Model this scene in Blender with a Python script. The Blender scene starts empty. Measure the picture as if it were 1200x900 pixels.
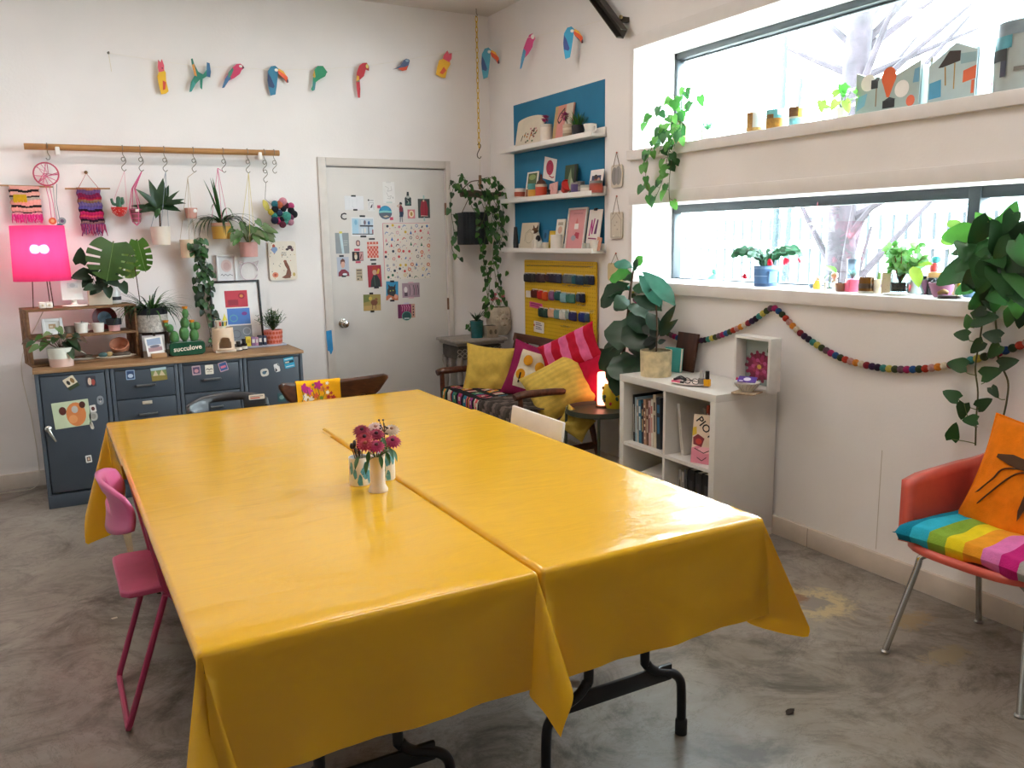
import bpy, bmesh, math, random
from mathutils import Vector as V, Matrix, Euler, noise
SC = bpy.context.scene
COL = SC.collection
RND = random.Random(11)
R = math.radians
# ---------------------------------------------------------------- camera model (photo taken as 1200 x 900)
CAM = V((-3.16916, -6.00928, 1.52028)); YAW, PIT, ROL, FPX = 0.506145, 0.173048, -0.015075, 980.122
def _axes():
    sy, cy, sp, cp = math.sin(YAW), math.cos(YAW), math.sin(PIT), math.cos(PIT)
    f = V((sy*cp, cy*cp, -sp)); r = V((cy, -sy, 0)); u = r.cross(f)
    c, s = math.cos(ROL), math.sin(ROL)
    return c*r + s*u, -s*r + c*u, f
CR, CU, CF = _axes()
def ray(x, y): return CF + CR*((x-600)/FPX) - CU*((y-450)/FPX)
def on(x, y, ax, val):
    d = ray(x, y); return CAM + d*((val-CAM[ax])/d[ax])
def bk(x, y, Y=0.0): return on(x, y, 1, Y)       # a point of the plane y = Y (parallel to the back wall)
def rt(x, y, X=0.0): return on(x, y, 0, X)       # a point of the plane x = X (parallel to the right wall)
def hz(x, y, z=0.0): return on(x, y, 2, z)       # a point of the plane z
def mpp(p): return (V(p)-CAM).dot(CF)/FPX        # metres per pixel at p

# ---------------------------------------------------------------- materials
def lin(h):
    h = h.lstrip('#'); o = []
    for i in (0, 2, 4):
        c = int(h[i:i+2], 16)/255
        o.append(c/12.92 if c <= .04045 else ((c+.055)/1.055)**2.4)
    return (*o, 1)
_MC = {}
def M(h, rough=.6, metal=0., var=.06, scale=14., bump=0., bscale=120., trans=0., emit=0., coat=0., spec=.5, glass=0.):
    k = (h, rough, metal, var, scale, bump, bscale, trans, emit, coat, spec, glass)
    if k in _MC: return _MC[k]
    m = bpy.data.materials.new('mat_'+h.strip('#')); m.use_nodes = True
    nt = m.node_tree; b = nt.nodes['Principled BSDF']; L = nt.links.new
    b.inputs['Roughness'].default_value = rough; b.inputs['Metallic'].default_value = metal
    b.inputs['Coat Weight'].default_value = coat; b.inputs['Specular IOR Level'].default_value = spec
    b.inputs['Transmission Weight'].default_value = glass
    col = lin(h); b.inputs['Base Color'].default_value = col
    tc = nt.nodes.new('ShaderNodeTexCoord')
    if var > 0:
        n = nt.nodes.new('ShaderNodeTexNoise'); n.inputs['Scale'].default_value = scale; n.inputs['Detail'].default_value = 4
        L(tc.outputs['Object'], n.inputs['Vector'])
        r = nt.nodes.new('ShaderNodeValToRGB')
        r.color_ramp.elements[0].position = .3; r.color_ramp.elements[1].position = .7
        r.color_ramp.elements[0].color = tuple(c*(1-var*1.5) for c in col[:3])+(1,)
        r.color_ramp.elements[1].color = tuple(min(1, c*(1+var)) for c in col[:3])+(1,)
        L(n.outputs['Fac'], r.inputs['Fac']); L(r.outputs['Color'], b.inputs['Base Color'])
    if bump > 0:
        n2 = nt.nodes.new('ShaderNodeTexNoise'); n2.inputs['Scale'].default_value = bscale; n2.inputs['Detail'].default_value = 3
        L(tc.outputs['Object'], n2.inputs['Vector'])
        bp = nt.nodes.new('ShaderNodeBump'); bp.inputs['Strength'].default_value = bump; bp.inputs['Distance'].default_value = .01
        L(n2.outputs['Fac'], bp.inputs['Height']); L(bp.outputs['Normal'], b.inputs['Normal'])
    if emit > 0:
        b.inputs['Emission Color'].default_value = col; b.inputs['Emission Strength'].default_value = emit
    if trans > 0:
        t = nt.nodes.new('ShaderNodeBsdfTranslucent'); t.inputs['Color'].default_value = tuple(min(1, c*1.6) for c in col[:3])+(1,)
        mx = nt.nodes.new('ShaderNodeMixShader'); mx.inputs['Fac'].default_value = trans
        L(b.outputs[0], mx.inputs[1]); L(t.outputs[0], mx.inputs[2]); L(mx.outputs[0], nt.nodes['Material Output'].inputs['Surface'])
    _MC[k] = m
    return m
def woodmat(h, h2, rough=.5, scale=(2, 40, 40), coat=0.):
    k = ('wood', h, h2, rough, scale, coat)
    if k in _MC: return _MC[k]
    m = bpy.data.materials.new('wood_'+h.strip('#')); m.use_nodes = True
    nt = m.node_tree; b = nt.nodes['Principled BSDF']; L = nt.links.new
    tc = nt.nodes.new('ShaderNodeTexCoord'); mp = nt.nodes.new('ShaderNodeMapping'); mp.inputs['Scale'].default_value = scale
    n = nt.nodes.new('ShaderNodeTexNoise'); n.inputs['Scale'].default_value = 1.4; n.inputs['Detail'].default_value = 6; n.inputs['Distortion'].default_value = .6
    r = nt.nodes.new('ShaderNodeValToRGB'); r.color_ramp.elements[0].position = .35; r.color_ramp.elements[1].position = .68
    r.color_ramp.elements[0].color = lin(h2); r.color_ramp.elements[1].color = lin(h)
    L(tc.outputs['Object'], mp.inputs[0]); L(mp.outputs[0], n.inputs['Vector']); L(n.outputs['Fac'], r.inputs['Fac'])
    L(r.outputs['Color'], b.inputs['Base Color']); b.inputs['Roughness'].default_value = rough; b.inputs['Coat Weight'].default_value = coat
    _MC[k] = m
    return m
def fabric(h, trans=0.): return M(h, .9, bump=.35, bscale=260, var=.07, scale=30, trans=trans, spec=.2)
def leafm(h): return M(h, .42, var=.22, scale=9, trans=.22)
def glassm(h='#eaf4f2', rough=.02): return M(h, rough, var=0, glass=1.)
CHROME = M('#c9c9c6', .18, 1., var=.02); STEEL = M('#9a9a98', .32, 1., var=.04); WIRE = M('#7f786c', .35, .8, var=0)
WHITE = M('#e6e3de', .45, var=.02); BLACK = M('#15151a', .4, var=.05); SOIL = M('#2c221b', .95, var=.3, scale=80, bump=.6)
CERAM = M('#ece7de', .22, var=.03, coat=.3); TERRA = M('#c07f62', .75, var=.08)

# ---------------------------------------------------------------- mesh builder
class MB:
    def __init__(s): s.v, s.f, s.m, s.mats = [], [], [], []
    def add(s, vs, fs, mat, mx=None):
        if mat not in s.mats: s.mats.append(mat)
        k = s.mats.index(mat); n = len(s.v)
        s.v += [tuple(mx @ V(p)) if mx is not None else tuple(p) for p in vs]
        for f in fs: s.f.append(tuple(i+n for i in f)); s.m.append(k)
        return s
    def bm(s, b, mat, mx=None):
        b.verts.index_update()
        s.add([v.co[:] for v in b.verts], [[v.index for v in f.verts] for f in b.faces], mat, mx); b.free(); return s
    def box(s, c, d, mat, rot=None, bev=0., seg=2):
        b = bmesh.new(); bmesh.ops.create_cube(b, size=1)
        for v in b.verts: v.co = V((v.co.x*d[0], v.co.y*d[1], v.co.z*d[2]))
        if bev: bmesh.ops.bevel(b, geom=list(b.edges), offset=min(bev, min(d)*.49), segments=seg, profile=.5, affect='EDGES')
        mx = Matrix.Translation(V(c))
        if rot: mx = mx @ Euler([R(a) for a in rot]).to_matrix().to_4x4()
        return s.bm(b, mat, mx)
    def tube(s, pts, r, mat, seg=8, closed=False, caps=True, smooth=0):
        P = [V(p) for p in pts]
        if smooth: P = crom(P, smooth, closed)
        n = len(P); rr = r if isinstance(r, (list, tuple)) else [r]*n
        if len(rr) != n: rr = [rr[min(int(i*(len(rr)-1)/(n-1)), len(rr)-2)]*(1-((i*(len(rr)-1)/(n-1)) % 1 if i < n-1 else 1)) + rr[min(int(i*(len(rr)-1)/(n-1)), len(rr)-2)+1]*((i*(len(rr)-1)/(n-1)) % 1 if i < n-1 else 1) for i in range(n)]
        vs, fs = [], []; up = None
        for i in range(n):
            if closed: t = (P[(i+1) % n]-P[i-1])
            else: t = P[min(i+1, n-1)]-P[max(i-1, 0)]
            t = t.normalized() if t.length > 1e-9 else V((0, 0, 1))
            if up is None: up = V((0, 0, 1)) if abs(t.z) < .9 else V((0, 1, 0))
            a = t.cross(up)
            if a.length < 1e-4: a = t.cross(V((1, .3, 0)))
            a.normalize(); bb = a.cross(t).normalized(); up = bb
            for k in range(seg):
                q = 2*math.pi*k/seg; vs.append(P[i]+(a*math.cos(q)+bb*math.sin(q))*rr[i])
        m = n if closed else n-1
        for i in range(m):
            j = (i+1) % n
            for k in range(seg):
                l = (k+1) % seg; fs.append((i*seg+k, i*seg+l, j*seg+l, j*seg+k))
        if caps and not closed: fs += [tuple(range(seg-1, -1, -1)), tuple((n-1)*seg+k for k in range(seg))]
        return s.add(vs, fs, mat)
    def cyl(s, a, b, r, mat, seg=12, r2=None): return s.tube([a, b], [r, r if r2 is None else r2], mat, seg)
    def lathe(s, prof, mat, c=(0, 0, 0), seg=20, mx=None, sx=1., sy=1.):
        vs, fs = [], []; n = len(prof)
        for r, z in prof:
            for k in range(seg):
                q = 2*math.pi*k/seg; vs.append((max(r, 1e-4)*math.cos(q)*sx, max(r, 1e-4)*math.sin(q)*sy, z))
        for i in range(n-1):
            for k in range(seg):
                l = (k+1) % seg; fs.append((i*seg+k, i*seg+l, (i+1)*seg+l, (i+1)*seg+k))
        if prof[0][0] > .001: fs.append(tuple(range(seg-1, -1, -1)))
        if prof[-1][0] > .001: fs.append(tuple((n-1)*seg+k for k in range(seg)))
        m = Matrix.Translation(V(c)); m = m @ mx if mx is not None else m
        return s.add(vs, fs, mat, m)
    def ball(s, c, r, mat, seg=12, rings=8, rot=None):
        if not isinstance(r, (tuple, list)): r = (r, r, r)
        b = bmesh.new(); bmesh.ops.create_uvsphere(b, u_segments=seg, v_segments=rings, radius=1)
        mx = Matrix.Translation(V(c))
        if rot: mx = mx @ Euler([R(a) for a in rot]).to_matrix().to_4x4()
        return s.bm(b, mat, mx @ Matrix.Diagonal((*r, 1)))
    def prism(s, pts, y0, y1, mat, mx=None):          # outline in x,z extruded from y0 (front) to y1
        n = len(pts); a = sum(pts[i][0]*pts[(i+1) % n][1]-pts[(i+1) % n][0]*pts[i][1] for i in range(n))
        if a < 0: pts = pts[::-1]
        vs = [(x, y0, z) for x, z in pts]+[(x, y1, z) for x, z in pts]
        fs = [tuple(range(n)), tuple(range(2*n-1, n-1, -1))]+[(i, i+n, (i+1) % n+n, (i+1) % n) for i in range(n)]
        return s.add(vs, fs, mat, mx)
    def flat(s, pts, y, mat, mx=None):
        n = len(pts); a = sum(pts[i][0]*pts[(i+1) % n][1]-pts[(i+1) % n][0]*pts[i][1] for i in range(n))
        if a < 0: pts = pts[::-1]
        return s.add([(x, y, z) for x, z in pts], [tuple(range(n))], mat, mx)
    def text(s, body, size, x, z, y, mat, rot=0., mx=None, align='CENTER'):
        cu = bpy.data.curves.new('txt', 'FONT'); cu.body = body; cu.size = size; cu.align_x = align; cu.align_y = 'CENTER'; cu.resolution_u = 2; cu.offset = size*.016
        ob = bpy.data.objects.new('txt', cu); me = bpy.data.meshes.new_from_object(ob)
        c, n = math.cos(R(rot)), math.sin(R(rot))
        vs = [(x+p.co.x*c-p.co.y*n, y, z+p.co.x*n+p.co.y*c) for p in me.vertices]
        s.add(vs, [tuple(p.vertices) for p in me.polygons], mat, mx)
        bpy.data.objects.remove(ob); bpy.data.curves.remove(cu); bpy.data.meshes.remove(me)
        return s
    def grid(s, fn, nu, nv, matf, mx=None, wrap=False):
        vs = [fn(i/nu, j/nv) for j in range(nv+1) for i in range(nu+(0 if wrap else 1))]
        w = nu if wrap else nu+1
        by = {}
        for j in range(nv):
            for i in range(nu):
                k = (i+1) % w if wrap else i+1
                m = matf((i+.5)/nu, (j+.5)/nv) if callable(matf) else matf
                by.setdefault(m, []).append((j*w+i, j*w+k, (j+1)*w+k, (j+1)*w+i))
        n = len(s.v); s.v += [tuple(mx @ V(p)) if mx is not None else tuple(p) for p in vs]
        for m, fs in by.items():
            if m not in s.mats: s.mats.append(m)
            q = s.mats.index(m)
            for f in fs: s.f.append(tuple(i+n for i in f)); s.m.append(q)
        return s
    def leaf(s, base, d, L, W, mat, up=(0, 0, 1), droop=.3, fold=.25, shape='ovate', n=6, wave=0.):
        base, d = V(base), V(d).normalized(); up = V(up); side = d.cross(up)
        if side.length < 1e-3: side = d.cross(V((0, 1, .2)))
        side.normalize(); nrm = side.cross(d).normalized()
        vs, fs = [], []; p = base.copy(); dd = d.copy()
        for i in range(n+1):
            t = i/n
            if shape == 'ovate': w = math.sin(math.pi*min(1, t**.8))**.8
            elif shape == 'heart': w = (1-t)**.62*1.35*min(1, .55+t*2.5) if t < 1 else 0
            elif shape == 'strap': w = min(1, t*4+.35)*(1-t**3)
            elif shape == 'lance': w = math.sin(math.pi*t**.75)
            elif shape == 'fig': w = (.62+.45*math.sin(math.pi*(t*1.25-.25)))*min(1, t*6)*(1-t**7)
            else: w = math.sin(math.pi*t)
            w = max(w, .02)*W/2
            wv = math.sin(i*2.1)*wave*W
            back = -.12*L if shape == 'heart' and i == 0 else 0
            a = p-side*w+nrm*(w*fold+wv)+dd*back; b = p+side*w+nrm*(w*fold-wv)+dd*back
            vs += [a, p.copy(), b]
            dd = (dd-nrm*(droop/n) - V((0, 0, .35*droop/n))).normalized(); nrm = side.cross(dd).normalized(); p = p+dd*(L/n)
        for i in range(n):
            k = i*3; fs += [(k, k+3, k+4, k+1), (k+1, k+4, k+5, k+2)]
        return s.add(vs, fs, mat)
    def build(s, name, parent=None, loc=None, rz=0., rx=0., ry=0., smooth=40., label=None, cat=None, group=None, kind=None, solid=0., bev=0., sub=0):
        me = bpy.data.meshes.new(name); me.from_pydata(s.v, [], s.f)
        for m in s.mats: me.materials.append(m)
        me.polygons.foreach_set('material_index', s.m); me.validate(); me.update()
        if smooth:
            me.polygons.foreach_set('use_smooth', [True]*len(me.polygons)); me.set_sharp_from_angle(angle=R(smooth))
        o = bpy.data.objects.new(name, me); COL.objects.link(o)
        if parent is not None: o.parent = parent
        if loc is not None: o.location = loc
        o.rotation_euler = (R(rx), R(ry), R(rz))
        if sub:
            md = o.modifiers.new('sub', 'SUBSURF'); md.levels = md.render_levels = sub
        if solid:
            md = o.modifiers.new('solid', 'SOLIDIFY'); md.thickness = solid; md.offset = 0
        if bev:
            md = o.modifiers.new('bev', 'BEVEL'); md.width = bev; md.segments = 2; md.limit_method = 'ANGLE'
        tag(o, label, cat, group, kind)
        return o
def tag(o, label=None, cat=None, group=None, kind=None):
    if label: o['label'] = label
    if cat: o['category'] = cat
    if group: o['group'] = group
    if kind: o['kind'] = kind
    return o
def thing(name, label, cat, loc=(0, 0, 0), rz=0., group=None, rx=0., ry=0.):
    o = bpy.data.objects.new(name, None); COL.objects.link(o); o.empty_display_size = .05
    o.location = loc; o.rotation_euler = (R(rx), R(ry), R(rz))
    return tag(o, label, cat, group)
def crom(P, k, closed=False):
    out = []; n = len(P)
    for i in range(n if closed else n-1):
        a, b, c, d = (P[(i-1) % n], P[i], P[(i+1) % n], P[(i+2) % n]) if closed else (P[max(i-1, 0)], P[i], P[i+1], P[min(i+2, n-1)])
        for j in range(k):
            t = j/k; out.append(.5*((2*b)+(c-a)*t+(2*a-5*b+4*c-d)*t*t+(3*b-a-3*c+d)*t**3))
    if not closed: out.append(P[-1].copy())
    return out
def ell(cx, cz, rx, rz, n=18, a0=0, a1=360): return [(cx+rx*math.cos(R(a0+(a1-a0)*i/n)), cz+rz*math.sin(R(a0+(a1-a0)*i/n))) for i in range(n if a1-a0 == 360 else n+1)]
def rrect(w, h, r, cx=0, cz=0, n=4):
    o = []
    for sx, sz, a in ((1, 1, 0), (-1, 1, 90), (-1, -1, 180), (1, -1, 270)):
        for i in range(n+1): o.append((cx+sx*(w/2-r)+r*math.cos(R(a+90*i/n)), cz+sz*(h/2-r)+r*math.sin(R(a+90*i/n))))
    return o
def paint(mb, w, h, x0, z0, y, shapes, mx=None, rough=.55):
    """flat printed shapes on a card whose lower left corner is x0,z0; coordinates are shares of its size"""
    for i, q in enumerate(shapes):
        yy = y-.0003-.00012*i; c = M(q[-1], rough, var=.05)
        if q[0] == 'r':
            a, b, cc, d = q[1:5]; mb.flat([(x0+a*w, z0+b*h), (x0+cc*w, z0+b*h), (x0+cc*w, z0+d*h), (x0+a*w, z0+d*h)], yy, c, mx)
        elif q[0] == 'e': mb.flat(ell(x0+q[1]*w, z0+q[2]*h, q[3]*w, q[4]*h), yy, c, mx)
        elif q[0] == 'p': mb.flat([(x0+a*w, z0+b*h) for a, b in q[1]], yy, c, mx)
        elif q[0] == 't': mb.text(q[1], q[4]*h, x0+q[2]*w, z0+q[3]*h, yy, c, q[5] if len(q) > 6 else 0, mx)
        elif q[0] == 'l':   # ring
            cx, cz, rx, rz, th = q[1:6]; o = ell(x0+cx*w, z0+cz*h, rx*w, rz*h, 24); n_ = ell(x0+cx*w, z0+cz*h, rx*w-th*w, rz*h-th*w, 24)
            for k in range(24): mb.flat([o[k], o[(k+1) % 24], n_[(k+1) % 24], n_[k]], yy, c, mx)
        elif q[0] == 's':   # stroke through points
            pts = [(x0+a*w, z0+b*h) for a, b in q[1]]; t = q[2]*w
            for (a, b), (e, f) in zip(pts, pts[1:]):
                dx, dz = e-a, f-b; l = math.hypot(dx, dz) or 1; nx, nz = -dz/l*t/2, dx/l*t/2
                mb.flat([(a+nx, b+nz), (a-nx, b-nz), (e-nx, f-nz), (e+nx, f+nz)], yy, c, mx)
    return mb
def card(name, label, cat, loc, rz, w, h, base, shapes=(), group=None, th=.0012, rx=0., ry=0., parent=None, rnd=0., z0=None):
    """a thin printed card or paper; origin at its centre bottom, or at its centre when z0 is -h/2"""
    mb = MB(); z0 = 0 if z0 is None else z0
    mb.prism(rrect(w, h, max(rnd, .001), 0, z0+h/2, 3), -th, 0, M(base, .6, var=.03))
    paint(mb, w, h, -w/2, z0, -th, shapes)
    return mb.build(name, parent, loc, rz, rx=rx, ry=ry, label=label, cat=cat, group=group)
def frame_print(name, label, cat, loc, rz, w, h, fcol, mcol, shapes=(), fw=.02, th=.018, rx=0., ry=0., group=None, inner=None):
    t = thing(name, label, cat, loc, rz, group, rx=rx, ry=ry)
    f = MB(); m = M(fcol, .4, var=.04)
    f.box((-w/2+fw/2, -th/2, h/2), (fw, th, h), m, bev=.002); f.box((w/2-fw/2, -th/2, h/2), (fw, th, h), m, bev=.002)
    f.box((0, -th/2, fw/2), (w-2*fw, th, fw), m, bev=.002); f.box((0, -th/2, h-fw/2), (w-2*fw, th, fw), m, bev=.002)
    f.build('frame', t)
    p = MB(); p.box((0, -th*.3, h/2), (w-2*fw, th*.3, h-2*fw), M(mcol, .6, var=.03))
    paint(p, w-2*fw, h-2*fw, -w/2+fw, fw, -th*.46, shapes); p.build('print', t)
    return t
def pothos_leaf(mb, p, d, L, mat, up=(0, 0, 1)): mb.leaf(p, d, L, L*.72, mat, up, droop=.35, fold=.18, shape='heart', n=6)
def vine(stem, fol, pts, sm, lm, leafL, step, rnd, front=V((0, -1, 0)), r=.0025, jitter=.9, start=0., away=.02):
    P = crom([V(p) for p in pts], 8); stem.tube(P, r, sm, 5)
    d = 0.; nxt = start
    for a, b in zip(P, P[1:]):
        d += (b-a).length
        if d >= nxt:
            nxt = d+step*rnd.uniform(.7, 1.3)
            dr = V((rnd.uniform(-1, 1), rnd.uniform(-.4, .4), rnd.uniform(-.7, .35)))*jitter + front*rnd.uniform(.1, .6)
            dr.normalize(); q = a+dr*leafL*.45*rnd.uniform(.6, 1.2)+front*away
            stem.tube([a, (a+q)/2+V((0, 0, .004)), q], r*.7, sm, 4)
            u = (front*rnd.uniform(.7, 1.2)+V((rnd.uniform(-.3, .3), rnd.uniform(-.3, .3), rnd.uniform(.2, .9)))).normalized()
            dd = (dr*.6+V((0, 0, -rnd.uniform(.3, 1)))).normalized()
            pothos_leaf(fol, q, dd, leafL*rnd.uniform(.75, 1.2), lm[rnd.randrange(len(lm))], u)
def potprof(rb, rt_, h, wall=.006, lip=0.):
    return [(.0001, 0), (rb, 0), (rb+(rt_-rb)*.5, h*.5), (rt_+lip, h-.004), (rt_+lip, h), (rt_-wall, h), (rt_-wall, h-.004), (rt_-wall*1.2, h*.85), (.0001, h*.84)]
def soil(r, z): return MB().lathe([(.0001, z+.004), (r*.6, z+.006), (r, z)], SOIL, seg=16)
# ---------------------------------------------------------------- camera, view, world
cam = bpy.data.cameras.new('camera'); co = bpy.data.objects.new('camera', cam); COL.objects.link(co)
cam.sensor_width = 36; cam.lens = FPX/1200*36; cam.clip_start = .05
mw = Matrix((CR, CU, -CF)).transposed().to_4x4(); mw.translation = CAM; co.matrix_world = mw
SC.camera = co
vs_ = SC.view_settings; vs_.view_transform = 'Standard'; vs_.look = 'None'; vs_.gamma = 1; vs_.use_curve_mapping = False; vs_.exposure = .7
w = bpy.data.worlds.new('world'); SC.world = w; w.use_nodes = True
bg = w.node_tree.nodes['Background']; bg.inputs['Color'].default_value = (.80, .91, 1, 1); bg.inputs['Strength'].default_value = 30.0
SC.cycles.use_denoising = True
SC.cycles.max_bounces = 8; SC.cycles.diffuse_bounces = 5; SC.cycles.glossy_bounces = 4; SC.cycles.transmission_bounces = 8; SC.cycles.transparent_max_bounces = 8
SC.cycles.caustics_reflective = False; SC.cycles.caustics_refractive = False; SC.cycles.sample_clamp_indirect = 6

# ---------------------------------------------------------------- room shell
CEIL, WT = 3.19, .36
XL, YF = -5.6, -7.6                      # left wall and the wall behind the camera
WY0, WY1 = -1.85, -5.0                   # both windows run along the right wall between these
U0, U1, L0, L1 = 2.025, 2.60, 1.25, 1.705  # upper and lower window, bottom and top
wallm = M('#eae6e4', .75, var=.025, scale=2.5, bump=.08, bscale=60)
trimm = M('#e3dedb', .5, var=.02)
def concrete():
    m = bpy.data.materials.new('concrete'); m.use_nodes = True; nt = m.node_tree; b = nt.nodes['Principled BSDF']; L = nt.links.new
    g = nt.nodes.new('ShaderNodeNewGeometry')
    def nz(scale, det=5, dist=0., rough=.6):
        n = nt.nodes.new('ShaderNodeTexNoise'); n.inputs['Scale'].default_value = scale; n.inputs['Detail'].default_value = det
        n.inputs['Distortion'].default_value = dist; n.inputs['Roughness'].default_value = rough
        L(g.outputs['Position'], n.inputs['Vector']); return n.outputs['Fac']
    def ramp(src, stops):
        r = nt.nodes.new('ShaderNodeValToRGB'); e = r.color_ramp.elements
        while len(e) < len(stops): e.new(.5)
        for q, (p, c) in zip(e, stops): q.position = p; q.color = c if isinstance(c, tuple) else lin(c)
        L(src, r.inputs['Fac']); return r.outputs['Color']
    def mix(f, a, c, mode='MIX'):
        x = nt.nodes.new('ShaderNodeMix'); x.data_type = 'RGBA'; x.blend_type = mode
        if isinstance(f, float): x.inputs[0].default_value = f
        else: L(f, x.inputs[0])
        for s, k in ((a, 6), (c, 7)):
            if isinstance(s, str): x.inputs[k].default_value = lin(s)
            else: L(s, x.inputs[k])
        return x.outputs[2]
    base = ramp(nz(1.1, 8, .8), [(.3, '#6a6157'), (.5, '#887f75'), (.72, '#a09991')])
    base = mix(.5, base, ramp(nz(6, 8, .4, .7), [(.3, '#766d63'), (.7, '#a8a298')]))
    dark = ramp(nz(2.3, 9, 1.4, .7), [(.36, (1, 1, 1, 1)), (.52, (0, 0, 0, 1))])
    base = mix(dark, base, '#564e45')
    cr = ramp(nz(1.7, 12, 2.2, .75), [(.488, (0, 0, 0, 1)), (.5, (.5, .5, .5, 1)), (.512, (0, 0, 0, 1))])
    base = mix(cr, base, '#463f38')
    # old glue stains by the right wall, with ragged shapes of their own
    def spot(x, y, rx, ry, lo, hi):
        mp = nt.nodes.new('ShaderNodeMapping'); mp.vector_type = 'POINT'
        mp.inputs['Scale'].default_value = (1/rx, 1/ry, 1); mp.inputs['Location'].default_value = (-x/rx, -y/ry, 0)
        L(g.outputs['Position'], mp.inputs[0])
        gr = nt.nodes.new('ShaderNodeTexGradient'); gr.gradient_type = 'SPHERICAL'; L(mp.outputs[0], gr.inputs[0])
        mm = nt.nodes.new('ShaderNodeMath'); mm.operation = 'MULTIPLY'; L(gr.outputs['Fac'], mm.inputs[0]); L(nz(12, 9, 2.0, .72), mm.inputs[1])
        return ramp(mm.outputs[0], [(lo, (0, 0, 0, 1)), (hi, (1, 1, 1, 1))])
    base = mix(spot(-.48, -3.75, .32, .30, .22, .34), base, '#b8a67e')
    base = mix(spot(-.50, -3.74, .20, .17, .27, .33), base, '#857f76')
    base = mix(spot(-.53, -3.67, .13, .10, .22, .30), base, '#7d5c41')
    base = mix(spot(-.30, -4.05, .30, .16, .27, .38), base, '#8f7a58')
    base = mix(spot(-.42, -4.30, .30, .14, .27, .38), base, '#94866a')
    L(base, b.inputs['Base Color'])
    rr = nt.nodes.new('ShaderNodeMapRange'); L(nz(3, 6), rr.inputs[0]); rr.inputs[3].default_value = .22; rr.inputs[4].default_value = .52
    L(rr.outputs[0], b.inputs['Roughness'])
    bp = nt.nodes.new('ShaderNodeBump'); bp.inputs['Strength'].default_value = .12; bp.inputs['Distance'].default_value = .01
    L(nz(14, 8), bp.inputs['Height']); L(bp.outputs['Normal'], b.inputs['Normal'])
    return m
S_ = dict(kind='structure')
MB().box(((XL+.4)/2, (YF+.3)/2, -.05), (-XL+.4, -YF+.3, .1), concrete()).build('floor', **S_)
MB().box(((XL+.36)/2, YF/2, CEIL+.05), (-XL+.36+.2, -YF+.2, .1), M('#d8d3cc', .8, var=.02, scale=3)).build('ceiling', **S_)
# back wall with the door opening
dl, dr_, dt = bk(381.5, 197).x, bk(521, 198.4).x, 2.045
mb = MB()
mb.box(((XL+dl)/2, .075, CEIL/2), (dl-XL, .15, CEIL), wallm); mb.box(((dr_+.0)/2, .075, CEIL/2), (-dr_, .15, CEIL), wallm)
mb.box(((dl+dr_)/2, .075, (CEIL+dt)/2), (dr_-dl, .15, CEIL-dt), wallm); mb.build('wall_back', **S_)
mb = MB(); X = WT/2
def wbox(y0, y1, z0, z1): mb.box((X, (y0+y1)/2, (z0+z1)/2), (WT, abs(y1-y0), z1-z0), wallm)
wbox(YF, .15, 0, L0); wbox(YF, .15, L1, U0); wbox(YF, .15, U1, CEIL)
for z0, z1 in ((L0, L1), (U0, U1)): wbox(WY0, .15, z0, z1); wbox(YF, WY1, z0, z1)
mb.box((-.0006, rt(1028, 620).y, .34), (.0012, .003, .46), M('#bdb3a8', .8, var=0))       # joint between two wall boards
mb.build('wall_right', **S_)
MB().box((XL-.06, YF/2, CEIL/2), (.12, -YF, CEIL), wallm).build('wall_left', **S_)
MB().box((XL/2, YF-.06, CEIL/2), (-XL, .12, CEIL), M('#b5afa9', .75)).build('wall_front', **S_)
mb = MB()
y = -3.07
bbm = M('#c9bcae', .6, var=.04)
mb.box((-.011, (-.05+YF)/2, .051), (.022, -YF-.05, .098), bbm, bev=.004); mb.box((-.0225, rt(949, 640).y, .051), (.001, .003, .096), M('#8c8175', .8, var=0))
mb.build('baseboard_right', **S_)
mb = MB(); mb.box(((XL+dl-.1)/2, -.011, .051), (dl-.1-XL, .022, .098), M('#cfc6bb', .6, var=.04), bev=.004); mb.box(((dr_+.06)/2, -.011, .051), (-dr_-.06, .022, .098), M('#cfc6bb', .6, var=.04), bev=.004)
mb.build('baseboard_back', **S_)
# windows: frames, panes, sills and casings
alum = M('#2c3439', .45, .1, var=.04)
def window(n, z0, z1, sill0, cas):
    t = tag(bpy.data.objects.new(f'window_{n}', None), kind='structure'); COL.objects.link(t)
    f = MB(); fx = .325; fw = .05 if n == 2 else .038
    cy = (WY0+WY1)/2
    f.box((fx, cy, z1-fw/2), (.06, WY0-WY1, fw), alum, bev=.004); (f.box((fx+.012, cy, z1-fw-.008), (.03, WY0-WY1, .012), alum, bev=.003) if n == 1 else None)
    f.box((fx, WY0-.012, (z0+z1)/2), (.06, .024, z1-z0), alum, bev=.004); f.box((fx, WY1+.02, (z0+z1)/2), (.06, .04, z1-z0), alum, bev=.004)
    f.box((fx+.01, cy, z0+.005), (.04, WY0-WY1, .010), alum, bev=.002)
    if n == 2: f.box((fx-.005, rt(1146, 260, fx).y, (z0+z1)/2), (.07, .055, z1-z0), alum, bev=.004)
    f.build('window_frame', t)
    g = MB(); g.box((fx+.015, cy, (z0+z1)/2), (.004, WY0-WY1-.03, z1-z0-.05), PANE); g.build('pane', t)
    s = MB(); s.box((-.014, cy, (sill0+z0)/2), (.028, WY0-WY1+.09, z0-sill0), trimm, bev=.004); s.build('sill', t)
    c = MB(); c.box((-.006, cy, z1+cas/2), (.012, WY0-WY1+.08, cas), trimm, bev=.002)
    for yy in (WY0+.02, WY1-.02): c.box((-.006, yy, (z0+z1)/2), (.012, .04, z1-z0), trimm, bev=.002)
    c.build('casing', t)
PANE = bpy.data.materials.new('pane'); PANE.use_nodes = True
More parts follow.
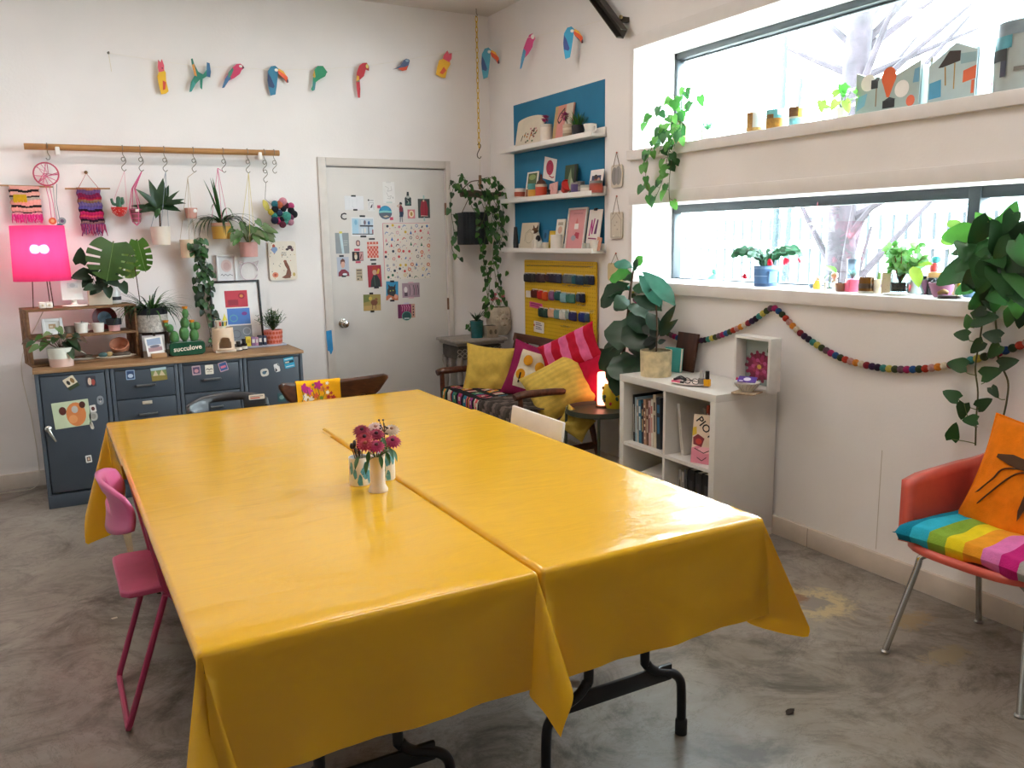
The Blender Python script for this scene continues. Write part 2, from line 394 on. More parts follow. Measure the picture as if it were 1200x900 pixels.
_nt = PANE.node_tree; _b = _nt.nodes['Principled BSDF']; _g = _nt.nodes.new('ShaderNodeBsdfGlossy'); _t = _nt.nodes.new('ShaderNodeBsdfTransparent'); _x = _nt.nodes.new('ShaderNodeMixShader')
_g.inputs['Roughness'].default_value = .02; _x.inputs['Fac'].default_value = .06; _t.inputs['Color'].default_value = (.95, .98, .97, 1); _nt.nodes.remove(_b)
_nt.links.new(_t.outputs[0], _x.inputs[1]); _nt.links.new(_g.outputs[0], _x.inputs[2]); _nt.links.new(_x.outputs[0], _nt.nodes['Material Output'].inputs['Surface'])
window(1, U0, U1, 1.968, .075); window(2, L0, L1, 1.187, .07)
# door
t = tag(bpy.data.objects.new('door_1', None), kind='structure'); COL.objects.link(t)
doorm = M('#d6d3cf', .5, var=.03, scale=4)
MB().box(((dl+dr_)/2, .026, dt/2), (dr_-dl-.008, .04, dt-.012), doorm, bev=.002).build('slab', t)
MB().box(((dl+dr_)/2, .11, dt/2), (dr_-dl+.1, .03, dt+.1), doorm).build('light_block', t)  # unseen panel added to stop daylight leaking in around the slab
f = MB(); fo = dl-bk(371, 190).x
jm = M('#d2ccc5', .5, var=.03)
f.box((dl-fo/2, -.008, (dt+.06)/2), (fo-.004, .02, dt+.06), jm, bev=.003); f.box((dr_+.022, -.008, (dt+.06)/2), (.04, .02, dt+.06), jm, bev=.003)
f.box(((dl+dr_)/2, -.008, dt+.031), (dr_-dl, .02, .056), jm, bev=.003)
q = bk(386, 402, -.019); q2 = bk(392, 430, -.019); bl = M('#1f86c2', .6, var=.1)
f.flat([(q.x-.02, q.z+.09), (q.x+.022, q.z+.095), (q.x+.026, q.z-.05), (q.x+.012, q.z-.08), (q.x+.005, q.z-.085), (q.x-.003, q.z-.06), (q.x-.016, q.z-.055)], -.0185, bl)
f.build('door_frame', t)
k = MB(); p = bk(402, 379, .006)
k.lathe([(.0001, 0), (.033, 0), (.034, .006), (.014, .012), (.012, .03), (.026, .042), (.03, .055), (.026, .068), (.014, .073), (.0001, .073)], CHROME, mx=Matrix.Rotation(R(90), 4, 'X'), seg=18)
k.build('door_knob', t, (p.x, .006, p.z))
for py in (245, 356): MB().cyl((0, 0, -.045), (0, 0, .045), .009, M('#7d5b44', .5, .3)).build('hinge', t, (dr_-.002, -.004, bk(523, py).z))
# ---------------------------------------------------------------- the two tables and their cloths
def vinyl():
    m = bpy.data.materials.new('yellow_vinyl'); m.use_nodes = True; nt = m.node_tree; b = nt.nodes['Principled BSDF']; L = nt.links.new
    b.inputs['Base Color'].default_value = lin('#ebb220'); b.inputs['Roughness'].default_value = .16; b.inputs['Specular IOR Level'].default_value = .55
    b.inputs['Coat Weight'].default_value = .4; b.inputs['Coat Roughness'].default_value = .08
    g = nt.nodes.new('ShaderNodeNewGeometry')
    mp = nt.nodes.new('ShaderNodeMapping'); mp.inputs['Scale'].default_value = (1.6, 4, 4); L(g.outputs['Position'], mp.inputs[0])
    n = nt.nodes.new('ShaderNodeTexNoise'); n.inputs['Scale'].default_value = 3; n.inputs['Detail'].default_value = 4; n.inputs['Distortion'].default_value = 1.2; L(mp.outputs[0], n.inputs['Vector'])
    n2 = nt.nodes.new('ShaderNodeTexNoise'); n2.inputs['Scale'].default_value = 4; n2.inputs['Detail'].default_value = 2; L(g.outputs['Position'], n2.inputs['Vector'])
    ad = nt.nodes.new('ShaderNodeMath'); ad.operation = 'ADD'; L(n.outputs['Fac'], ad.inputs[0]); L(n2.outputs['Fac'], ad.inputs[1])
    bp = nt.nodes.new('ShaderNodeBump'); bp.inputs['Strength'].default_value = .13; bp.inputs['Distance'].default_value = .02
    L(ad.outputs[0], bp.inputs['Height']); L(bp.outputs['Normal'], b.inputs['Normal']); L(bp.outputs['Normal'], b.inputs['Coat Normal'])
    t = nt.nodes.new('ShaderNodeBsdfTranslucent'); t.inputs['Color'].default_value = lin('#f0a000')
    mx = nt.nodes.new('ShaderNodeMixShader'); mx.inputs['Fac'].default_value = .12
    L(b.outputs[0], mx.inputs[1]); L(t.outputs[0], mx.inputs[2]); L(mx.outputs[0], nt.nodes['Material Output'].inputs['Surface'])
    return m
VINYL = vinyl()
def cloth(name, label, x0, x1, y0, y1, zt, hang, ears, group, seed=1, tuck=0.):
    """top sheet x0..x1, y0 (near)..y1 (far); hang = left, right, near, far overhang; ears = fold directions at a corner"""
    rnd = random.Random(seed); rad = .014; mb = MB(); W_, D_ = x1-x0, y1-y0; nx, ny, nt = 26, 30, 14
    def rnds(s):
        q = rad*math.pi/2
        return (rad*math.sin(s/rad), rad*(1-math.cos(s/rad))) if s < q else (rad, rad+s-q)
    def topz(x, y): return zt+.0016*noise.noise(V((x*3, y*3, seed)))+.0008*noise.noise(V((x*11, y*11, seed+4)))
    mb.grid(lambda u, v: (x0+u*W_, y0+v*D_, topz(x0+u*W_, y0+v*D_) if 0 < u < 1 and 0 < v < 1 else zt), nx, ny, VINYL)
    ks = [rnd.uniform(5, 9) for _ in range(4)]; ps = [rnd.uniform(0, 6) for _ in range(4)]
    def wav(i, u, t): return math.sin(math.pi*u)**.5*t*t*(.007*math.sin(ks[i]*u*2+ps[i])+.002*math.sin(ks[i]*u*5.3+ps[i]))
    def arc(t, H): q = rad*math.pi/2; return t/.3*q if t < .3 else q+(H-q)*(t-.3)/.7
    def strip(i, n, H, fn): mb.grid(lambda u, t: fn(u, *rnds(arc(t, H)), arc(t, H)/H), n, nt, VINYL)
    L_, R_, N_, F_ = hang
    if N_: strip(0, nx, N_, lambda u, o, d, t: (x0+u*W_, y0-o-wav(0, u, t), zt-d-.004*t*noise.noise(V((u*3, seed, 1)))))
    if F_: strip(1, nx, F_, lambda u, o, d, t: (x0+u*W_, y1+o+wav(1, u, t), zt-d))
    tk = math.hypot(tuck, 1)
    if L_: strip(2, ny, L_, lambda u, o, d, t: (x0-o-(wav(2, u, t) if not tuck else 0)+tuck/tk*max(0, d-rad), y0+u*D_, zt-min(d, rad)-max(0, d-rad)/tk))
    if R_: strip(3, ny, R_, lambda u, o, d, t: (x1+o+wav(3, u, t), y0+u*D_, zt-d))
    for key, kn in ears.items():
        sx = -1 if 'L' in key else 1; sy = -1 if 'N' in key else 1
        T = V((x0 if sx < 0 else x1, y0 if sy < 0 else y1, zt)); hx = L_ if sx < 0 else R_; hy = N_ if sy < 0 else F_
        P = crom([V((p, a, b)) for p, a, b in kn], 7); n = len(P)-1
        def f(u, t):
            q = P[round(u*n)]; ph = R(max(0, min(90, q.x)))
            Lr = min(hy/max(math.cos(ph), 1e-4), hx/max(math.sin(ph), 1e-4)); o, d = rnds(arc(t, Lr))
            k = max(0, d-rad); dr = V((sx*q.y, sy*q.z, -1)).normalized()
            return T+V((sx*math.sin(ph)*o, sy*math.cos(ph)*o, -min(d, rad)))+dr*k
        mb.grid(f, n, nt, VINYL)
    o = mb.build(name, smooth=60, label=label, cat='tablecloth', group=group)
    b = bmesh.new(); b.from_mesh(o.data); bmesh.ops.remove_doubles(b, verts=b.verts, dist=.0006); bmesh.ops.recalc_face_normals(b, faces=b.faces)
    if max(b.faces, key=lambda q: q.calc_center_median().z).normal.z < 0: bmesh.ops.reverse_faces(b, faces=b.faces)
    b.to_mesh(o.data); b.free()
    return o
GR = 'yellow vinyl tablecloths'
EAR = [(0, 0, 0), (6, .14, .01), (12, .20, .02), (17, .02, -.10), (24, -.04, -.10), (34, .18, .06), (46, .42, .19), (58, .22, .08), (72, .02, .0), (90, 0, 0)]
EARL = [(0, 0, 0), (6, -.16, .02), (14, -.20, -.03), (24, -.06, -.05), (36, .10, .06), (46, .20, .18), (58, .04, .08), (72, -.25, .02), (82, -.40, 0), (90, -.42, 0)]
EARM = [(0, 0, 0), (8, .05, 0), (18, -.06, -.03), (30, -.02, .12), (44, .05, .22), (56, .21, .20), (68, .24, .08), (80, .06, 0), (90, 0, 0)]
EARF = [(0, 0, 0), (12, .05, 0), (30, .2, .25), (45, .30, .10), (60, .25, .02), (75, .03, .0), (90, -.04, 0)]
TX0, TXM0, TXM1, TX1, TY0, TY1 = -2.972, -2.232, -2.200, -1.505, -4.40, -1.985
cloth('tablecloth', 'yellow vinyl cloth across the far end of both tables, nearest the grey cabinets', TX0-.003, TX1, TY1-.80, TY1, .7435, (.50, .34, 0, .28), {'FL': EARF, 'FR': EARF}, GR, 3, .04)
cloth('tablecloth', 'glossy yellow vinyl cloth on the left table with the flower vases standing on it', TX0, TXM0, TY0, -2.70, .7470, (.29, .27, .30, 0), {'NL': EARL, 'NR': EARM}, GR, 5, .42)
cloth('tablecloth', 'glossy yellow vinyl cloth on the right table, its corner pointing at the salmon chair', TXM1, TX1, TY0, -2.645, .7505, (.22, .27, .30, 0), {'NR': EAR, 'NL': [(0, 0, 0), (30, -.06, .05), (60, .0, .02), (90, 0, 0)]}, GR, 9)
def folding_table(x0, x1, label, brace):
    xc = (x0+x1)/2; t = thing('folding_table', label, 'table', (xc, (TY0+TY1)/2, 0), 0, 'folding tables under yellow cloths')
    sh = .03 if brace else 0; w, d = x1-x0-.03, TY1-TY0-.03; bk_ = M('#1b1b1e', .38, .3, var=.05)
    MB().box((0, 0, .7205), (w, d, .038), M('#cfcac2', .5), bev=.006).build('tabletop', t)
    for s in (-1, 1):
        y = s*(d/2-.2)
        for k in (-1, 1):
            MB().tube([(k*.10+sh, y, .70), (k*.10+sh, y, .31), (k*.108+sh, y, .27), (k*.14+sh, y, .238), (k*.205+sh, y, .212), (k*.236+sh, y, .18), (k*.243+sh, y, .13), (k*.245+sh, y, .02)], .0145, bk_, 10, smooth=6).build('leg', t).data
        for k in (-1, 1): MB().lathe([(.019, 0), (.019, .045), (.015, .05)], M('#0c0c0d', .6), (k*.245+sh, y, 0), 12).build('foot_cap', t)
        MB().box((sh, y, .222), (.40, .014, .052), bk_, bev=.004).build('cross_bar', t)
        if brace and s < 0: MB().box((-.115, -.90, .235), (.13, .012, .022), M('#cfcdc8', .5), rot=(0, 0, -32), bev=.002).build('brace', t)
    return t
folding_table(TX0, TXM0, 'left folding table with black tubular legs under the cloth that carries the vases', False)
folding_table(TXM1, TX1, 'right folding table with black wishbone legs showing below its yellow cloth', True)

# ---------------------------------------------------------------- folding chairs (one pink, one black)
def folding_chair(label, loc, rz, cb, cs, cf):
    t = thing('folding_chair', label, 'chair', loc, rz)
    mb_, ms, mf = M(cb, .35, var=.04, coat=.15), M(cs, .45, var=.06), M(cf, .35, .0, var=.05)
    b = MB()
    def P(u, v):
        x = (u-.5)*.38; e = abs(u-.5)*2; top = .795-.035*e**3; bot = .62+.035*e**3
        y = .135-.06*e**2.2-.015*math.sin(math.pi*v); return (x, y+.015*v, bot+(top-bot)*v)
    nu, nv = 24, 9; vsn = [P(i/nu, j/nv) for j in range(nv+1) for i in range(nu+1)]
    fs = [(j*25+i, j*25+i+1, j*25+26+i, j*25+25+i) for j in range(nv) for i in range(nu) if not (4 <= j <= 6 and 7 <= i <= 16)]
    b.add(vsn, fs, mb_); b.build('backrest', t, solid=.014, smooth=60)
    s = MB(); o = [(-.19, .10), (-.165, .125), (.165, .125), (.19, .10), (.175, -.22), (.15, -.25), (-.15, -.25), (-.175, -.22)]
    s.prism(o, 0, .022, ms, Matrix.Translation((0, 0, .462)) @ Matrix.Rotation(R(-90), 4, 'X')); s.build('seat', t, bev=.006)
    MB().tube([(-.175, .045, .74), (-.178, -.0, .45), (-.18, -.285, .03), (-.165, -.29, .012), (.165, -.29, .012), (.18, -.285, .03), (.178, -.0, .45), (.175, .045, .74)], .010, mf, 8).build('front_leg', t)
    MB().tube([(-.19, .0, .43), (-.19, .135, .03), (-.18, .14, .012), (.18, .14, .012), (.19, .135, .03), (.19, .0, .43)], .010, mf, 8).build('rear_leg', t)
    MB().cyl((-.18, .0, .425), (.18, .0, .425), .008, mf, 8).build('hinge_bar', t)
    return t
folding_chair('pink folding chair with plastic backrest tucked under the left side of the yellow table', (-2.93, -3.12, 0), 90, '#d0608f', '#b84a70', '#a8365c')
bch = folding_chair('black folding chair in front of the grey drawers at the far end of the table', (-2.445, -1.955, 0), 0, '#1d2025', '#1a1a1d', '#222226')
lb = MB(); lb.prism(rrect(.075, .024, .004, .13, .775), -.0015, 0, M('#d8cfc4', .6)); paint(lb, .075, .024, .0925, .763, -.0015, [('r', .08, .2, .7, .45, '#b5443a'), ('r', .08, .55, .9, .75, '#8b8680')])
lb.build('paper_label', bch, (.0, .055, 0), label='small white and red printed label')
# white folding chair on the right side of the table: only its backrest rises above the cloth
t = thing('folding_chair', 'white folding chair with plain slab backrest between the table and the sofa', 'chair', (-1.52, -3.03, 0), -90)
wm = M('#e3ddd6', .4, var=.03)
MB().box((0, .115, .72), (.42, .016, .135), wm, rot=(-8, 0, 0), bev=.006).build('backrest', t)
MB().box((0, -.10, .44), (.38, .36, .022), wm, bev=.008).build('seat', t)
for s in (-1, 1):
    MB().tube([(s*.185, .105, .70), (s*.19, .07, .45), (s*.19, -.26, .01)], .011, WIRE, 8).build('front_leg', t)
    MB().tube([(s*.17, -.05, .43), (s*.17, .13, .01)], .011, WIRE, 8).build('rear_leg', t)
# ---------------------------------------------------------------- brown bentwood chair with the scarf
t = thing('wooden_chair', 'dark walnut chair with wide curved backrest standing in front of the white door', 'chair', (-1.885, -1.72, 0), 0)
wal = woodmat('#54301f', '#34190f', .3, (3, 30, 30), .3)
b = MB()
def P(u, v):
    x = (u-.5)*.58; e = abs(u-.5)*2; top = .785+.028*e**2; bot = .665+.055*e**2.5+(.065*max(0, e-.82)/.18 if e > .82 else 0)
    if e > .985: top -= .012
    return (x, .04-.11*e**2, bot+(top-bot)*v)
b.grid(P, 28, 6, wal); b.build('backrest', t, solid=.018, smooth=60)
s = MB(); s.prism(rrect(.44, .42, .12), 0, .03, wal, Matrix.Translation((0, -.2, .445)) @ Matrix.Rotation(R(90), 4, 'X')); s.build('seat', t, bev=.008)
for sx in (-1, 1):
    MB().tube([(sx*.17, .0, .70), (sx*.17, -.01, .42), (sx*.19, .06, .0)], [.016, .018, .012], wal, 10).build('rear_leg', t)
    MB().tube([(sx*.17, -.36, .43), (sx*.19, -.40, .0)], [.018, .012], wal, 10).build('front_leg', t)
# scarf folded over the backrest
b = MB(); ym = fabric('#f0a814')
def P(u, v):
    x = -.07+(u-.5)*.25; e = abs(x)*2/.58; top = .785+.028*e**2+.008; yb = .04-.11*e**2; s = (v-.5)*2
    if abs(s) < .12: a = s/.12*math.pi/2; return (x, yb+.014*math.sin(a), top-.014+.014*math.cos(a))
    d = (abs(s)-.12)*.20; return (x+.004*math.sin(9*d+u*5), yb+math.copysign(.014+.003*math.sin(u*14), s), top-.014-d)
b.grid(P, 14, 26, ym)
fl = random.Random(4)
for x, z, r, c in [(-.155, .765, .022, '#c0267a'), (-.125, .745, .018, '#d83a8c'), (-.07, .77, .02, '#c0267a'), (-.045, .745, .012, '#e07a3a'), (-.15, .715, .018, '#f5e6d0'), (-.115, .70, .014, '#f5e6d0'), (-.085, .715, .014, '#d85a2a'), (-.055, .70, .01, '#7a8a2a'), (-.02, .775, .008, '#f5e6d0'), (-.018, .75, .008, '#b52a2a'), (-.02, .725, .009, '#f5e6d0'), (-.016, .70, .01, '#b52a2a'), (.0, .72, .008, '#b52a2a'), (.01, .695, .012, '#a52020'), (-.1, .775, .006, '#6d7a2c')]:
    e = abs(x)*2/.58; b.flat([(x+r*(1+.3*math.cos(5*a))*math.cos(a), z+r*(1+.3*math.cos(5*a))*math.sin(a)) for a in [i*math.pi/15 for i in range(30)]], .04-.11*e**2-.0225, M(c, .9))
for k in range(5):
    x = -.17+k*.03; e = abs(x)*2/.58; b.tube([(x, .04-.11*e**2-.021, .69), (x+.014, .04-.11*e**2-.0215, .72), (x+.004, .04-.11*e**2-.0215, .76)], .0016, M('#4e5a22', .9), 4)
b.build('scarf', None, (-1.885, -1.72, 0), label='yellow scarf with magenta flowers folded over the back of the brown chair', cat='scarf', smooth=60)

# ---------------------------------------------------------------- salmon armchair on the right
t = thing('shell_armchair', 'salmon shell armchair with chrome legs against the right wall', 'chair', (-.345, -4.415, 0), -90)
sal = M('#d2594a', .32, var=.06, coat=.25)
s = MB()                                         # seat pan: a rounded dish
def P(u, v):
    a = 2*math.pi*u; c, n = math.cos(a), math.sin(a); k = 1/(abs(c)**3.2+abs(n)**3.2)**(1/3.2)
    return (c*k*.265*v, n*k*.255*v-.0, .395+.03*v**3)
s.grid(lambda u, v: P(u, v), 40, 8, sal, wrap=True); s.build('seat', t, solid=.03, smooth=70)
s = MB()
def P(u, v):
    th = R(-205+ (230)*u) if False else None
    # path: front of one arm, back along it, round the back, forward along the other arm
    q = u*2-1; aq = abs(q); sg = 1 if q > 0 else -1
    if aq > .55: k = (aq-.55)/.45; x, y = .245+.01*k, .12-.30*k; h = .25-.02*k
    elif aq > .28: k = (aq-.28)/.27; a = k*math.pi/2; x, y = .145+.10*math.sin(a), .12+.12*math.cos(a); h = .25+.15*(1-k)**2.5
    else: x, y = aq/.28*.145, .24; h = .40
    fl_ = 1+.10*v; lean = .05*v*(1 if aq < .55 else 1-(aq-.55)/.45)
    if aq > .9: h -= (aq-.9)/.1*.012
    return (sg*x*fl_, y+lean+(.035*v*(aq-.55)/.45 if aq > .55 else 0), .41+h*v)
s.grid(P, 60, 8, sal); s.build('backrest', t, solid=.046, smooth=70)
for x, y, fx_, fy in ((-.19, -.16, -.245, -.255), (.19, -.16, .245, -.255), (-.18, .16, -.215, .265), (.18, .16, .215, .265)):
    MB().tube([(x*.7, y*.8, .385), (x, y, .37), (x+(fx_-x)*.18, y+(fy-y)*.18, .31), (fx_, fy, .008)], .0115, CHROME, 10, smooth=5).build('leg', t)
    MB().lathe([(.016, 0), (.017, .006), (.012, .012)], STEEL, (fx_, fy, 0), 12).build('foot_cap', t)
STR = ['#0f7f9c', '#2fb2cf', '#86a83a', '#e6cf22', '#e89a28', '#dc78b4', '#c42478', '#a8a29c', '#8fa0b0']
def pillow(mb, w, h, th, matf, n=22, piping=None, pw=2.6, crease=.004, seed=0, ex=.55):
    """a stuffed cushion standing in the x,z plane, centred, front = -y"""
    def T(u, v):
        a, b = abs(u*2-1), abs(v*2-1); return max(0, (1-a**pw))**ex*max(0, (1-b**pw))**ex
    def S(u, v, sg):
        x, z = (u-.5), (v-.5); k = 1-.10*(1-(abs(z)*2)**2)*(abs(x)*2)**3; k2 = 1-.10*(1-(abs(x)*2)**2)*(abs(z)*2)**3
        c = crease*noise.noise(V((u*4, v*4, seed+sg)))*3*T(u, v)+crease*noise.noise(V((u*14, v*5, seed+sg)))*T(u, v)
        return (x*w*k, sg*(th/2*T(u, v)+c), z*h*k2)
    mb.grid(lambda u, v: S(u, v, -1), n, n, matf); mb.grid(lambda u, v: S(1-u, v, 1), n, n, (lambda u, v: matf(1-u, v)) if callable(matf) else matf)
    if piping:
        e = [(i/12, 0) for i in range(12)]+[(1, i/12) for i in range(12)]+[(1-i/12, 1) for i in range(12)]+[(0, 1-i/12) for i in range(12)]
        mb.tube([S(a, b, 0) for a, b in e], .005, piping, 6, closed=True)
    return mb
b = MB(); sm = [fabric(c) for c in STR]
pillow(b, .50, .50, .075, lambda u, v: sm[min(7, int((1-u)*8))], 32, pw=12, crease=.006, ex=.22)
o = b.build('seat_cushion', None, (-.365, -4.425, .468), -90, rx=-90, label='seat cushion in rainbow stripes lying on the salmon armchair', cat='cushion', smooth=80)
o.rotation_euler = Euler((R(90), 0, R(90)), 'XYZ')
b = MB(); om = fabric('#e67a0c')
pillow(b, .46, .46, .12, om, 26, pw=3.2, crease=.012, seed=5, piping=om)
ink = M('#4a2c12', .9)
def proud(x, z): a, c = abs(x)/.23, abs(z)/.23; return -(.06*max(0, 1-a**3.2)**.55*max(0, 1-c**3.2)**.55)-.009
def ink_line(pts, r):
    P_ = crom([V((x, 0, z)) for x, z in pts], 6); b.tube([(p.x, proud(p.x, p.z), p.z) for p in P_], r, ink, 5)
def ink_blob(pts):
    n = len(pts); cx, cz = sum(p[0] for p in pts)/n, sum(p[1] for p in pts)/n
    b.add([(cx, proud(cx, cz)-.002, cz)]+[(x, proud(x, z)-.002, z) for x, z in pts], [(0, (i+1) % n+1, i+1) for i in range(n)], ink)
ink_blob(ell(.035, .045, .022, .018, 14)); ink_blob(ell(.06, .06, .012, .012, 10)); ink_blob([(.02, .03), (.045, .03), (.03, -.04), (.02, -.11), (.012, -.135), (.004, -.10), (.005, -.04)])
ink_blob([(.03, .05), (-.02, .075), (-.08, .085), (-.135, .075), (-.135, .062), (-.08, .045), (0, .035)])
ink_line([(.02, .045), (-.05, .02), (-.11, -.07), (-.14, -.12)], .003); ink_line([(.015, .05), (-.09, .03), (-.12, -.02), (-.17, -.10)], .003)
ink_line([(.03, .06), (-.005, .10), (-.04, .075)], .0028); ink_line([(.05, .065), (.035, .10), (.04, .15)], .0025); ink_line([(.06, .05), (.12, .0), (.14, -.12)], .003); ink_line([(.06, .06), (.12, .06), (.16, -.02)], .003); ink_line([(.065, .07), (.11, .10), (.15, .15)], .002)
py = rt(1124, 560, -.22).y-.29
b.build('throw_pillow', None, (-.235, py, .635), -90, rx=-26, ry=3, label='orange pillow printed with a brown mosquito leaning in the salmon armchair', cat='pillow', smooth=80)

# ---------------------------------------------------------------- white cube bookcase
BX0, BX1, BY0, BY1, BH = -.43, -.024, -3.065, -2.30, .768
t = thing('cube_bookcase', 'white four-cube bookcase standing against the right wall below the window', 'bookcase', ((BX0+BX1)/2, (BY0+BY1)/2, 0), -90)
d, wd = BX1-BX0, BY1-BY0; bw = M('#dedbd6', .42, var=.015)
for nme, c, dd in (('top_panel', (0, 0, BH-.019), (wd, d, .038)), ('bottom_panel', (0, 0, .019), (wd, d, .038))): MB().box(c, dd, bw, bev=.002).build(nme, t)
for s in (-1, 1): MB().box((s*(wd/2-.019), 0, BH/2), (.038, d, BH-.076), bw, bev=.0015).build('side_panel', t)
MB().box((0, .002, BH/2), (.018, d-.004, BH-.076), bw).build('divider', t)
for s in (-1, 1): MB().box((s*(wd/4-.0145), .002, BH/2), (wd/2-.047, d-.004, .018), bw).build('shelf', t)
BKZ = BH/2+.009
BC = ((BX0+BX1)/2, (BY0+BY1)/2)
def bloc(lx, ly, z): return (BC[0]+ly, BC[1]-lx, z)          # bookcase-local to world
def book(label, lx, ly, z, th, dep, h, cov, shapes=(), lean=0, group='books in the white bookcase', rz=-90, pages='#e9e2d4'):
    t = thing('book', label, 'book', bloc(lx, ly, z), rz, group, ry=lean)
    c = MB(); m = M(cov, .5, var=.05)
    c.box((-th/2+.0012, 0, h/2), (.0024, dep, h), m); c.box((th/2-.0012, 0, h/2), (.0024, dep, h), m); c.box((0, -dep/2+.0012, h/2), (th-.0048, .0024, h), m)
    paint(c, th, h, -th/2, 0, -dep/2, shapes); c.build('cover', t)
    MB().box((0, .002, h/2), (th-.006, dep-.006, h-.008), M(pages, .8)).build('pages', t)
    return t
bks = [('black', '#1e1f24', .014, .262, '#d9d2c6'), ('pale blue', '#9fbccb', .012, .25, '#e8e4dc'), ('white and grey', '#d8d3ca', .010, .24, '#4a4a50'), ('teal blue', '#2f6d8d', .022, .24, '#d6e2e6'), ('dark navy', '#23283c', .013, .225, '#c8b37e'), ('rust and cream patterned', '#b58a73', .020, .25, '#5b2f2a'), ('brown', '#6b4a3c', .014, .235, '#e0d4c0'), ('pale pink', '#d9b3ae', .018, .25, '#7a3b45'), ('white with red lettering', '#e2dad0', .014, .262, '#b33a32'), ('cream', '#d6c8b0', .022, .29, '#50443a'), ('black and blue', '#22262f', .034, .28, '#3a6f92')]
x = -wd/2+.060
for nm, c, th, h, c2 in bks:
    sh = [('r', .2, .70, .8, .86, c2), ('r', .25, .30, .75, .62, c2)] if nm not in ('black', 'pale blue') else [('r', .3, .2, .7, .8, c2)]
    if 'patterned' in nm: sh += [('e', .5, .15+.14*k, .3, .03, '#e8d3b8') for k in range(6)]
    book(f'{nm} book standing upright in the upper far cube of the white bookcase', x+th/2, -.05, BKZ, th, .20, h, c, sh, lean=-2); x += th+.0045
x = .03
book('white ring folder leaning in the upper near cube behind the pink book', x+.032, -.02, BKZ, .022, .21, .27, '#d9d6d2', [('r', .3, .1, .7, .5, '#c2bdb8')], lean=-9)
for nm, c, th, h in (('grey', '#8c8680', .02, .25), ('dark red', '#a5452f', .017, .27), ('black and silver', '#26262b', .03, .25), ('dark brown', '#2f2622', .04, .24), ('charcoal', '#1c1d22', .05, .27)):
    book(f'{nm} book upright at the back of the upper near cube', x+.09+th/2, .05, BKZ, th, .19, h, c, [('r', .25, .6, .75, .85, '#b9b0a2')]); x += th+.008
# the art book standing face out
t = thing('book', 'pink and cream art book with bold black lettering standing face out in the bookcase', 'book', bloc(.262, -.14, BKZ), -66, 'books in the white bookcase', rx=-7)
c = MB(); cw, ch = .165, .245
c.box((0, 0, ch/2), (cw, .022, ch), M('#e6d2bd', .5), bev=.002)
paint(c, cw, ch, -cw/2, 0, -.011, [('p', [(0, .0), (1, 0), (1, .12), (.55, .3), (.2, .36), (0, .3)], '#df8aa0'), ('p', [(.05, .38), (.32, .34), (.4, .52), (.18, .6), (.03, .52)], '#7d2b35'), ('p', [(.0, .55), (.14, .6), (.12, .75), (0, .72)], '#d9b83a'), ('e', .45, .28, .24, .07, '#f3b7c4'), ('e', .22, .45, .1, .06, '#c23b35'), ('s', [(.1, .30), (.4, .22), (.7, .33)], .025, '#23161a'), ('t', 'PIOT', .40, .74, .23, -48, '#16141a'), ('t', '19', .74, .22, .2, -12, '#16141a'), ('s', [(.72, .95), (.78, .86), (.72, .78), (.8, .7), (.72, .62), (.82, .52), (.74, .42)], .03, '#43282a'), ('s', [(.84, .95), (.92, .86), (.84, .77), (.94, .66), (.86, .56)], .03, '#43282a'), ('s', [(.2, .12), (.36, .06), (.5, .14)], .022, '#23161a')])
c.build('cover', t); MB().box((.003, .0, ch/2), (cw-.001, .017, ch-.004), M('#ece5d8', .8)).build('pages', t)
# lower cubes
b = MB(); b.tube([(0, -.16, .05), (.0, .12, .05)], .045, M('#dfe6e6', .8), 14); b.tube([(.0, -.1601, .05), (.0, -.15, .05)], .03, M('#9fb7bd', .8), 12)
b.build('paper_roll', None, bloc(-.20, .0, .04), -90, label='white paper roll lying in the lower far cube of the bookcase', cat='paper roll')
b = MB()
for k, c in enumerate(('#7ea5b5', '#c9d3d4', '#5c8ba1', '#e3e0da')): b.box((.0, 0, .018+k*.026), (.19-.01*k, .24, .022), M(c, .8), rot=(0, 0, k*7-8), bev=.008)
b.build('folded_fabric', None, bloc(-.20, -.03, .135), -82, label='pile of folded blue and white fabric in the lower far cube of the bookcase', cat='fabric')
b = MB(); b.box((0, 0, .05), (.06, .10, .10), M('#e6e2da', .6), bev=.006); b.cyl((0, 0, .1), (0, 0, .13), .016, M('#dcd8cf', .5))
b.build('glue_bottle', None, bloc(-.072, -.10, .04), -90, label='white squeeze bottle standing in the lower far cube of the bookcase', cat='bottle')
x = .03
for nm, c, th, h in (('light grey', '#b9b8b6', .02, .27), ('white', '#d4d2ce', .014, .26), ('slate', '#57595d', .02, .28), ('black', '#141417', .05, .29), ('dark grey', '#26272b', .045, .285), ('jet black', '#0e0e11', .06, .29)):
    book(f'{nm} binder upright in the lower near cube of the bookcase', x+th/2, .0, .039, th, .24, h, c, [('r', .3, .55, .7, .8, '#3a3a40')], group='binders in the lower near cube'); x += th+.006

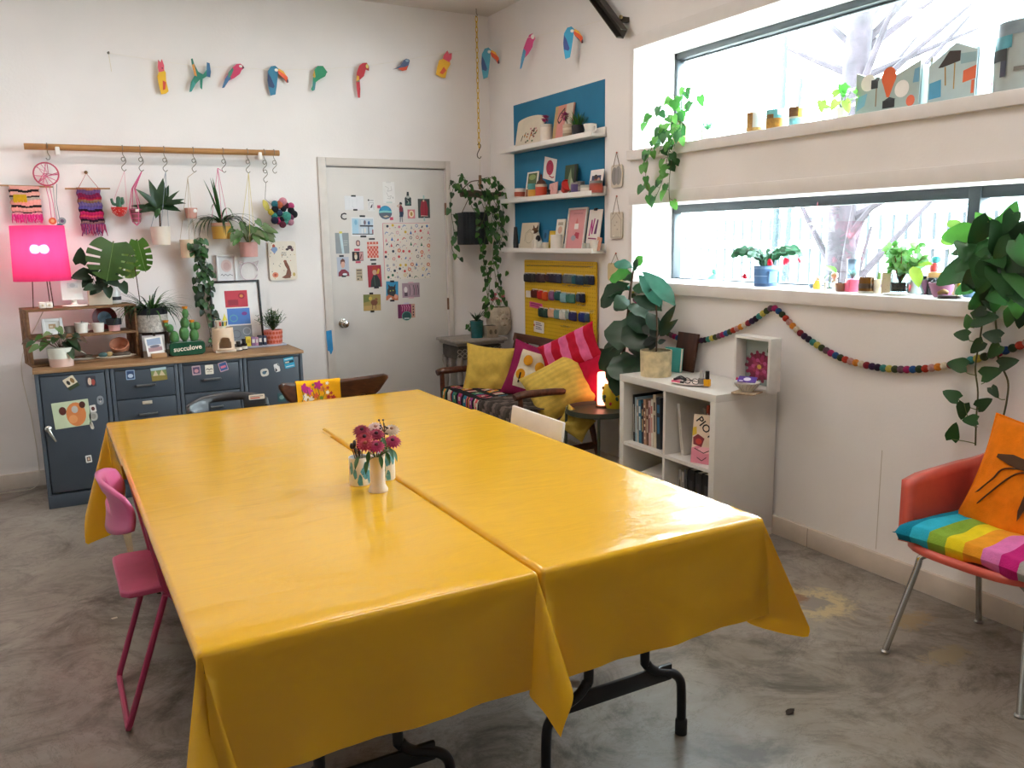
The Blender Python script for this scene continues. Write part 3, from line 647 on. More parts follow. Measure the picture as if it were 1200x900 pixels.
# ---------------------------------------------------------------- grey steel cabinets with the wooden worktop
CZ, CYF, CYB = .797, -.596, -.03
steel = M('#4a535d', .42, .0, var=.06, scale=5); steel2 = M('#424b55', .42, var=.06, scale=5); gap = M('#1a1d21', .7, var=0)
cx = [bk(px, 430, CYF).x for px in (38, 127.5, 208.5, 284.5, 355.5)]
KNOBM = M('#b9b7b1', .25, .9, var=.03)
def handle(parent, x, z, w=.10):
    h = MB(); h.tube([(x-w/2, -.004, z), (x-w/2, -.022, z+.002), (x+w/2, -.022, z+.002), (x+w/2, -.004, z)], .0075, M('#6d7276', .3, .7), 8); h.build('handle', parent)
def cab(i, label, kind):
    x0, x1 = cx[i]+.003, cx[i+1]-.003; xc = (x0+x1)/2; w = x1-x0
    t = thing('steel_cabinet', label, 'cabinet', (xc, CYF, 0), 0, 'grey steel cabinets along the back wall')
    d = CYB-CYF; b = MB()
    b.box((0, .02+(d-.02)/2, CZ/2), (w, d-.02, CZ), steel, bev=.003)
    for s in (-1, 1): b.box((s*(w/2-.010), .012, CZ/2), (.020, .026, CZ), steel, bev=.002)
    b.box((0, .012, CZ-.008), (w-.04, .026, .016), steel, bev=.002); b.box((0, .008, .04), (w, .03, .08), steel2, bev=.003)
    b.build('body', t)
    if kind == 'door_l' or kind == 'door_r':
        dz0, dz1 = .092, CZ-.02
        dm = MB().box((0, .006, (dz0+dz1)/2), (w-.052, .014, dz1-dz0), steel2, bev=.003).build('door', t)
        if kind == 'door_l':
            p = bk(57, 505, CYF); lx, lz = p.x-xc, p.z
            h = MB(); h.lathe([(.0001, .0), (.019, .0), (.019, .01), (.012, .016), (.0001, .018)], KNOBM, (lx, -.001, lz+.012), 16, Matrix.Rotation(R(90), 4, 'X'))
            h.tube([(lx, -.016, lz+.012), (lx+.012, -.022, lz-.02), (lx+.032, -.02, lz-.062)], [.011, .010, .006], KNOBM, 10); h.build('handle', dm)
        else:
            h = MB(); h.box((w/2-.06, -.006, .45), (.022, .018, .05), KNOBM, bev=.004); h.build('handle', dm)
    else:
        for k in range(4):
            z1 = CZ-.022-k*.176; z0 = z1-.170
            dr = MB().box((0, .006, (z0+z1)/2), (w-.046, .014, z1-z0), steel2, bev=.003).build('drawer', t)
            handle(dr, .0, z0+.075)
            if k == 1 or k == 2:
                c = MB(); c.box((0, -.004, z0+.145), (.055, .006, .020), M('#c9bfae', .5, .3), bev=.002); c.box((0, -.0075, z0+.136), (.03, .002, .006), M('#8d8476', .5)); c.build('label_holder', dr)
    return t, xc
cab(0, 'grey steel cabinet with a lever handle, tall door and a painted card, beneath the crate', 'door_l')
cab(1, 'grey steel drawer unit beside the lever-handled cabinet, with a landscape magnet', 'drawers')
cab(2, 'grey steel drawer unit directly behind the black folding chair', 'drawers')
cab(3, 'grey steel door cabinet at the end nearest the white door', 'door_r')
x0, x1 = cx[0]-.004, cx[4]+.004
CT = CZ+.020
b = MB(); b.box(((x0+x1)/2, (CYF+CYB)/2-.004, CZ+.0105), (x1-x0, CYB-CYF+.02, .019), woodmat('#a98663', '#86643f', .5, (2.5, 26, 26)), bev=.002)
b.build('worktop', None, label='thin wooden worktop running across the four grey steel cabinets', cat='worktop')
# magnets and cards on the steel fronts
FR = CYF-.0015
def mag(name, label, px0, py0, px1, py1, base, shapes=(), rot=0, cat='magnet', rnd=.004, th=.002, dr=0):
    p, q = bk(px0, py0, FR), bk(px1, py1, FR); w, h = abs(q.x-p.x), abs(p.z-q.z)
    return card(name, label, cat, ((p.x+q.x)/2, FR-.0005, (p.z+q.z)/2), 0, w, h, base, shapes, ry=rot, th=th, rnd=rnd, z0=-h/2, group='magnets and cards on the cabinets')
mag('painted_card', 'pale green card painted with an orange face held on the tall cabinet door', 60.5, 472, 107, 498, '#c3cfae', [('e', .62, .47, .27, .46, '#d8834a'), ('e', .27, .66, .1, .16, '#5a2a20'), ('e', .82, .8, .085, .13, '#4d241b'), ('e', .6, .66, .09, .14, '#b9b3ab'), ('e', .52, .3, .12, .16, '#e29a62')], -3, 'card', .002)
mag('picture_magnet', 'cream and dark green picture magnet tilted at the top of the tall door', 75.5, 442, 91, 455, '#d9cdb4', [('r', 0, 0, 1, .3, '#39452c'), ('e', .3, .6, .14, .2, '#2e2a26'), ('e', .7, .62, .16, .24, '#8a6a3c')], -28)
mag('photo_magnet', 'small photo magnet near the right edge of the tall cabinet door', 100.5, 441, 113, 452.5, '#3b3c46', [('e', .35, .5, .2, .35, '#d0b9a8'), ('e', .7, .4, .2, .3, '#a0483e')], -2)
mag('cat_magnet', 'grey round cat face magnet on the tall cabinet door', 113, 464, 122, 474, '#8d9298', [('e', .35, .6, .1, .1, '#22262a'), ('e', .65, .6, .1, .1, '#22262a'), ('e', .5, .35, .1, .07, '#d8cfc8')], 0, 'magnet', .018)
mag('flag_magnet', 'small white magnet with a red mark beside the painted card', 105, 475, 113, 482.5, '#e2ded8', [('e', .5, .5, .3, .28, '#5a2b2b')], -6)
mag('round_magnet', 'silver round magnet below the small white one beside the painted card', 104, 483, 115, 492.5, '#b4b1aa', [('e', .5, .5, .3, .3, '#979289')], 0, 'magnet', .02)
mag('shell_magnet', 'pale oval shell magnet hanging lowest beside the painted card', 105, 494, 110, 503, '#cfc8bb', [('e', .5, .6, .25, .25, '#b3a998')], -12, 'magnet', .01)
mag('square_magnet', 'white square magnet with a dark picture low on the tall cabinet door', 100, 534, 108, 541.5, '#e6e3df', [('r', .2, .2, .8, .8, '#55423f'), ('e', .5, .5, .18, .2, '#d8b9a0')], -3)
mag('picture_magnet', 'blue and white picture magnet on the first drawer unit', 147, 434, 158.5, 444.5, '#8fa7c4', [('r', .1, .1, .9, .9, '#2c4468'), ('e', .5, .4, .3, .2, '#b9c8d8')], 0)
mag('landscape_magnet', 'green and sandy landscape magnet on the first drawer unit', 176.5, 431.5, 196, 445, '#7c8a56', [('p', [(0, 0), (1, 0), (1, .35), (0, .45)], '#8a7a3a'), ('p', [(.1, .4), (.3, .85), (.45, .4)], '#c9b89a'), ('p', [(.5, .4), (.7, .8), (.9, .35)], '#cdbb98'), ('r', 0, .8, 1, 1, '#a8c0c8')], -3)
mag('photo_magnet', 'dusky pink photo magnet leftmost on the second drawer unit', 224.5, 429, 235.5, 439, '#b59aa2', [('r', .12, .15, .88, .85, '#5b4a68'), ('e', .5, .45, .25, .2, '#c98f96')], -2)
mag('lettered_magnet', 'cream magnet with a dark slogan on the second drawer unit', 240, 428, 250.5, 438, '#e3dccb', [('s', [(.12, .5), (.3, .62), (.5, .45), (.7, .6), (.88, .5)], .09, '#2a2a2e'), ('r', .2, .22, .8, .32, '#b5ab98')], 0)
mag('postcard_magnet', 'tilted pink and blue postcard magnet on the second drawer unit', 256, 424.5, 267, 434.5, '#c7a3b0', [('r', .08, .1, .92, .9, '#3a5a8c'), ('r', .2, .35, .8, .6, '#d9728a')], -14)
mag('fish_magnet', 'pale oval fish magnet on the door cabinet nearest the white door', 305, 432.5, 315, 440.5, '#d8d3c8', [('e', .45, .5, .25, .22, '#4a6a7c'), ('e', .7, .6, .1, .1, '#23313a')], -8, 'magnet', .016)
mag('bird_magnet', 'white and black bird magnet beside the blue postcard', 321, 426.5, 328, 435.5, '#e8e6e2', [('p', [(0, 0), (.5, .2), (.2, .6)], '#2a2c30'), ('p', [(.6, .9), (1, .6), (.9, 1)], '#2a2c30')], -10, 'magnet', .008)
mag('postcard_magnet', 'bright blue postcard magnet at the top corner of the door cabinet', 332.5, 419, 345, 430.5, '#2f9fc4', [('r', .05, .45, .95, .68, '#22323e'), ('r', .1, .5, .5, .62, '#e0d4c0'), ('r', .1, .12, .9, .2, '#d9e6ea'), ('r', .1, .8, .9, .88, '#d9e6ea')], -8)
mag('picture_magnet', 'dark teal picture magnet low on the door cabinet by the brown chair', 325, 461, 335, 470, '#2d5a60', [('e', .5, .5, .3, .25, '#7a9a94')], 0)

# ---------------------------------------------------------------- wooden settee in the corner with its cushions
SX0, SX1, SYN, SYF = -.73, -.10, -1.69, -.55
t = thing('wooden_settee', 'low wooden armed settee in the corner below the yellow pegboard', 'sofa', ((SX0+SX1)/2, (SYN+SYF)/2, 0), -90)
sw = woodmat('#5f3422', '#3c1c11', .35, (3, 30, 30), .2); d, wd = SX1-SX0, SYF-SYN
def arm(s):
    a = MB(); x = s*(wd/2); a.tube([(x, -d/2-.03, .57), (x, -d/2+.05, .582), (x, 0, .575), (x, d/2-.08, .53)], [.022, .025, .022, .017], sw, 10, smooth=5)
    return a.build('armrest', t)
for s in (-1, 1):
    arm(s)
    MB().tube([(s*wd/2, -d/2+.01, .57), (s*(wd/2), -d/2+.015, .36), (s*(wd/2), -d/2-.0, .0)], [.016, .021, .013], sw, 10).build('leg', t)
    MB().tube([(s*wd/2, d/2-.13, .53), (s*wd/2, d/2-.10, .34), (s*wd/2, d/2-.02, .0)], [.016, .02, .013], sw, 10).build('leg', t)
    MB().box((s*wd/2, 0, .20), (.02, d-.1, .045), sw, bev=.005).build('stretcher', t)
for y_ in (-d/2+.02, d/2-.16): MB().box((0, y_, .335), (wd, .026, .06), sw, bev=.005).build('rail', t)
bkp = MB()
for s in [i/6-.5 for i in range(7)]: bkp.tube([(s*(wd-.06), d/2-.14, .34), (s*(wd-.06), d/2-.02, .78)], .011, sw, 8)
bkp.box((0, d/2-.015, .79), (wd, .026, .06), sw, rot=(-14, 0, 0), bev=.006); bkp.build('backrest', t)
cu = MB(); pillow(cu, wd-.05, d-.10, .11, fabric('#8a7468'), 20, pw=9); o = cu.build('seat_pad', t, (0, -.03, .405), smooth=80); o.rotation_euler = (R(90), 0, 0)
# crochet blanket over the seat and the front edge
def drape(name, label, y0, y1, zt, hang, matf, bumpy=.004, seed=1, x1=-.30):
    b = MB(); x0 = -.725
    def P(u, v):
        y = y0+(y1-y0)*u; s = v*(hang+(x1-x0)); wv = bumpy*noise.noise(V((u*7, v*9, seed)))*2
        if s < hang-.03: return (x0-.012-wv-.01*math.sin(u*14+seed)*(1-s/hang), y, zt-.03-(hang-.03-s))
        k = s-(hang-.03)
        if k < .047: a = k/.047*math.pi/2; return (x0-.012+.03*(1-math.cos(a)), y, zt-.03+.03*math.sin(a)+wv)
        return (x0+.018+(k-.047), y, zt+wv+.004*math.sin(u*9+v*7))
    b.grid(P, 40, 30, matf)
    return b.build(name, None, label=label, cat='blanket', smooth=80, solid=.008)
gq = [fabric(c) for c in ('#17171c', '#b03a4c', '#d88a3a', '#2f6f86', '#c9c0ae', '#8a3a78', '#3f7a58', '#d0555a')]
def gran(u, v):
    a, b2 = (u*7) % 1-.5, (v*6) % 1-.5; r = max(abs(a), abs(b2)); k = int(u*7)*5+int(v*6)*3
    return gq[0] if r > .36 else (gq[1+k % 7] if r > .22 else (gq[1+(k+3) % 7] if r > .1 else gq[4]))
def drp2(u, v): k = int(u*13+math.sin(v*9))+int(v*11); return (fabric('#4b4340'), fabric('#6b5f58'), fabric('#39342f'))[k % 3]
drape('crochet_blanket', 'black crochet blanket with bright granny squares spread on the far half of the settee', SYF-.62, SYF-.03, .468, .22, gran, seed=2, x1=-.22)
drape('knitted_blanket', 'grey brown knitted blanket on the near half of the settee', SYN+.05, SYF-.60, .470, .25, drp2, seed=6, x1=-.22)
def cushion(label, px, py, X, w, h, th, matf, rz, rx, ry, seed, piping=None, extra=None, pw=2.8, name='throw_cushion', n=22):
    c = rt(px, py, X); b = MB(); pillow(b, w, h, th, matf, n, piping, pw, .008, seed)
    if extra: extra(b, th)
    o = b.build(name, None, c, label=label, cat='cushion', group='cushions on the corner settee', smooth=80)
    o.rotation_mode = 'QUATERNION'
    o.rotation_quaternion = (Matrix.Rotation(R(rz), 4, 'Z') @ Matrix.Rotation(R(rx), 4, 'X') @ Matrix.Rotation(R(ry), 4, 'Y')).to_quaternion()
    return o
yl = fabric('#d3b352'); yl2 = fabric('#c9ab50')
cushion('mustard yellow cushion propped at the far arm of the settee by the white door', 573, 434, -.46, .36, .36, .13, yl, -36, -10, 6, 1)
bm_, cm, dm_ = fabric('#8c1f4d'), fabric('#dcd0b4'), fabric('#cf8f1e')
def dots(b, th):
    for i, (x, z) in enumerate([(-.035, .07), (.055, .045), (-.06, -.03), (.03, -.05), (.10, -.07), (.11, .10)]):
        o = ell(x, z, .033, .036, 14); b.add([(x, -th*.52-.012, z)]+[(p, -th*.52-.009+.0, q) for p, q in o], [(0, (k+1) % 14+1, k+1) for k in range(14)], dm_)
    for x, z in [(-.06, -.055), (.03, -.08)]: b.tube([(x, -th*.52-.012, z+.035), (x+.003, -th*.52-.013, z-.035)], .006, M('#2d2419', .9), 5)
cushion('burgundy cushion with a cream panel of mustard dots in the middle of the settee', 625, 437, -.36, .38, .38, .13, lambda u, v: cm if .24 < u < .95 and .18 < v < .86 else bm_, -48, -14, 14, 2, None, dots)
rs, ps_ = fabric('#b3152f'), fabric('#d4618f')
cushion('red and pink striped cushion lying on top of the others on the settee', 668, 413, -.26, .43, .26, .14, lambda u, v: rs if int(u*7) % 2 == 0 else ps_, -62, -16, -27, 3, n=28)
cushion('crimson cushion at the near end of the settee behind the plump yellow one', 688, 445, -.22, .36, .34, .13, fabric('#b00f33'), -70, -14, -8, 4)
cushion('plump mustard cushion with corduroy ribs at the near arm of the settee', 655, 455, -.38, .42, .38, .18, lambda u, v: yl2 if int(v*22) % 2 else yl, -48, -26, -32, 5)
cushion('old yellow cushion squeezed low at the near end of the settee', 674, 496, -.44, .20, .16, .08, fabric('#b9a04a'), -40, -20, 30, 6)

# ---------------------------------------------------------------- round side table with the glowing lamp and the floral pot
st = (-.335, -1.965)
t = thing('side_table', 'round green metal side table between the settee and the white bookcase', 'side table', (*st, 0), 0)
gm = M('#444b42', .45, .4, var=.05)
b = MB(); b.lathe([(.0001, .478), (.19, .478), (.20, .482), (.20, .512), (.195, .512), (.193, .49), (.0001, .49)], gm, seg=36); b.build('tray', t)
for k in range(4):
    a = R(45+90*k+10); c, s = math.cos(a), math.sin(a); MB().tube([(c*.195, s*.195, .49), (c*.20, s*.20, .0)], .009, gm, 8).build('leg', t)
b = MB(); b.tube([(.2*math.cos(R(a)), .2*math.sin(R(a)), .10) for a in range(0, 360, 20)], .006, gm, 6, closed=True); b.build('ring', t)
t = thing('table_lamp', 'small lit glass tube lamp glowing pink on the round side table', 'lamp', (*hz(706, 477, .49).xy, .4905), 0)
MB().lathe([(.0001, 0), (.04, 0), (.04, .012), (.03, .016)], M('#6b4a33', .5), seg=20).build('base', t)
MB().lathe([(.030, .014), (.032, .03), (.032, .20), (.028, .215), (.0001, .218)], M('#ff9c80', .4, var=0, emit=4), seg=20).build('lamp_shade', t)
# ---------------------------------------------------------------- bird garland across the corner
GC = [(127, 62), (191, 72), (234, 78), (273, 79), (322, 82), (374, 81), (425, 78), (470, 71), (522, 62), (573, 58)]
gp = [bk(x, y, -.03) for x, y in GC[:-1]]+[V((-.08, -.05, bk(573, 58, -.03).z))]+[rt(619, 44, -.08), rt(668, 34, -.08), rt(712, 22, -.01)]
b = MB(); b.tube(gp, .0012, M('#e8e2d6', .7), 5); b.lathe([(.0001, 0), (.008, 0), (.004, .004), (.004, .03)], M('#3a332d', .5), gp[0], 10, Matrix.Rotation(R(90), 4, 'X'))
b.tube([gp[0], gp[0]+V((.004, -.0, -.05)), gp[0]+V((.008, 0, -.11))], .001, M('#d9c9a0', .8), 4)
b.build('garland_string', None, label='thin string with its nail that carries the paper birds across the corner', cat='string')
def bird(label, px, py, plane, w, h, shapes, outline, rot=0):
    """a flat die-cut paper bird: outline in pixels of its own box, painted patches over it"""
    p = bk(px, py, -.034) if plane == 'b' else rt(px, py, -.08); k = mpp(p)
    kx = k
    W, H = w*kx, h*k; mb = MB()
    mb.prism([((a-.5)*W, (c-.5)*H) for a, c in outline], -.0015, 0, M(shapes[0], .7, var=.05))
    paint(mb, W, H, -W/2, -H/2, -.0015, shapes[1:])
    return mb.build('paper_bird', None, p, 0 if plane == 'b' else -38, ry=rot, label=label, cat='paper bird', group='paper birds on the garland')
COCK = [(.25, .0), (.62, .03), (.85, .1), (.72, .4), (.75, .62), (.62, .72), (.66, .82), (.52, 1), (.4, .9), (.22, .97), (.15, .75), (.2, .62), (.05, .5), (.12, .25)]
cock = ['#e2b22c', ('p', [(.2, .62), (.62, .66), (.66, .82), (.52, 1), (.4, .9), (.22, .97), (.15, .75)], '#d9566a'), ('p', [(.45, .4), (.7, .35), (.6, .15), (.4, .12)], '#c9462f'), ('e', .5, .74, .05, .02, '#22222a')]
TOUC = [(.15, .0), (.38, .05), (.45, .3), (.52, .6), (.55, .78), (.72, .8), (.95, .62), (1, .48), (.93, .46), (.8, .6), (.62, .70), (.6, .9), (.45, 1), (.25, .97), (.1, .8), (.06, .5), (.08, .3)]
def tou(body, wing): return [body, ('p', [(.55, .78), (.58, .9), (.75, .86), (.97, .66), (1, .48), (.93, .46), (.8, .6), (.62, .70)], '#e0582a'), ('p', [(.55, .86), (.6, .92), (.8, .84), (.95, .66), (.8, .76)], '#efb23a'), ('p', [(.93, .46), (1, .48), (.98, .6), (.9, .54)], '#3c1a33'), ('e', .48, .86, .08, .05, '#f2efe6'), ('p', [(.06, .5), (.1, .75), (.22, .6), (.36, .32), (.3, .25), (.1, .3)], wing)]
PARR = [(.0, .0), (.1, .02), (.3, .3), (.55, .42), (.8, .6), (.88, .75), (1, .84), (.97, .92), (.85, 1), (.68, .97), (.5, .82), (.3, .6), (.15, .35)]
parr = ['#c73d63', ('p', [(0, 0), (.1, .02), (.3, .3), (.42, .4), (.3, .55), (.15, .35)], '#2c5f8a'), ('p', [(.3, .6), (.5, .82), (.55, .75), (.42, .5), (.3, .4)], '#3f7f6b'), ('e', .85, .9, .07, .05, '#f0ece4'), ('p', [(.93, .8), (1, .84), (.97, .92), (.92, .88)], '#33252c')]
HUMM = [(.0, .0), (.1, .02), (.3, .25), (.5, .4), (.48, .15), (.56, .1), (.62, .42), (.8, .5), (.95, .48), (1, .65), (.97, .9), (.85, .92), (.82, .7), (.65, .55), (.45, .62), (.3, .85), (.25, 1), (.18, .98), (.2, .8), (.28, .5), (.1, .3)]
humm = ['#2f7d6a', ('p', [(.82, .7), (.8, .5), (.95, .48), (1, .65), (.97, .9), (.85, .92)], '#2a5f86'), ('p', [(.28, .5), (.38, .48), (.3, .85), (.2, .8)], '#d0893a'), ('p', [(0, 0), (.1, .02), (.3, .25), (.2, .35)], '#39908a')]
ROUN = [(.1, .0), (.22, .05), (.3, .35), (.55, .48), (.85, .6), (.95, .75), (1, .76), (.92, .84), (.75, 1), (.45, .98), (.25, .82), (.15, .5), (.1, .2), (0, .05)]
roun = ['#2f8a63', ('p', [(.25, .82), (.3, .55), (.2, .5), (.15, .6)], '#d8a43a'), ('p', [(.1, 0), (.22, .05), (.28, .3), (.15, .4)], '#2f7a80')]
MACA = [(.1, .0), (.25, .0), (.3, .25), (.28, .5), (.6, .62), (.75, .8), (.98, .78), (1, .9), (.85, 1), (.55, .98), (.3, .9), (.1, .7), (.02, .45), (.05, .2)]
maca = ['#b8323c', ('p', [(.02, .45), (.1, .62), (.25, .6), (.25, .5)], '#d9a32f'), ('p', [(.05, .43), (.26, .46), (.2, .5)], '#3f8a6a'), ('e', .86, .9, .1, .06, '#d8c46a')]
SMAL = [(.0, .1), (.3, .2), (.55, .05), (.8, .15), (.92, .5), (1, .85), (.98, .95), (.8, 1), (.65, .85), (.45, .45), (.2, .22)]
smal = ['#4c5a7a', ('p', [(.3, .2), (.55, .05), (.8, .15), (.9, .5), (.7, .35), (.5, .3)], '#d9532f'), ('e', .85, .85, .1, .1, '#8ca0b0')]
bird('red-crested yellow cockatoo cut-out, first paper bird from the nail', 191, 90, 'b', 14, 40, cock, COCK)
bird('green hummingbird cut-out with raised blue tail, second paper bird from the nail', 234, 89, 'b', 26, 38, humm, HUMM)
bird('pink parrot cut-out with blue tail, leftmost of the two pink parrots', 273, 89, 'b', 27, 29, parr, PARR)
bird('dark blue toucan cut-out hanging left above the white door', 325, 95, 'b', 26, 34, tou('#3a7fa0', '#27406a'), TOUC)
bird('round green bird cut-out hanging above the left edge of the white door', 374, 92, 'b', 21, 29, roun, ROUN)
bird('long-tailed red macaw cut-out hanging above the white door', 425, 94, 'b', 17, 40, maca, MACA)
bird('small blue and orange bird cut-out, the smallest on the garland', 470, 76, 'b', 22, 15, smal, SMAL)
bird('pale yellow cockatoo cut-out with pink crest hanging left of the yellow chain', 522, 76, 'b', 20, 33, ['#efb838']+cock[1:2]+[('p', [(.45, .4), (.7, .35), (.6, .15), (.4, .12)], '#e0603a')], COCK, 30)
bird('light blue toucan cut-out beside the yellow chain in the corner', 574, 74, 'r', 23, 35, tou('#58aac6', '#3a5a94'), TOUC)
bird('pink and blue parrot cut-out on the wall above the blue panel', 618, 60, 'r', 21, 38, ['#cf4a86', ('p', [(0, 0), (.1, .02), (.35, .35), (.42, .5), (.3, .6), (.15, .35)], '#4f9cc6'), ('e', .86, .9, .1, .07, '#f4f2ee')], PARR, -4)
bird('bright blue toucan cut-out, last paper bird on the right wall', 671, 50, 'r', 25, 36, tou('#3fa6cf', '#3a4f94'), TOUC)

# ---------------------------------------------------------------- wooden rail with hooks
RY = -.10
r0, r1 = bk(28, 171.5, RY), bk(327, 179.5, RY)
t = thing('hanging_rail', 'long wooden rail on two white brackets with plants and crafts hanging below it', 'rail', (0, 0, 0))
MB().tube([r0, r1], .019, woodmat('#b5854f', '#96683a', .5, (3, 30, 30)), 14).build('rod', t)
for px in (62.5, 301):
    k = (px-28)/299; p = r0.lerp(r1, k); bm__ = MB(); bm__.tube([p+V((0, .0, -.024)), p+V((0, .095, -.024))], .014, WHITE, 10); bm__.box(p+V((0, .002, -.022)), (.026, .046, .05), WHITE, bev=.006); bm__.build('bracket', t)
def hook_at(px): return r0.lerp(r1, (px-28)/299)
def shook(px, drops=1, label='', size=.05):
    """S hook(s) over the rail; returns the point the lowest hook carries"""
    p = hook_at(px); t = MB(); z = p+V((0, 0, 0))
    for k in range(drops):
        rr_ = .023 if k == 0 else .013; top = z
        pts = [top+V((-rr_*.9, rr_*.2 if k == 0 else 0, .002))] if k == 0 else []
        if k == 0:
            pts = [p+V((0, .0235*math.sin(R(a)), .0235*math.cos(R(a)))) for a in range(-120, 121, 30)]
            pts += [p+V((0, .004, -.035)), p+V((.010, 0, -.055)), p+V((.006, -.0, -.072)), p+V((-.006, 0, -.074)), p+V((-.012, 0, -.064))]; z = p+V((0, 0, -.072))
        else:
            pts = [z+V((.012*math.cos(R(a)), 0, .010+.012*math.sin(R(a)))) for a in range(200, -1, -40)]
            pts += [z+V((.012, 0, -.01)), z+V((-.012, 0, -.035)), z+V((-.012, 0, -.05)), z+V((0, 0, -.062)), z+V((.012, 0, -.052))]; z = z+V((0, 0, -.062))
        t.tube(crom([V(q) for q in pts], 3), .0024, WIRE, 6)
    t.build('s_hook', None, label=label, cat='hook', group='metal hooks on the wooden rail')
    return z
HK = [(52, 1, 'brass hook nearest the left end of the rail, holding the dreamcatcher'), (134, 2, 'metal hook on the rail holding the watermelon planter'), (154, 2, 'metal hook on the rail holding the pink net pot'), (182, 2, 'metal hook on the rail holding the dark leafy plant'), (217, 2, 'metal hook on the rail holding the trailing plant in its pale pot'), (254, 2, 'metal hook on the rail holding the spider plant'), (285, 2, 'metal hook on the rail holding the pink pot with arrow leaves'), (307, 3, 'chain of metal hooks on the rail holding the pompom wreath'), (320, 2, 'empty metal hook at the right end of the rail')]
HP = {px: shook(px, n, lb) for px, n, lb in HK}
PINK = M('#d2608c', .8)
# dreamcatcher
c = bk(54, 204, -.06); k = mpp(c)
t = thing('dreamcatcher', 'pink dreamcatcher ring with threads and hanging charms above the pink lamp', 'dreamcatcher', c)
a = MB(); rr = 13*k
a.tube([(rr*math.cos(i*math.pi/14), 0, rr*math.sin(i*math.pi/14)) for i in range(28)], .0045, M('#b54a62', .7), 6, closed=True); a.build('hoop', t)
a = MB(); rn = random.Random(3)
for i in range(11):
    p, q = rn.uniform(0, 6.28), rn.uniform(0, 6.28); a.tube([(rr*math.cos(p), 0, rr*math.sin(p)), (rr*.2*math.cos(q), -.003, rr*.2*math.sin(q)), (rr*math.cos(q+1), 0, rr*math.sin(q+1))], .0022, M(('#d2608c', '#c98ba0', '#a8425e')[i % 3], .8), 5)
a.build('web', t)
a = MB()
for i, (x, z, xx) in enumerate([(-2, -12, 1), (2, -12, 8), (6, -12, 11), (10, -11, 15)]):
    zz = (-50, -56, -58, -52)[i]; a.tube([(x*k, 0, z*k), (xx*k*.5, -.004, (z+zz)/2*k), (xx*k*.6, -.004, zz*k)], .0022, M(('#c65a86', '#c65a86', '#8fa0a0', '#6f8f92')[i], .8), 5)
a.build('cords', t)
for x, z, c_ in ((1.5, -54, '#c96a3a'), (8.5, -61, '#2c6f7a'), (11.5, -54, '#8a9a9a')):
    q = MB(); q.lathe([(.0001, -.002), (4*k, -.002), (4.2*k, 0), (4*k, .002), (.0001, .002)], M(c_, .6), mx=Matrix.Rotation(R(90), 4, 'X'), seg=16); q.ball((0, -.003, 0), (2*k, .002, 2*k), M('#d9b27a' if c_ == '#c96a3a' else '#5a4a6a', .6), 8, 5); q.build('charm', t, (x*k, -.006, z*k))
MB().tube([HP[52], c+V((0, 0, rr))], .0012, M('#d9cdbb', .8), 4).build('loop', t, -c)
# weavings
def weaving(label, px0, py0, px1, py1, dow, bands, fringe, fr0, skew=0, extra=None):
    p, q = bk(px0, py0, -.03), bk(px1, py1, -.03); w, h = q.x-p.x, p.z-q.z
    t = thing('woven_wall_hanging', label, 'wall hanging', (p.x+w/2, -.03, p.z))
    d0, d1 = bk(dow[0], dow[2], -.03), bk(dow[1], dow[3], -.03)
    MB().tube([d0-V(t.location), d1-V(t.location)], .005, woodmat('#b08a5c', '#8f6b42'), 8).build('dowel', t)
    a = MB(); mats = [fabric(c) for c, _ in bands]; cut = []; s_ = 0
    for _, n in bands: s_ += n; cut.append(s_)
    def mf(u, v):
        y = v*s_+.35*math.sin(u*9)
        for i, c in enumerate(cut):
            if y < c: return mats[i]
        return mats[-1]
    a.grid(lambda u, v: ((u-.5)*w*(1+skew*v*.1)+skew*v*.045+.003*math.sin(v*30), -.012-.003*math.sin(v*s_*3.1)-.002*math.sin(u*50), -v*h), 24, 44, mf); a.build('woven_cloth', t, solid=.006)
    a = MB(); fm = [fabric(c) for c in fringe]; rn = random.Random(len(label)); n = 34; fz = (py1-fr0)
    fl = bk(px1, fr0, -.03).z-V(t.location).z
    for i in range(n):
        u = (i+.5)/n; x = (u-.5)*w*(1+skew*.1)+skew*.045; L_ = h*.26*rn.uniform(.8, 1.15)
        a.tube([(x, -.013, -h+.006), (x+rn.uniform(-.004, .004), -.015-rn.uniform(0, .004), -h-L_*.5), (x+rn.uniform(-.012, .012), -.012, -h-L_)], [.0042, .004, .002], fm[i % len(fm)], 5)
    a.build('fringe', t)
    if extra: extra(t, w, h)
    return t
def tuft(t, w, h):
    a = MB(); rn = random.Random(2); m = fabric('#c9a92a')
    for i in range(60):
        u, v = rn.random(), rn.random(); x = -w*.36+u*w*.40; a.tube([(x, -.02, -h*.30), (x+rn.uniform(-.004, .004), -.032, -h*.42-v*.01), (x+rn.uniform(-.006, .006), -.028, -h*.58+v*.02)], .004, m, 4)
    a.build('yellow_tassel', t, label='yellow wool tassel')
weaving('pale pink weaving with black stripes, yellow tassel and hot pink fringe above the lamp', 10, 218, 49, 252, (-4, 62, 217, 219), [('#d9a49a', 2), ('#1c191b', 1.1), ('#dca99d', 2), ('#201c1e', 1), ('#a9a49a', 1.2), ('#dd9f98', 3), ('#1f1a1d', 1), ('#d9a196', 2.3), ('#2a1f22', .7), ('#dd98a0', 1)], ['#d23a86', '#dc4f96', '#c93280'], 266, .05, tuft)
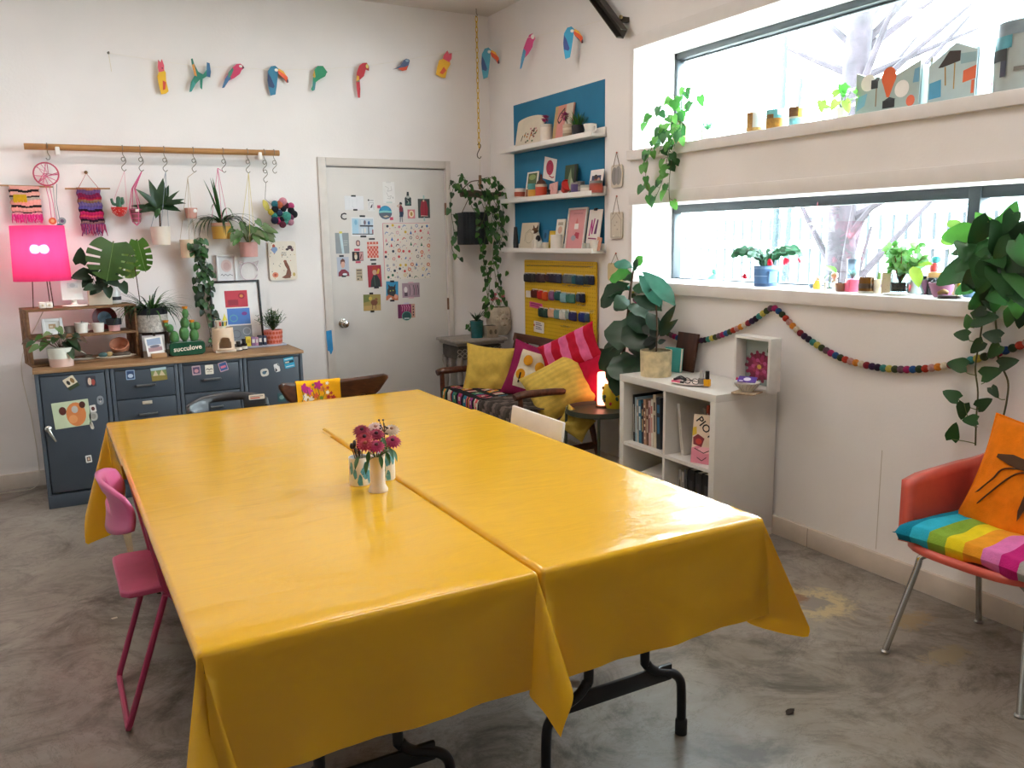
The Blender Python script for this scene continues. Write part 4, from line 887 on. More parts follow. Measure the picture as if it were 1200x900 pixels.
t = weaving('purple and crimson striped weaving hanging by a cord beside the watermelon planter', 89, 220, 121, 264, (76, 129, 221, 221), [('#a06a4a', 1), ('#6a4a7a', 2), ('#7a1f4a', 2), ('#a02540', 1), ('#8a6a52', 1.2), ('#6a5a8a', 2), ('#5a4f94', 1.4), ('#2a1428', 1.2), ('#b52560', 1.6), ('#c9405a', 1), ('#9a2a5a', 1), ('#2a1528', 1.2), ('#8a6a6a', 1), ('#6a3f6a', .8)], ['#7a2a58', '#a83a62', '#5a3a78', '#c26a84'], 278, .2)
p = bk(101, 203, -.02); l = V(t.location)
MB().tube([bk(92, 220, -.03)-l, p-l, bk(115, 220, -.03)-l], .002, M('#b3564a', .8), 5).build('cord', t)
MB().lathe([(.0001, 0), (.010, 0), (.011, .006), (.006, .012), (.006, .022)], M('#7b5f3a', .4, .6), p+V((0, .018, .006))-l, 10, Matrix.Rotation(R(90), 4, 'X')).build('wall_hook', t)
# hanging pots. P(px, pixel row of the rim, pixel row of the base)
def hang_pot(name, label, cat, hook, px, pyr, pyb, wpx, col, taper=.86, cordm=None, decorate=None, apex=None, ncord=3, group=None, wallY=-.10):
    c = bk(px, pyb, wallY); k = mpp(c); r = wpx*k/2; h = (pyb-pyr)*k
    t = thing(name, label, cat, c, 0, group)
    a = MB(); a.lathe(potprof(r*taper, r, h), M(col, .5, var=.06), seg=24)
    if decorate: decorate(a, r, h)
    a.build('pot', t); soil(r-.006, h-.014).build('soil', t)
    top = (hook if apex is None else bk(*apex, wallY))-c; cm = cordm or M('#d9cdbb', .8)
    s = MB()
    for i in range(ncord):
        a_ = 2*math.pi*i/ncord+.5; s.tube([top, (r*math.cos(a_), r*math.sin(a_), h-.004)], .0016, cm, 5)
    if apex is not None: s.tube([hook-c, top], .002, cm, 5)
    s.build('cords', t)
    return t, r, h, k
G1, G2, G3, G4, G5 = leafm('#1f3d1e'), leafm('#2f5a2a'), leafm('#47702f'), leafm('#5d7b4a'), leafm('#173018')
STEM = M('#4b5a2c', .7, var=.1); BROWN = M('#4a3524', .8, var=.1)
# watermelon planter with tiny cactus
c = bk(140, 247, -.09); k = mpp(c); t = thing('watermelon_planter', 'red watermelon-slice planter with a tiny green cactus hanging from the rail', 'planter', c)
a = MB(); a.lathe([(.0001, -7*k), (4*k, -6*k), (7.5*k, -2.5*k), (9*k, 4*k), (8.2*k, 4*k), (.0001, 3*k)], M('#c8302c', .35), seg=20); rn = random.Random(1)
for i in range(26): q = rn.uniform(3.5, 5.9); z = rn.uniform(-4, 2.5); rz_ = 9*k*math.sqrt(max(.2, 1-((z-4)/11.5)**2)); a.ball((rz_*math.cos(q), rz_*math.sin(q), z*k), .0022, M('#f3dcd2', .5), 6, 4)
a.build('bowl', t)
a = MB(); g = M('#2f5f45', .5); a.tube([(0, 0, 3*k), (0, 0, 14*k)], [3.2*k, 2.6*k], g, 10); a.ball((0, 0, 14*k), 2.6*k, g, 10, 6)
a.tube([(-2*k, 0, 7*k), (-6*k, 0, 8*k), (-7.5*k, 0, 14*k)], [1.7*k, 1.7*k, 1.4*k], g, 8, smooth=4); a.tube([(2*k, 0, 8*k), (4.5*k, 0, 9.5*k), (4*k, 0, 15.5*k)], [1.7*k, 1.7*k, 1.4*k], g, 8, smooth=4); a.build('cactus', t)
a = MB()
for x in (-8.5, 8.5): a.tube([HP[134]-c, (x*k, 0, 4*k)], .0012, M('#e0a0b0', .8), 4)
a.build('cords', t)
# pink net pot
c = bk(160, 260, -.09); k = mpp(c); t = thing('net_hanger', 'small brown pot hanging in a pink cord net beside the watermelon planter', 'hanging pot', c)
a = MB(); a.lathe([(.0001, 0), (4.5*k, 0), (5*k, .004), (7*k, 15*k), (6.4*k, 15*k), (5.8*k, 10*k), (.0001, 9*k)], M('#8a4f52', .6, var=.2), seg=18); a.build('pot', t)
a = MB()
for i in range(4):
    q = i*math.pi/2+.4; a.tube([HP[154]-c, (2*k*math.cos(q), 2*k*math.sin(q), 38*k), (7.3*k*math.cos(q), 7.3*k*math.sin(q), 15*k), (4.8*k*math.cos(q), 4.8*k*math.sin(q), 0), (0, 0, -4*k)], .003, PINK, 5)
for z, r in ((4, 5.6), (9, 6.4), (14, 7.2)): a.tube([(r*k*math.cos(i*.5), r*k*math.sin(i*.5), z*k) for i in range(12)], .002, PINK, 4, closed=True)
a.build('cord_net', t)
a = MB(); a.box((1*k, -7*k, 13*k), (4*k, .006, 3*k), M('#e5dcd3', .5), bev=.002); a.build('tag', t)
# dark leafy dracaena
t, r, h, k = hang_pot('hanging_plant', 'dark glossy dracaena in a white hanging pot below the rail', 'hanging plant', HP[182], 189.5, 266, 287, 22, '#ded3c5', .9, M('#8b95a0', .7))
a = MB(); a.tube([(0, 0, h-.02), (.004, 0, h+.08), (-.002, 0, h+.15)], .0055, BROWN, 8); a.build('stem', t)
a = MB(); rn = random.Random(7)
for dx, dz, L_, W_ in [(-.55, .75, .19, .045), (-.75, .35, .17, .045), (-.9, .05, .17, .04), (.15, 1, .22, .07), (.7, .5, .18, .045), (.85, .25, .17, .045), (.75, .0, .14, .05), (-.6, -.05, .13, .05), (.25, .7, .2, .06), (-.15, .8, .19, .055), (-.35, .1, .1, .05), (.35, .05, .12, .055), (.6, .8, .2, .03), (-.2, -.5, .08, .04)]:
    z = h+.09+.06*rn.random(); a.leaf((0, -.005, z), (dx, rn.uniform(-.5, .1), dz), L_, W_, (G1, G5, G1, G2)[rn.randrange(4)], up=(0, -.8, .5), droop=.45, fold=.2, shape='lance', n=7)
a.build('leaves', t)
# tiny pink cup hung on the wall
c = bk(224.5, 256, -.05); k = mpp(c); a = MB(); a.lathe(potprof(6*k, 7.3*k, 12*k, .004), M('#c89488', .45), seg=18); a.ball((3.5*k, -6.6*k, 8.5*k), (2.2*k, .003, 2.2*k), WHITE, 8, 6)
a.build('wall_cup', None, c, label='small dusty pink cup fixed to the wall beside the hanging string', cat='cup')
# trailing plant in the pale pot
t, r, h, k = hang_pot('hanging_plant', 'long trailing vine in a pale hanging pot reaching down to the black picture frame', 'hanging plant', HP[217], 222, 281, 302, 19, '#d8c4a6', .92, M('#b8a48a', .8), None, (220, 208))
st_, fo = MB(), MB(); rn = random.Random(21); c0 = bk(222, 302, -.10)
for pts in ([(226, 285), (233, 279), (241, 290), (243, 300)], [(229, 285), (236, 300), (240, 330), (236, 350), (242, 372), (246, 390), (248, 408)], [(228, 286), (232, 310), (230, 335), (234, 352)], [(232, 286), (240, 310), (246, 330), (243, 350), (250, 370), (252, 390), (244, 408)], [(224, 284), (229, 300), (236, 318), (232, 340), (236, 362)], [(231, 286), (238, 298), (243, 314), (238, 332)]):
    vine(st_, fo, [bk(x, y, -.13+.05*min(1, i/3))-c0 for i, (x, y) in enumerate(pts)], STEM, [G2, G1, G5, G2], .045, .018, rn, r=.0018)
st_.build('stems', t); fo.build('leaves', t)
# spider plant in the yellow pot
def dec(a, r, h):
    a.lathe([(r*.945, h*.62), (r*.985, h*.8)], M('#4f938f', .5), seg=24); a.lathe([(r*.99, h*.81), (r*1.015, h*.99)], M('#c99a86', .5), seg=24)
t, r, h, k = hang_pot('hanging_plant', 'spider plant with thin arching leaves in a yellow and teal hanging pot', 'hanging plant', HP[254], 260, 261.5, 280, 22.5, '#c99a3e', .9, PINK, dec, (255, 197))
a = MB(); rn = random.Random(5)
for i in range(46):
    q = rn.uniform(0, 6.28); e = rn.uniform(.5, 1.5); a.leaf((.01*math.cos(q), .01*math.sin(q), h-.01), (math.cos(q)*.55*e, math.sin(q)*.42*e, 1.15), rn.uniform(.22, .36), .012, (G1, G5, G2)[i % 3], droop=rn.uniform(1.6, 2.6), fold=.3, shape='strap', n=9)
for dx in (-.1, .05, .02): a.leaf((0, 0, h), (dx-.12, -.1, 1), .30, .022, G2, droop=.2, shape='lance', n=6)
a.build('leaves', t)
# pink pot with arrow leaves
t, r, h, k = hang_pot('hanging_plant', 'arrow-leaved plant in a pink hanging pot below the pompom wreath', 'hanging plant', HP[285], 292, 284, 301, 21, '#cf9a93', .94, M('#d9c77a', .8))
a = MB(); s = MB(); rn = random.Random(9)
for i in range(26):
    q = rn.uniform(0, 6.28); d = V((math.cos(q)*.9+.05, math.sin(q)*.35-.35, rn.uniform(.3, 1.2))).normalized(); e = V((0, 0, h-.01))+d*rn.uniform(.08, .17)
    s.tube([(0, 0, h-.015), V((0, 0, h))+d*.05+V((0, 0, .02)), e], .0018, STEM, 4)
    dd = V((d.x+.1, d.y*.5-.2, -rn.uniform(.1, .9))); a.leaf(e, dd, rn.uniform(.06, .085), .042, (G4, G4, M('#6d7a55', .5, var=.2, trans=.2), G3)[i % 4], up=(0, -1, .5), shape='heart', droop=.3)
s.build('stems', t); a.build('leaves', t)
# pompom wreath
c = bk(330, 250, -.07); k = mpp(c); t = thing('pompom_wreath', 'round wreath of multicoloured wool pompoms with a yellow leaf on the wall', 'wreath', c)
pc = ['#1a1d2a', '#d24f86', '#5a1f34', '#e59aac', '#d8704a', '#2f7f92', '#161a26', '#d9c23a', '#3fa39a', '#262a4a', '#c43468', '#6a2038', '#58b0a8', '#e0a0b4', '#8a4a6a', '#1b1e28', '#cf3f74', '#1f2336']
MB().tube([(11*k*math.cos(i*.4), .01, 11*k*math.sin(i*.4)) for i in range(16)], .005, BROWN, 6, closed=True).build('hoop', t)
rn = random.Random(8)
for i in range(16):
    q = i*2*math.pi/16+.3; r_ = (13 if i % 2 else 10)*k; a = MB(); a.ball((0, 0, 0), rn.uniform(3.8, 5.2)*k, M(pc[i], .95, bump=1., bscale=500, var=.15, scale=60), 12, 8); a.build('pompom', t, (r_*math.cos(q), -.02-rn.uniform(0, .02), r_*math.sin(q)))
for i, (x, z, r_, c_) in enumerate([(4, -4, 6, '#4fb0a0'), (-4, 0, 4, '#2f4a6a'), (1, 5, 3.6, '#161a26'), (-1, -7, 3.6, '#1a1d2a')]): MB().ball((0, 0, 0), r_*k, M(c_, .95, bump=1., bscale=500, var=.15, scale=60), 12, 8).build('pompom', t, (x*k, -.035, z*k))
a = MB(); lm_ = M('#b8ad4a', .6, var=.15); a.leaf((-16*k, -.02, 2*k), (-.35, 0, 1), .085, .04, lm_, up=(0, -1, .2), shape='ovate'); a.leaf((-17*k, -.015, 6*k), (-.2, -.1, .6), .06, .035, lm_, up=(0, -1, .2), shape='ovate'); a.build('leaf', t, label='yellow green leaf')
MB().tube([HP[307]-c, (-18*k, 0, 16*k), (-11*k, .0, 10*k)], .0016, WIRE, 4).build('hanger', t)
# pictures on the wall beside the rail
p, q = bk(313, 283), bk(348, 327.5); w, h = q.x-p.x, p.z-q.z; rn = random.Random(12)
sh = [('e', .22, .80, .11, .07, '#8ba0c0'), ('e', .2, .88, .05, .05, '#b0503a'), ('p', [(.1, .78), (.22, .68), (.34, .8), (.2, .86)], '#7f97bd'), ('e', .78, .84, .09, .05, '#4a3038'), ('e', .68, .79, .06, .03, '#3f2a30'), ('e', .86, .78, .05, .04, '#6a4048'), ('p', [(.58, .14), (.5, .1), (.42, .07), (.55, .04), (.74, .05), (.78, .18), (.72, .35), (.62, .5), (.53, .48), (.56, .38), (.64, .28)], '#7a4a36'), ('e', .58, .48, .06, .04, '#8a5a44'), ('e', .2, .14, .11, .07, '#d88a6a'), ('e', .2, .14, .05, .035, '#b04a3a'), ('t', 'STAY', .55, .7, .055, '#5a5a5a'), ('t', 'WILD', .55, .65, .055, '#5a5a5a'), ('e', .88, .14, .05, .05, '#c9b06a')]
sh += [('e', rn.uniform(.05, .95), rn.uniform(.04, .96), .014, .012, rn.choice(['#b0503a', '#4a4a5a', '#c9a24a', '#8a5a44', '#3f5a4a'])) for _ in range(26)]
card('tin_sign', 'cream tin wall sign with a brown otter and small flowers beside the door', 'sign', ((p.x+q.x)/2, -.012, (p.z+q.z)/2), 0, w, h, '#e5dccd', sh, th=.006, rnd=.018, z0=-h/2)
p, q = bk(252, 299), bk(277.5, 330.5); w, h = q.x-p.x, p.z-q.z
frame_print('framed_print', 'small white framed print of a pale pink blot above the black frame', 'picture', ((p.x+q.x)/2, -.004, q.z), 0, w, h, '#e3e2e2', '#e2e0e2', [('e', .5, .62, .34, .26, '#dcc3c0'), ('e', .52, .6, .22, .17, '#cfaeac'), ('s', [(.12, .22), (.2, .28), (.3, .2), (.42, .27), (.55, .2), (.7, .26), (.88, .2)], .03, '#4a4a5a')], fw=.013, th=.022)
c = bk(292, 318, -.012); k = mpp(c); a = MB(); m = M('#d9c3cc', .5); a.tube([(10*k*math.cos(i*.28), 0, 10.5*k*math.sin(i*.28)) for i in range(22)], .0028, m, 6)
a.tube([(-9*k, 0, 6*k), (-10*k, 0, 12*k), (-4*k, 0, 9.5*k)], .0028, m, 6); a.tube([(9*k, 0, 6*k), (11.5*k, 0, 12*k), (5*k, 0, 9.5*k)], .0028, m, 6)
a.build('wire_cat_ring', None, c, label='thin pale pink wire ring with cat ears on the wall', cat='wall ornament')

# ---------------------------------------------------------------- things standing on the worktop
def ct(px, Y): p = bk(px, 405, Y); return V((p.x, Y, CT+.0005))
# wooden crate
cl = V((bk(98, 420, -.27).x, -.28, CT+.0005)); k = mpp(cl); CW, CD, CH = .60, .25, .335
t = thing('wooden_crate', 'rough wooden crate standing on its side as a two-level shelf on the worktop', 'crate', cl, 9)
wd = woodmat('#8f6743', '#644327', .75, (4, 26, 26)); bt = .014
for nme, c, dd in (('top_board', (0, 0, CH-bt/2), (CW, CD, bt)), ('bottom_board', (0, 0, bt/2), (CW, CD, bt)), ('shelf_board', (0, .0, .165), (CW-2*bt, CD-.01, bt))): MB().box(c, dd, wd, bev=.002).build(nme, t)
for s in (-1, 1):
    a = MB()
    for y_, ww in ((-.065, .115), (.065, .115)): a.box((s*(CW/2-bt/2), y_, CH/2), (bt, ww, CH-2*bt), wd, bev=.002)
    a.build('side_board', t)
MC = Matrix.Translation(cl) @ Matrix.Rotation(R(9), 4, 'Z')
def cr(x, y, z): return MC @ V((x, y, z))
def cpx(px, lvl, ly):     # crate-local x whose picture column is px on the given level
    p = bk(px, 380, cl.y+ly); return MC @ V(((MC.inverted() @ p).x, ly, {0: bt, 1: .165+bt/2, 2: CH}[lvl]+.0005))
# pink lamp
SHADE = bpy.data.materials.new('pink_shade'); SHADE.use_nodes = True; nt_ = SHADE.node_tree; nt_.nodes.remove(nt_.nodes['Principled BSDF'])
d1, d2, d3, m1, m2 = (nt_.nodes.new('ShaderNodeBsdf'+k_) for k_ in ('Diffuse', 'Translucent', 'Transparent')), None, None, None, None
d1, d2, d3 = d1; m1, m2 = nt_.nodes.new('ShaderNodeMixShader'), nt_.nodes.new('ShaderNodeMixShader')
d1.inputs['Color'].default_value = lin('#e84a9c'); d2.inputs['Color'].default_value = lin('#ff86c4'); d3.inputs['Color'].default_value = lin('#ffc4e0')
m1.inputs['Fac'].default_value = .6; m2.inputs['Fac'].default_value = .42
nt_.links.new(d1.outputs[0], m1.inputs[1]); nt_.links.new(d2.outputs[0], m1.inputs[2]); nt_.links.new(m1.outputs[0], m2.inputs[1]); nt_.links.new(d3.outputs[0], m2.inputs[2]); nt_.links.new(m2.outputs[0], nt_.nodes['Material Output'].inputs['Surface'])
p = cpx(55, 2, .02); k = mpp(p)
t = thing('table_lamp', 'pink pleated lamp glowing on wire legs at the left end of the crate', 'lamp', p)
sh_t, sh_b = (268-362)*-k, (331-362)*-k
a = MB(); n = 96
def P(u, v): q = u*2*math.pi; r = (27+2*(1-v))*k*(1+.03*abs(math.cos(6*q))); return (r*math.cos(q), r*math.sin(q), sh_b+(sh_t-sh_b)*v)
a.grid(P, n, 6, SHADE, wrap=True); a.build('lamp_shade', t, solid=.0015)
a = MB()
for i in range(3): q = i*2.094+.9; a.tube([(13*k*math.cos(q)*1.0, 13*k*math.sin(q), 0), (10*k*math.cos(q), 10*k*math.sin(q), sh_b+.06)], .003, BROWN, 6)
a.tube([(10*k*math.cos(i*.5236), 10*k*math.sin(i*.5236), sh_b+.06) for i in range(12)], .003, BROWN, 5, closed=True)
for i in range(3): q = i*2.094+.9; a.tube([(10*k*math.cos(q), 10*k*math.sin(q), sh_b+.06), (28*k*math.cos(q), 28*k*math.sin(q), sh_b+.01)], .002, BROWN, 5)
a.tube([(10*k, 0, sh_b+.06), (0, 0, sh_b+.06), (-10*k, 0, sh_b+.06)], .003, BROWN, 5); a.build('wire_legs', t)
a = MB(); a.lathe([(.014, sh_b+.06), (.014, sh_b+.10)], WHITE, seg=12); a.build('socket', t)
a = MB()
for x in (-.024, .024): a.ball((x, -.0, sh_b+.185), .026, M('#ffd9c8', .4, var=0, emit=36), 14, 10)
a.build('bulb', t)
b = MB(); q = bk(41, 470, -.02); b.tube([p+V((0, .04, 0)), V((p.x-.05, -.02, 1.05)), V((q.x-.05, -.016, .8)), V((q.x-.03, -.02, .45)), V((q.x-.02, -.03, .2)), V((q.x-.04, -.06, .02)), V((q.x-.2, -.10, .006)), V((q.x-.55, -.05, .006))], .0028, M('#cfc7ba', .6), 6, smooth=6)
b.build('lamp_cord', None, label='thin white electric cord hanging down the wall beside the tall steel cabinet', cat='cord')
for i, px in enumerate((51, 59)):
    p = cpx(px, 2, -.09); a = MB(); a.box((0, 0, .02), (.036, .036, .036), M('#e9e2d8', .4), bev=.006); a.ball((0, -.0175, .02), (.008, .002, .008), M('#c9b89a', .5), 8, 5)
    a.build('toy_block', None, p, 8, label=('left of two small white cubes at the foot of the pink lamp', 'right of two small white cubes at the foot of the pink lamp')[i], cat='cube', group='small white cubes')
p = cpx(90, 2, -.06); k = mpp(p)
t = thing('cake_stand', 'low white scalloped stand on the crate holding up a pale card', 'stand', p)
a = MB(); a.lathe([(.0001, 0), (12*k, 0), (14*k, .006), (13*k, .010), (4*k, .012), (2.4*k, .025), (3*k, .040), (.0001, .041)], CERAM, seg=26); a.build('foot', t)
card('photo_card', 'pale card standing on the white stand beside the pink lamp', 'card', p+V((-.008, .0, .041)), 4, 22*k, 22*k, '#e9e6e2', [('r', .3, .62, .8, .9, '#cfd0d2'), ('e', .55, .76, .14, .1, '#b4b8bd')], rx=-6)
# monstera
p = cpx(121, 2, -.01); k = mpp(p)
t = thing('monstera_plant', 'monstera with one huge split leaf in a pale box planter on the crate', 'potted plant', p)
a = MB(); bxw = 25*k; a.box((0, 0, 8.5*k), (bxw, .10, 17*k), M('#ddcfbc', .6, var=.04), bev=.004); a.build('planter', t); a = MB(); a.box((0, 0, 17*k), (bxw-.012, .088, .006), SOIL); a.build('soil', t)
def monstera(mb, c, d, up, L_, W_, mat):
    """a round heart-shaped blade with deep slits cut in from the edge between the veins"""
    d = V(d).normalized(); up = V(up); sd = d.cross(up).normalized(); nr = sd.cross(d); c = V(c)
    def at(x, t): return c+sd*x*W_+d*t*L_+nr*(.12*abs(x)*W_-.22*L_*max(0, t)**2)
    for s in (-1, 1):
        def edge(q):          # q 0 at the notch by the stalk .. 1 at the tip
            a = R(25+155*q); return (.5*math.sin(a)**.8*(1 if q < .6 else 1-.35*((q-.6)/.4)**2), .42-.5*math.cos(a) if q > .4 else .42-.52*math.cos(a))
        n = 48; rim = [(0, .04)]+[edge(i/n) for i in range(n+1)]; cen = [(0, max(.02, min(.97, .06+.9*(i/(n+1))**1.1))) for i in range(n+2)]
        slits = (.30, .45, .60, .74)
        for i in range(n+1):
            q = i/n; cut = any(abs(q-z) < .017 for z in slits); k0 = .42 if cut else 1.
            a0, a1, b0, b1 = cen[i], cen[i+1], rim[i], rim[i+1]
            def mixp(a, b, k): return (a[0]+(b[0]-a[0])*k, a[1]+(b[1]-a[1])*k)
            m0, m1 = mixp(a0, b0, .5*k0), mixp(a1, b1, .5*k0); b0, b1 = mixp(a0, b0, k0), mixp(a1, b1, k0)
            P_ = [at(s*p_[0], p_[1]) for p_ in (a0, a1, m1, b1, b0, m0)]
            mb.add(P_, [(0, 1, 2, 5), (5, 2, 3, 4)], mat)
    mb.tube([at(0, t_)+nr*.001 for t_ in (0.02, .3, .6, .95)], .0022, M('#6d8a4a', .5), 4)
lf, sm_ = MB(), MB(); base = V((0, 0, 16*k))
def lw(px, py, Y): return bk(px, py, Y)-p
mg = leafm('#3c5c28')
monstera(lf, lw(133, 283, -.42), (-.25, -.25, -1), (.05, -1, .25), .25, .27, mg); sm_.tube([base, lw(122, 325, -.36), lw(131, 290, -.40), lw(133, 283, -.415)], .0045, STEM, 6, smooth=4)
monstera(lf, lw(161, 281, -.34), (.12, -.05, -1), (-.3, -1, .2), .21, .13, leafm('#4d7a2c')); sm_.tube([base, lw(140, 320, -.33), lw(158, 285, -.33), lw(161, 281, -.335)], .004, STEM, 6, smooth=4)
monstera(lf, lw(143, 292, -.30), (.35, .0, -1), (.2, -1, .3), .20, .17, leafm('#6d8a3a')); sm_.tube([base, lw(138, 310, -.30), lw(143, 292, -.295)], .004, STEM, 6, smooth=4)
rn = random.Random(31)
for x, y_, dx, dz, L_ in [(94, 301, .1, 1, .095), (95, 322, -1, -.1, .10), (108, 318, -.7, .3, .07), (101, 330, -.5, -.5, .075), (126, 322, .6, .2, .10), (131, 328, .5, -.4, .10), (117, 335, -.2, -.8, .07), (145, 337, .3, -.8, .075), (111, 340, -.6, -.4, .07), (121, 330, .1, -.6, .09), (104, 337, -.9, -.2, .06), (127, 342, .1, -1, .07)]:
    q = lw(x, y_, -.36+rn.uniform(-.05, .05)); sm_.tube([base, (q+base)/2+V((0, 0, .03)), q], .002, STEM, 4); lf.leaf(q-V((dx, 0, dz)).normalized()*L_*.4, (dx, -.25, dz), L_, L_*.72, (G5, G1)[rn.randrange(2)], up=(0, -1, .4), shape='heart', droop=.3)
sm_.build('stems', t); lf.build('leaves', t)
p = cpx(139, 2, .04); k = mpp(p); a = MB(); a.lathe([(.0001, 0), (6.5*k, 0), (7*k, .01), (7*k, 13*k), (4*k, 19*k), (3.4*k, 25*k), (3.8*k, 26*k), (.0001, 26*k)], M('#dfdfdd', .3), seg=20); a.lathe([(7.1*k, 4*k), (7.1*k, 8*k)], M('#2a2a30', .6), seg=20)
a.build('jar', None, p, label='white bottle with a dark band behind the monstera planter', cat='bottle')
# crate, middle level
p = cpx(60, 1, -.02); k = mpp(p)
frame_print('framed_print', 'small white framed print with a tan square on the middle level of the crate', 'picture', p, 12, 22*k, 19*k, '#e4e1de', '#dedbd6', [('r', .25, .3, .75, .75, '#b08d64'), ('r', .32, .4, .55, .6, '#d8c9b0')], fw=.018, rx=-8)
p = cpx(81, 1, .02); k = mpp(p); a = MB(); a.lathe(potprof(5*k, 6*k, 8*k, .004), M('#a9a39b', .4), seg=18); a.build('cup', None, p, label='small grey cup behind the white mug on the crate', cat='cup')
p = cpx(95, 1, -.03); k = mpp(p); t = thing('mug', 'wide white mug with a handle in the middle of the crate', 'mug', p); a = MB(); a.lathe(potprof(6*k, 7.4*k, 12*k, .005), CERAM, seg=22); a.build('body', t)
MB().tube([(7*k, 0, 10*k), (10.5*k, 0, 9*k), (10.5*k, 0, 4*k), (6.4*k, 0, 2.5*k)], .0035, CERAM, 8, smooth=5).build('handle', t)
MB().tube([(0, 0, .03), (1*k, .0, 14*k)], .0035, STEEL, 6).build('spoon', None, p+V((.0, .01, .0)), label='metal spoon standing in the wide white mug', cat='spoon')
p = cpx(115.5, 1, -.05); k = mpp(p); a = MB(); a.lathe(potprof(5.4*k, 6.6*k, 10.5*k, .004), M('#e6dfd6', .35), seg=20); a.build('cup', None, p, label='small plain white cup right of the white mug on the crate', cat='cup')
p = cpx(124, 1, .075); k = mpp(p); a = MB(); a.lathe([(.0001, 0), (8*k, .004), (13.5*k, .010), (13.5*k, .013), (8*k, .008), (.0001, .006)], M('#8f2230', .3), seg=30); a.lathe([(.0001, .0075), (7.5*k, .0095)], M('#8fb4d0', .4, var=.4, scale=25), seg=24)
a.build('plate', None, p+V((0, .0, 13.6*k)), 9, rx=78, label='red rimmed plate with a blue centre standing at the back of the crate', cat='plate')
p = cpx(135, 1, -.04); k = mpp(p); t = thing('two_tone_pot', 'pot with black rim and pink base on the middle level of the crate', 'pot', p); a = MB(); a.lathe([(.0001, 0), (6*k, 0), (6.6*k, 7*k), (.0001, 7*k)], M('#d9a3a0', .5), seg=20); a.build('base', t); a = MB(); a.lathe([(.0001, 7*k), (8*k, 7*k), (8.6*k, 14*k), (7.8*k, 14*k), (7*k, 9*k), (.0001, 9*k)], M('#24262e', .5), seg=20); a.build('bowl', t)
# crate, lower level
p = cpx(140, 0, -.03); k = mpp(p); a = MB(); a.lathe([(.0001, 0), (5*k, 0), (8.5*k, 3*k), (10.5*k, 9*k), (10.5*k, 14*k), (9.3*k, 14*k), (9*k, 9*k), (6*k, 4*k), (.0001, 3*k)], TERRA, seg=26)
a.build('terracotta_bowl', None, p+V((.0, 0, 4.0*k)), 0, rx=38, ry=-8, label='terracotta bowl tipped towards the room on the lower level of the crate', cat='bowl')
p = cpx(134, 0, -.10); k = mpp(p); a = MB(); a.lathe([(.0001, 0), (19*k, .0), (22*k, .008), (21.4*k, .011), (18*k, .005), (.0001, .004)], M('#cbbfae', .5), seg=30, sy=.36)
a.build('oval_dish', None, p, 9, label='flat oval dish of oddments at the front of the lower crate level', cat='dish')
for nm, dx, dy, c_, s_ in (('beach pebble, teal and green', -14, -.005, '#3a5a5a', (5, 3, 3)), ('beach pebble, tan', -7, .01, '#b0925f', (4, 3, 3)), ('beach pebble, dark brown', 3, -.005, '#4a3a30', (7, 3, 2.4)), ('beach pebble, grey', 11, .006, '#5f564c', (5, 3, 2.6))):
    a = MB(); a.ball((0, 0, s_[2]*k*.9), (s_[0]*k, s_[1]*k, s_[2]*k), M(c_, .6, var=.2, scale=40), 12, 8); a.build('pebble', None, p+V((dx*k, dy, .006)), label=f'{nm}, lying in the oval dish in the crate', cat='pebble', group='pebbles in the oval dish')
p = cpx(96, 0, -.02); k = mpp(p); a = MB(); a.tube([(-9*k, 0, 14*k), (-4*k, 0, 9*k), (1*k, -.0, 4.5*k)], .005, WIRE, 8); a.lathe([(.0001, 0), (4*k, 1*k), (5.5*k, 4*k), (5*k, 4*k), (.0001, 1.6*k)], M('#7a6a58', .4, .5), (3*k, 0, .0), 16)
a.build('ladle', None, p, label='dark metal ladle leaning in the lower level of the crate', cat='ladle')
p = cpx(92, 0, -.07); a = MB(); a.lathe([(.0001, 0), (12*k, 0), (14*k, .006), (12*k, .004), (.0001, .003)], M('#bdb6aa', .5), seg=24, sy=.5); a.build('saucer', None, p, label='pale saucer under the ladle in the crate', cat='saucer')
# plant in the white and pink pot in front of the crate
p = ct(70, -.47); k = mpp(p); t = thing('potted_plant', 'white and blush pot with a sprawling leafy plant at the left end of the worktop', 'potted plant', p)
a = MB(); a.lathe(potprof(12.5*k, 14*k, 22*k), M('#d9b8ac', .5), seg=26); a.lathe([(13.25*k, 9.5*k), (14.15*k, 22*k)], M('#dfe2d6', .5), seg=26); a.build('pot', t); soil(13*k, 19.5*k).build('soil', t)
s_, f_ = MB(), MB(); rn = random.Random(14)
for x, y_, L_, m_ in [(-21, 26, .075, G4), (-12, 30, .08, G3), (-26, 31, .06, G2), (-3, 33, .07, G2), (-8, 40, .06, G4), (4, 38, .075, G1), (12, 31, .08, G1), (13, 25, .085, G5), (9, 20, .07, G1), (0, 46, .06, G4), (-17, 36, .055, G3), (16, 36, .06, G5), (6, 28, .07, G5), (-30, 34, .05, BROWN), (22, 32, .05, BROWN)]:
    q = V((x*k, rn.uniform(-.05, .03), y_*k)); s_.tube([(0, 0, 19*k), q*.5+V((0, 0, 14*k)), q], .002, BROWN, 4); f_.leaf(q, (x*.04+rn.uniform(-.3, .3), -.6, rn.uniform(-.7, .1)), L_, L_*.6, m_, up=(0, -.6, 1), shape='heart', droop=.4)
s_.build('stems', t); f_.build('leaves', t)
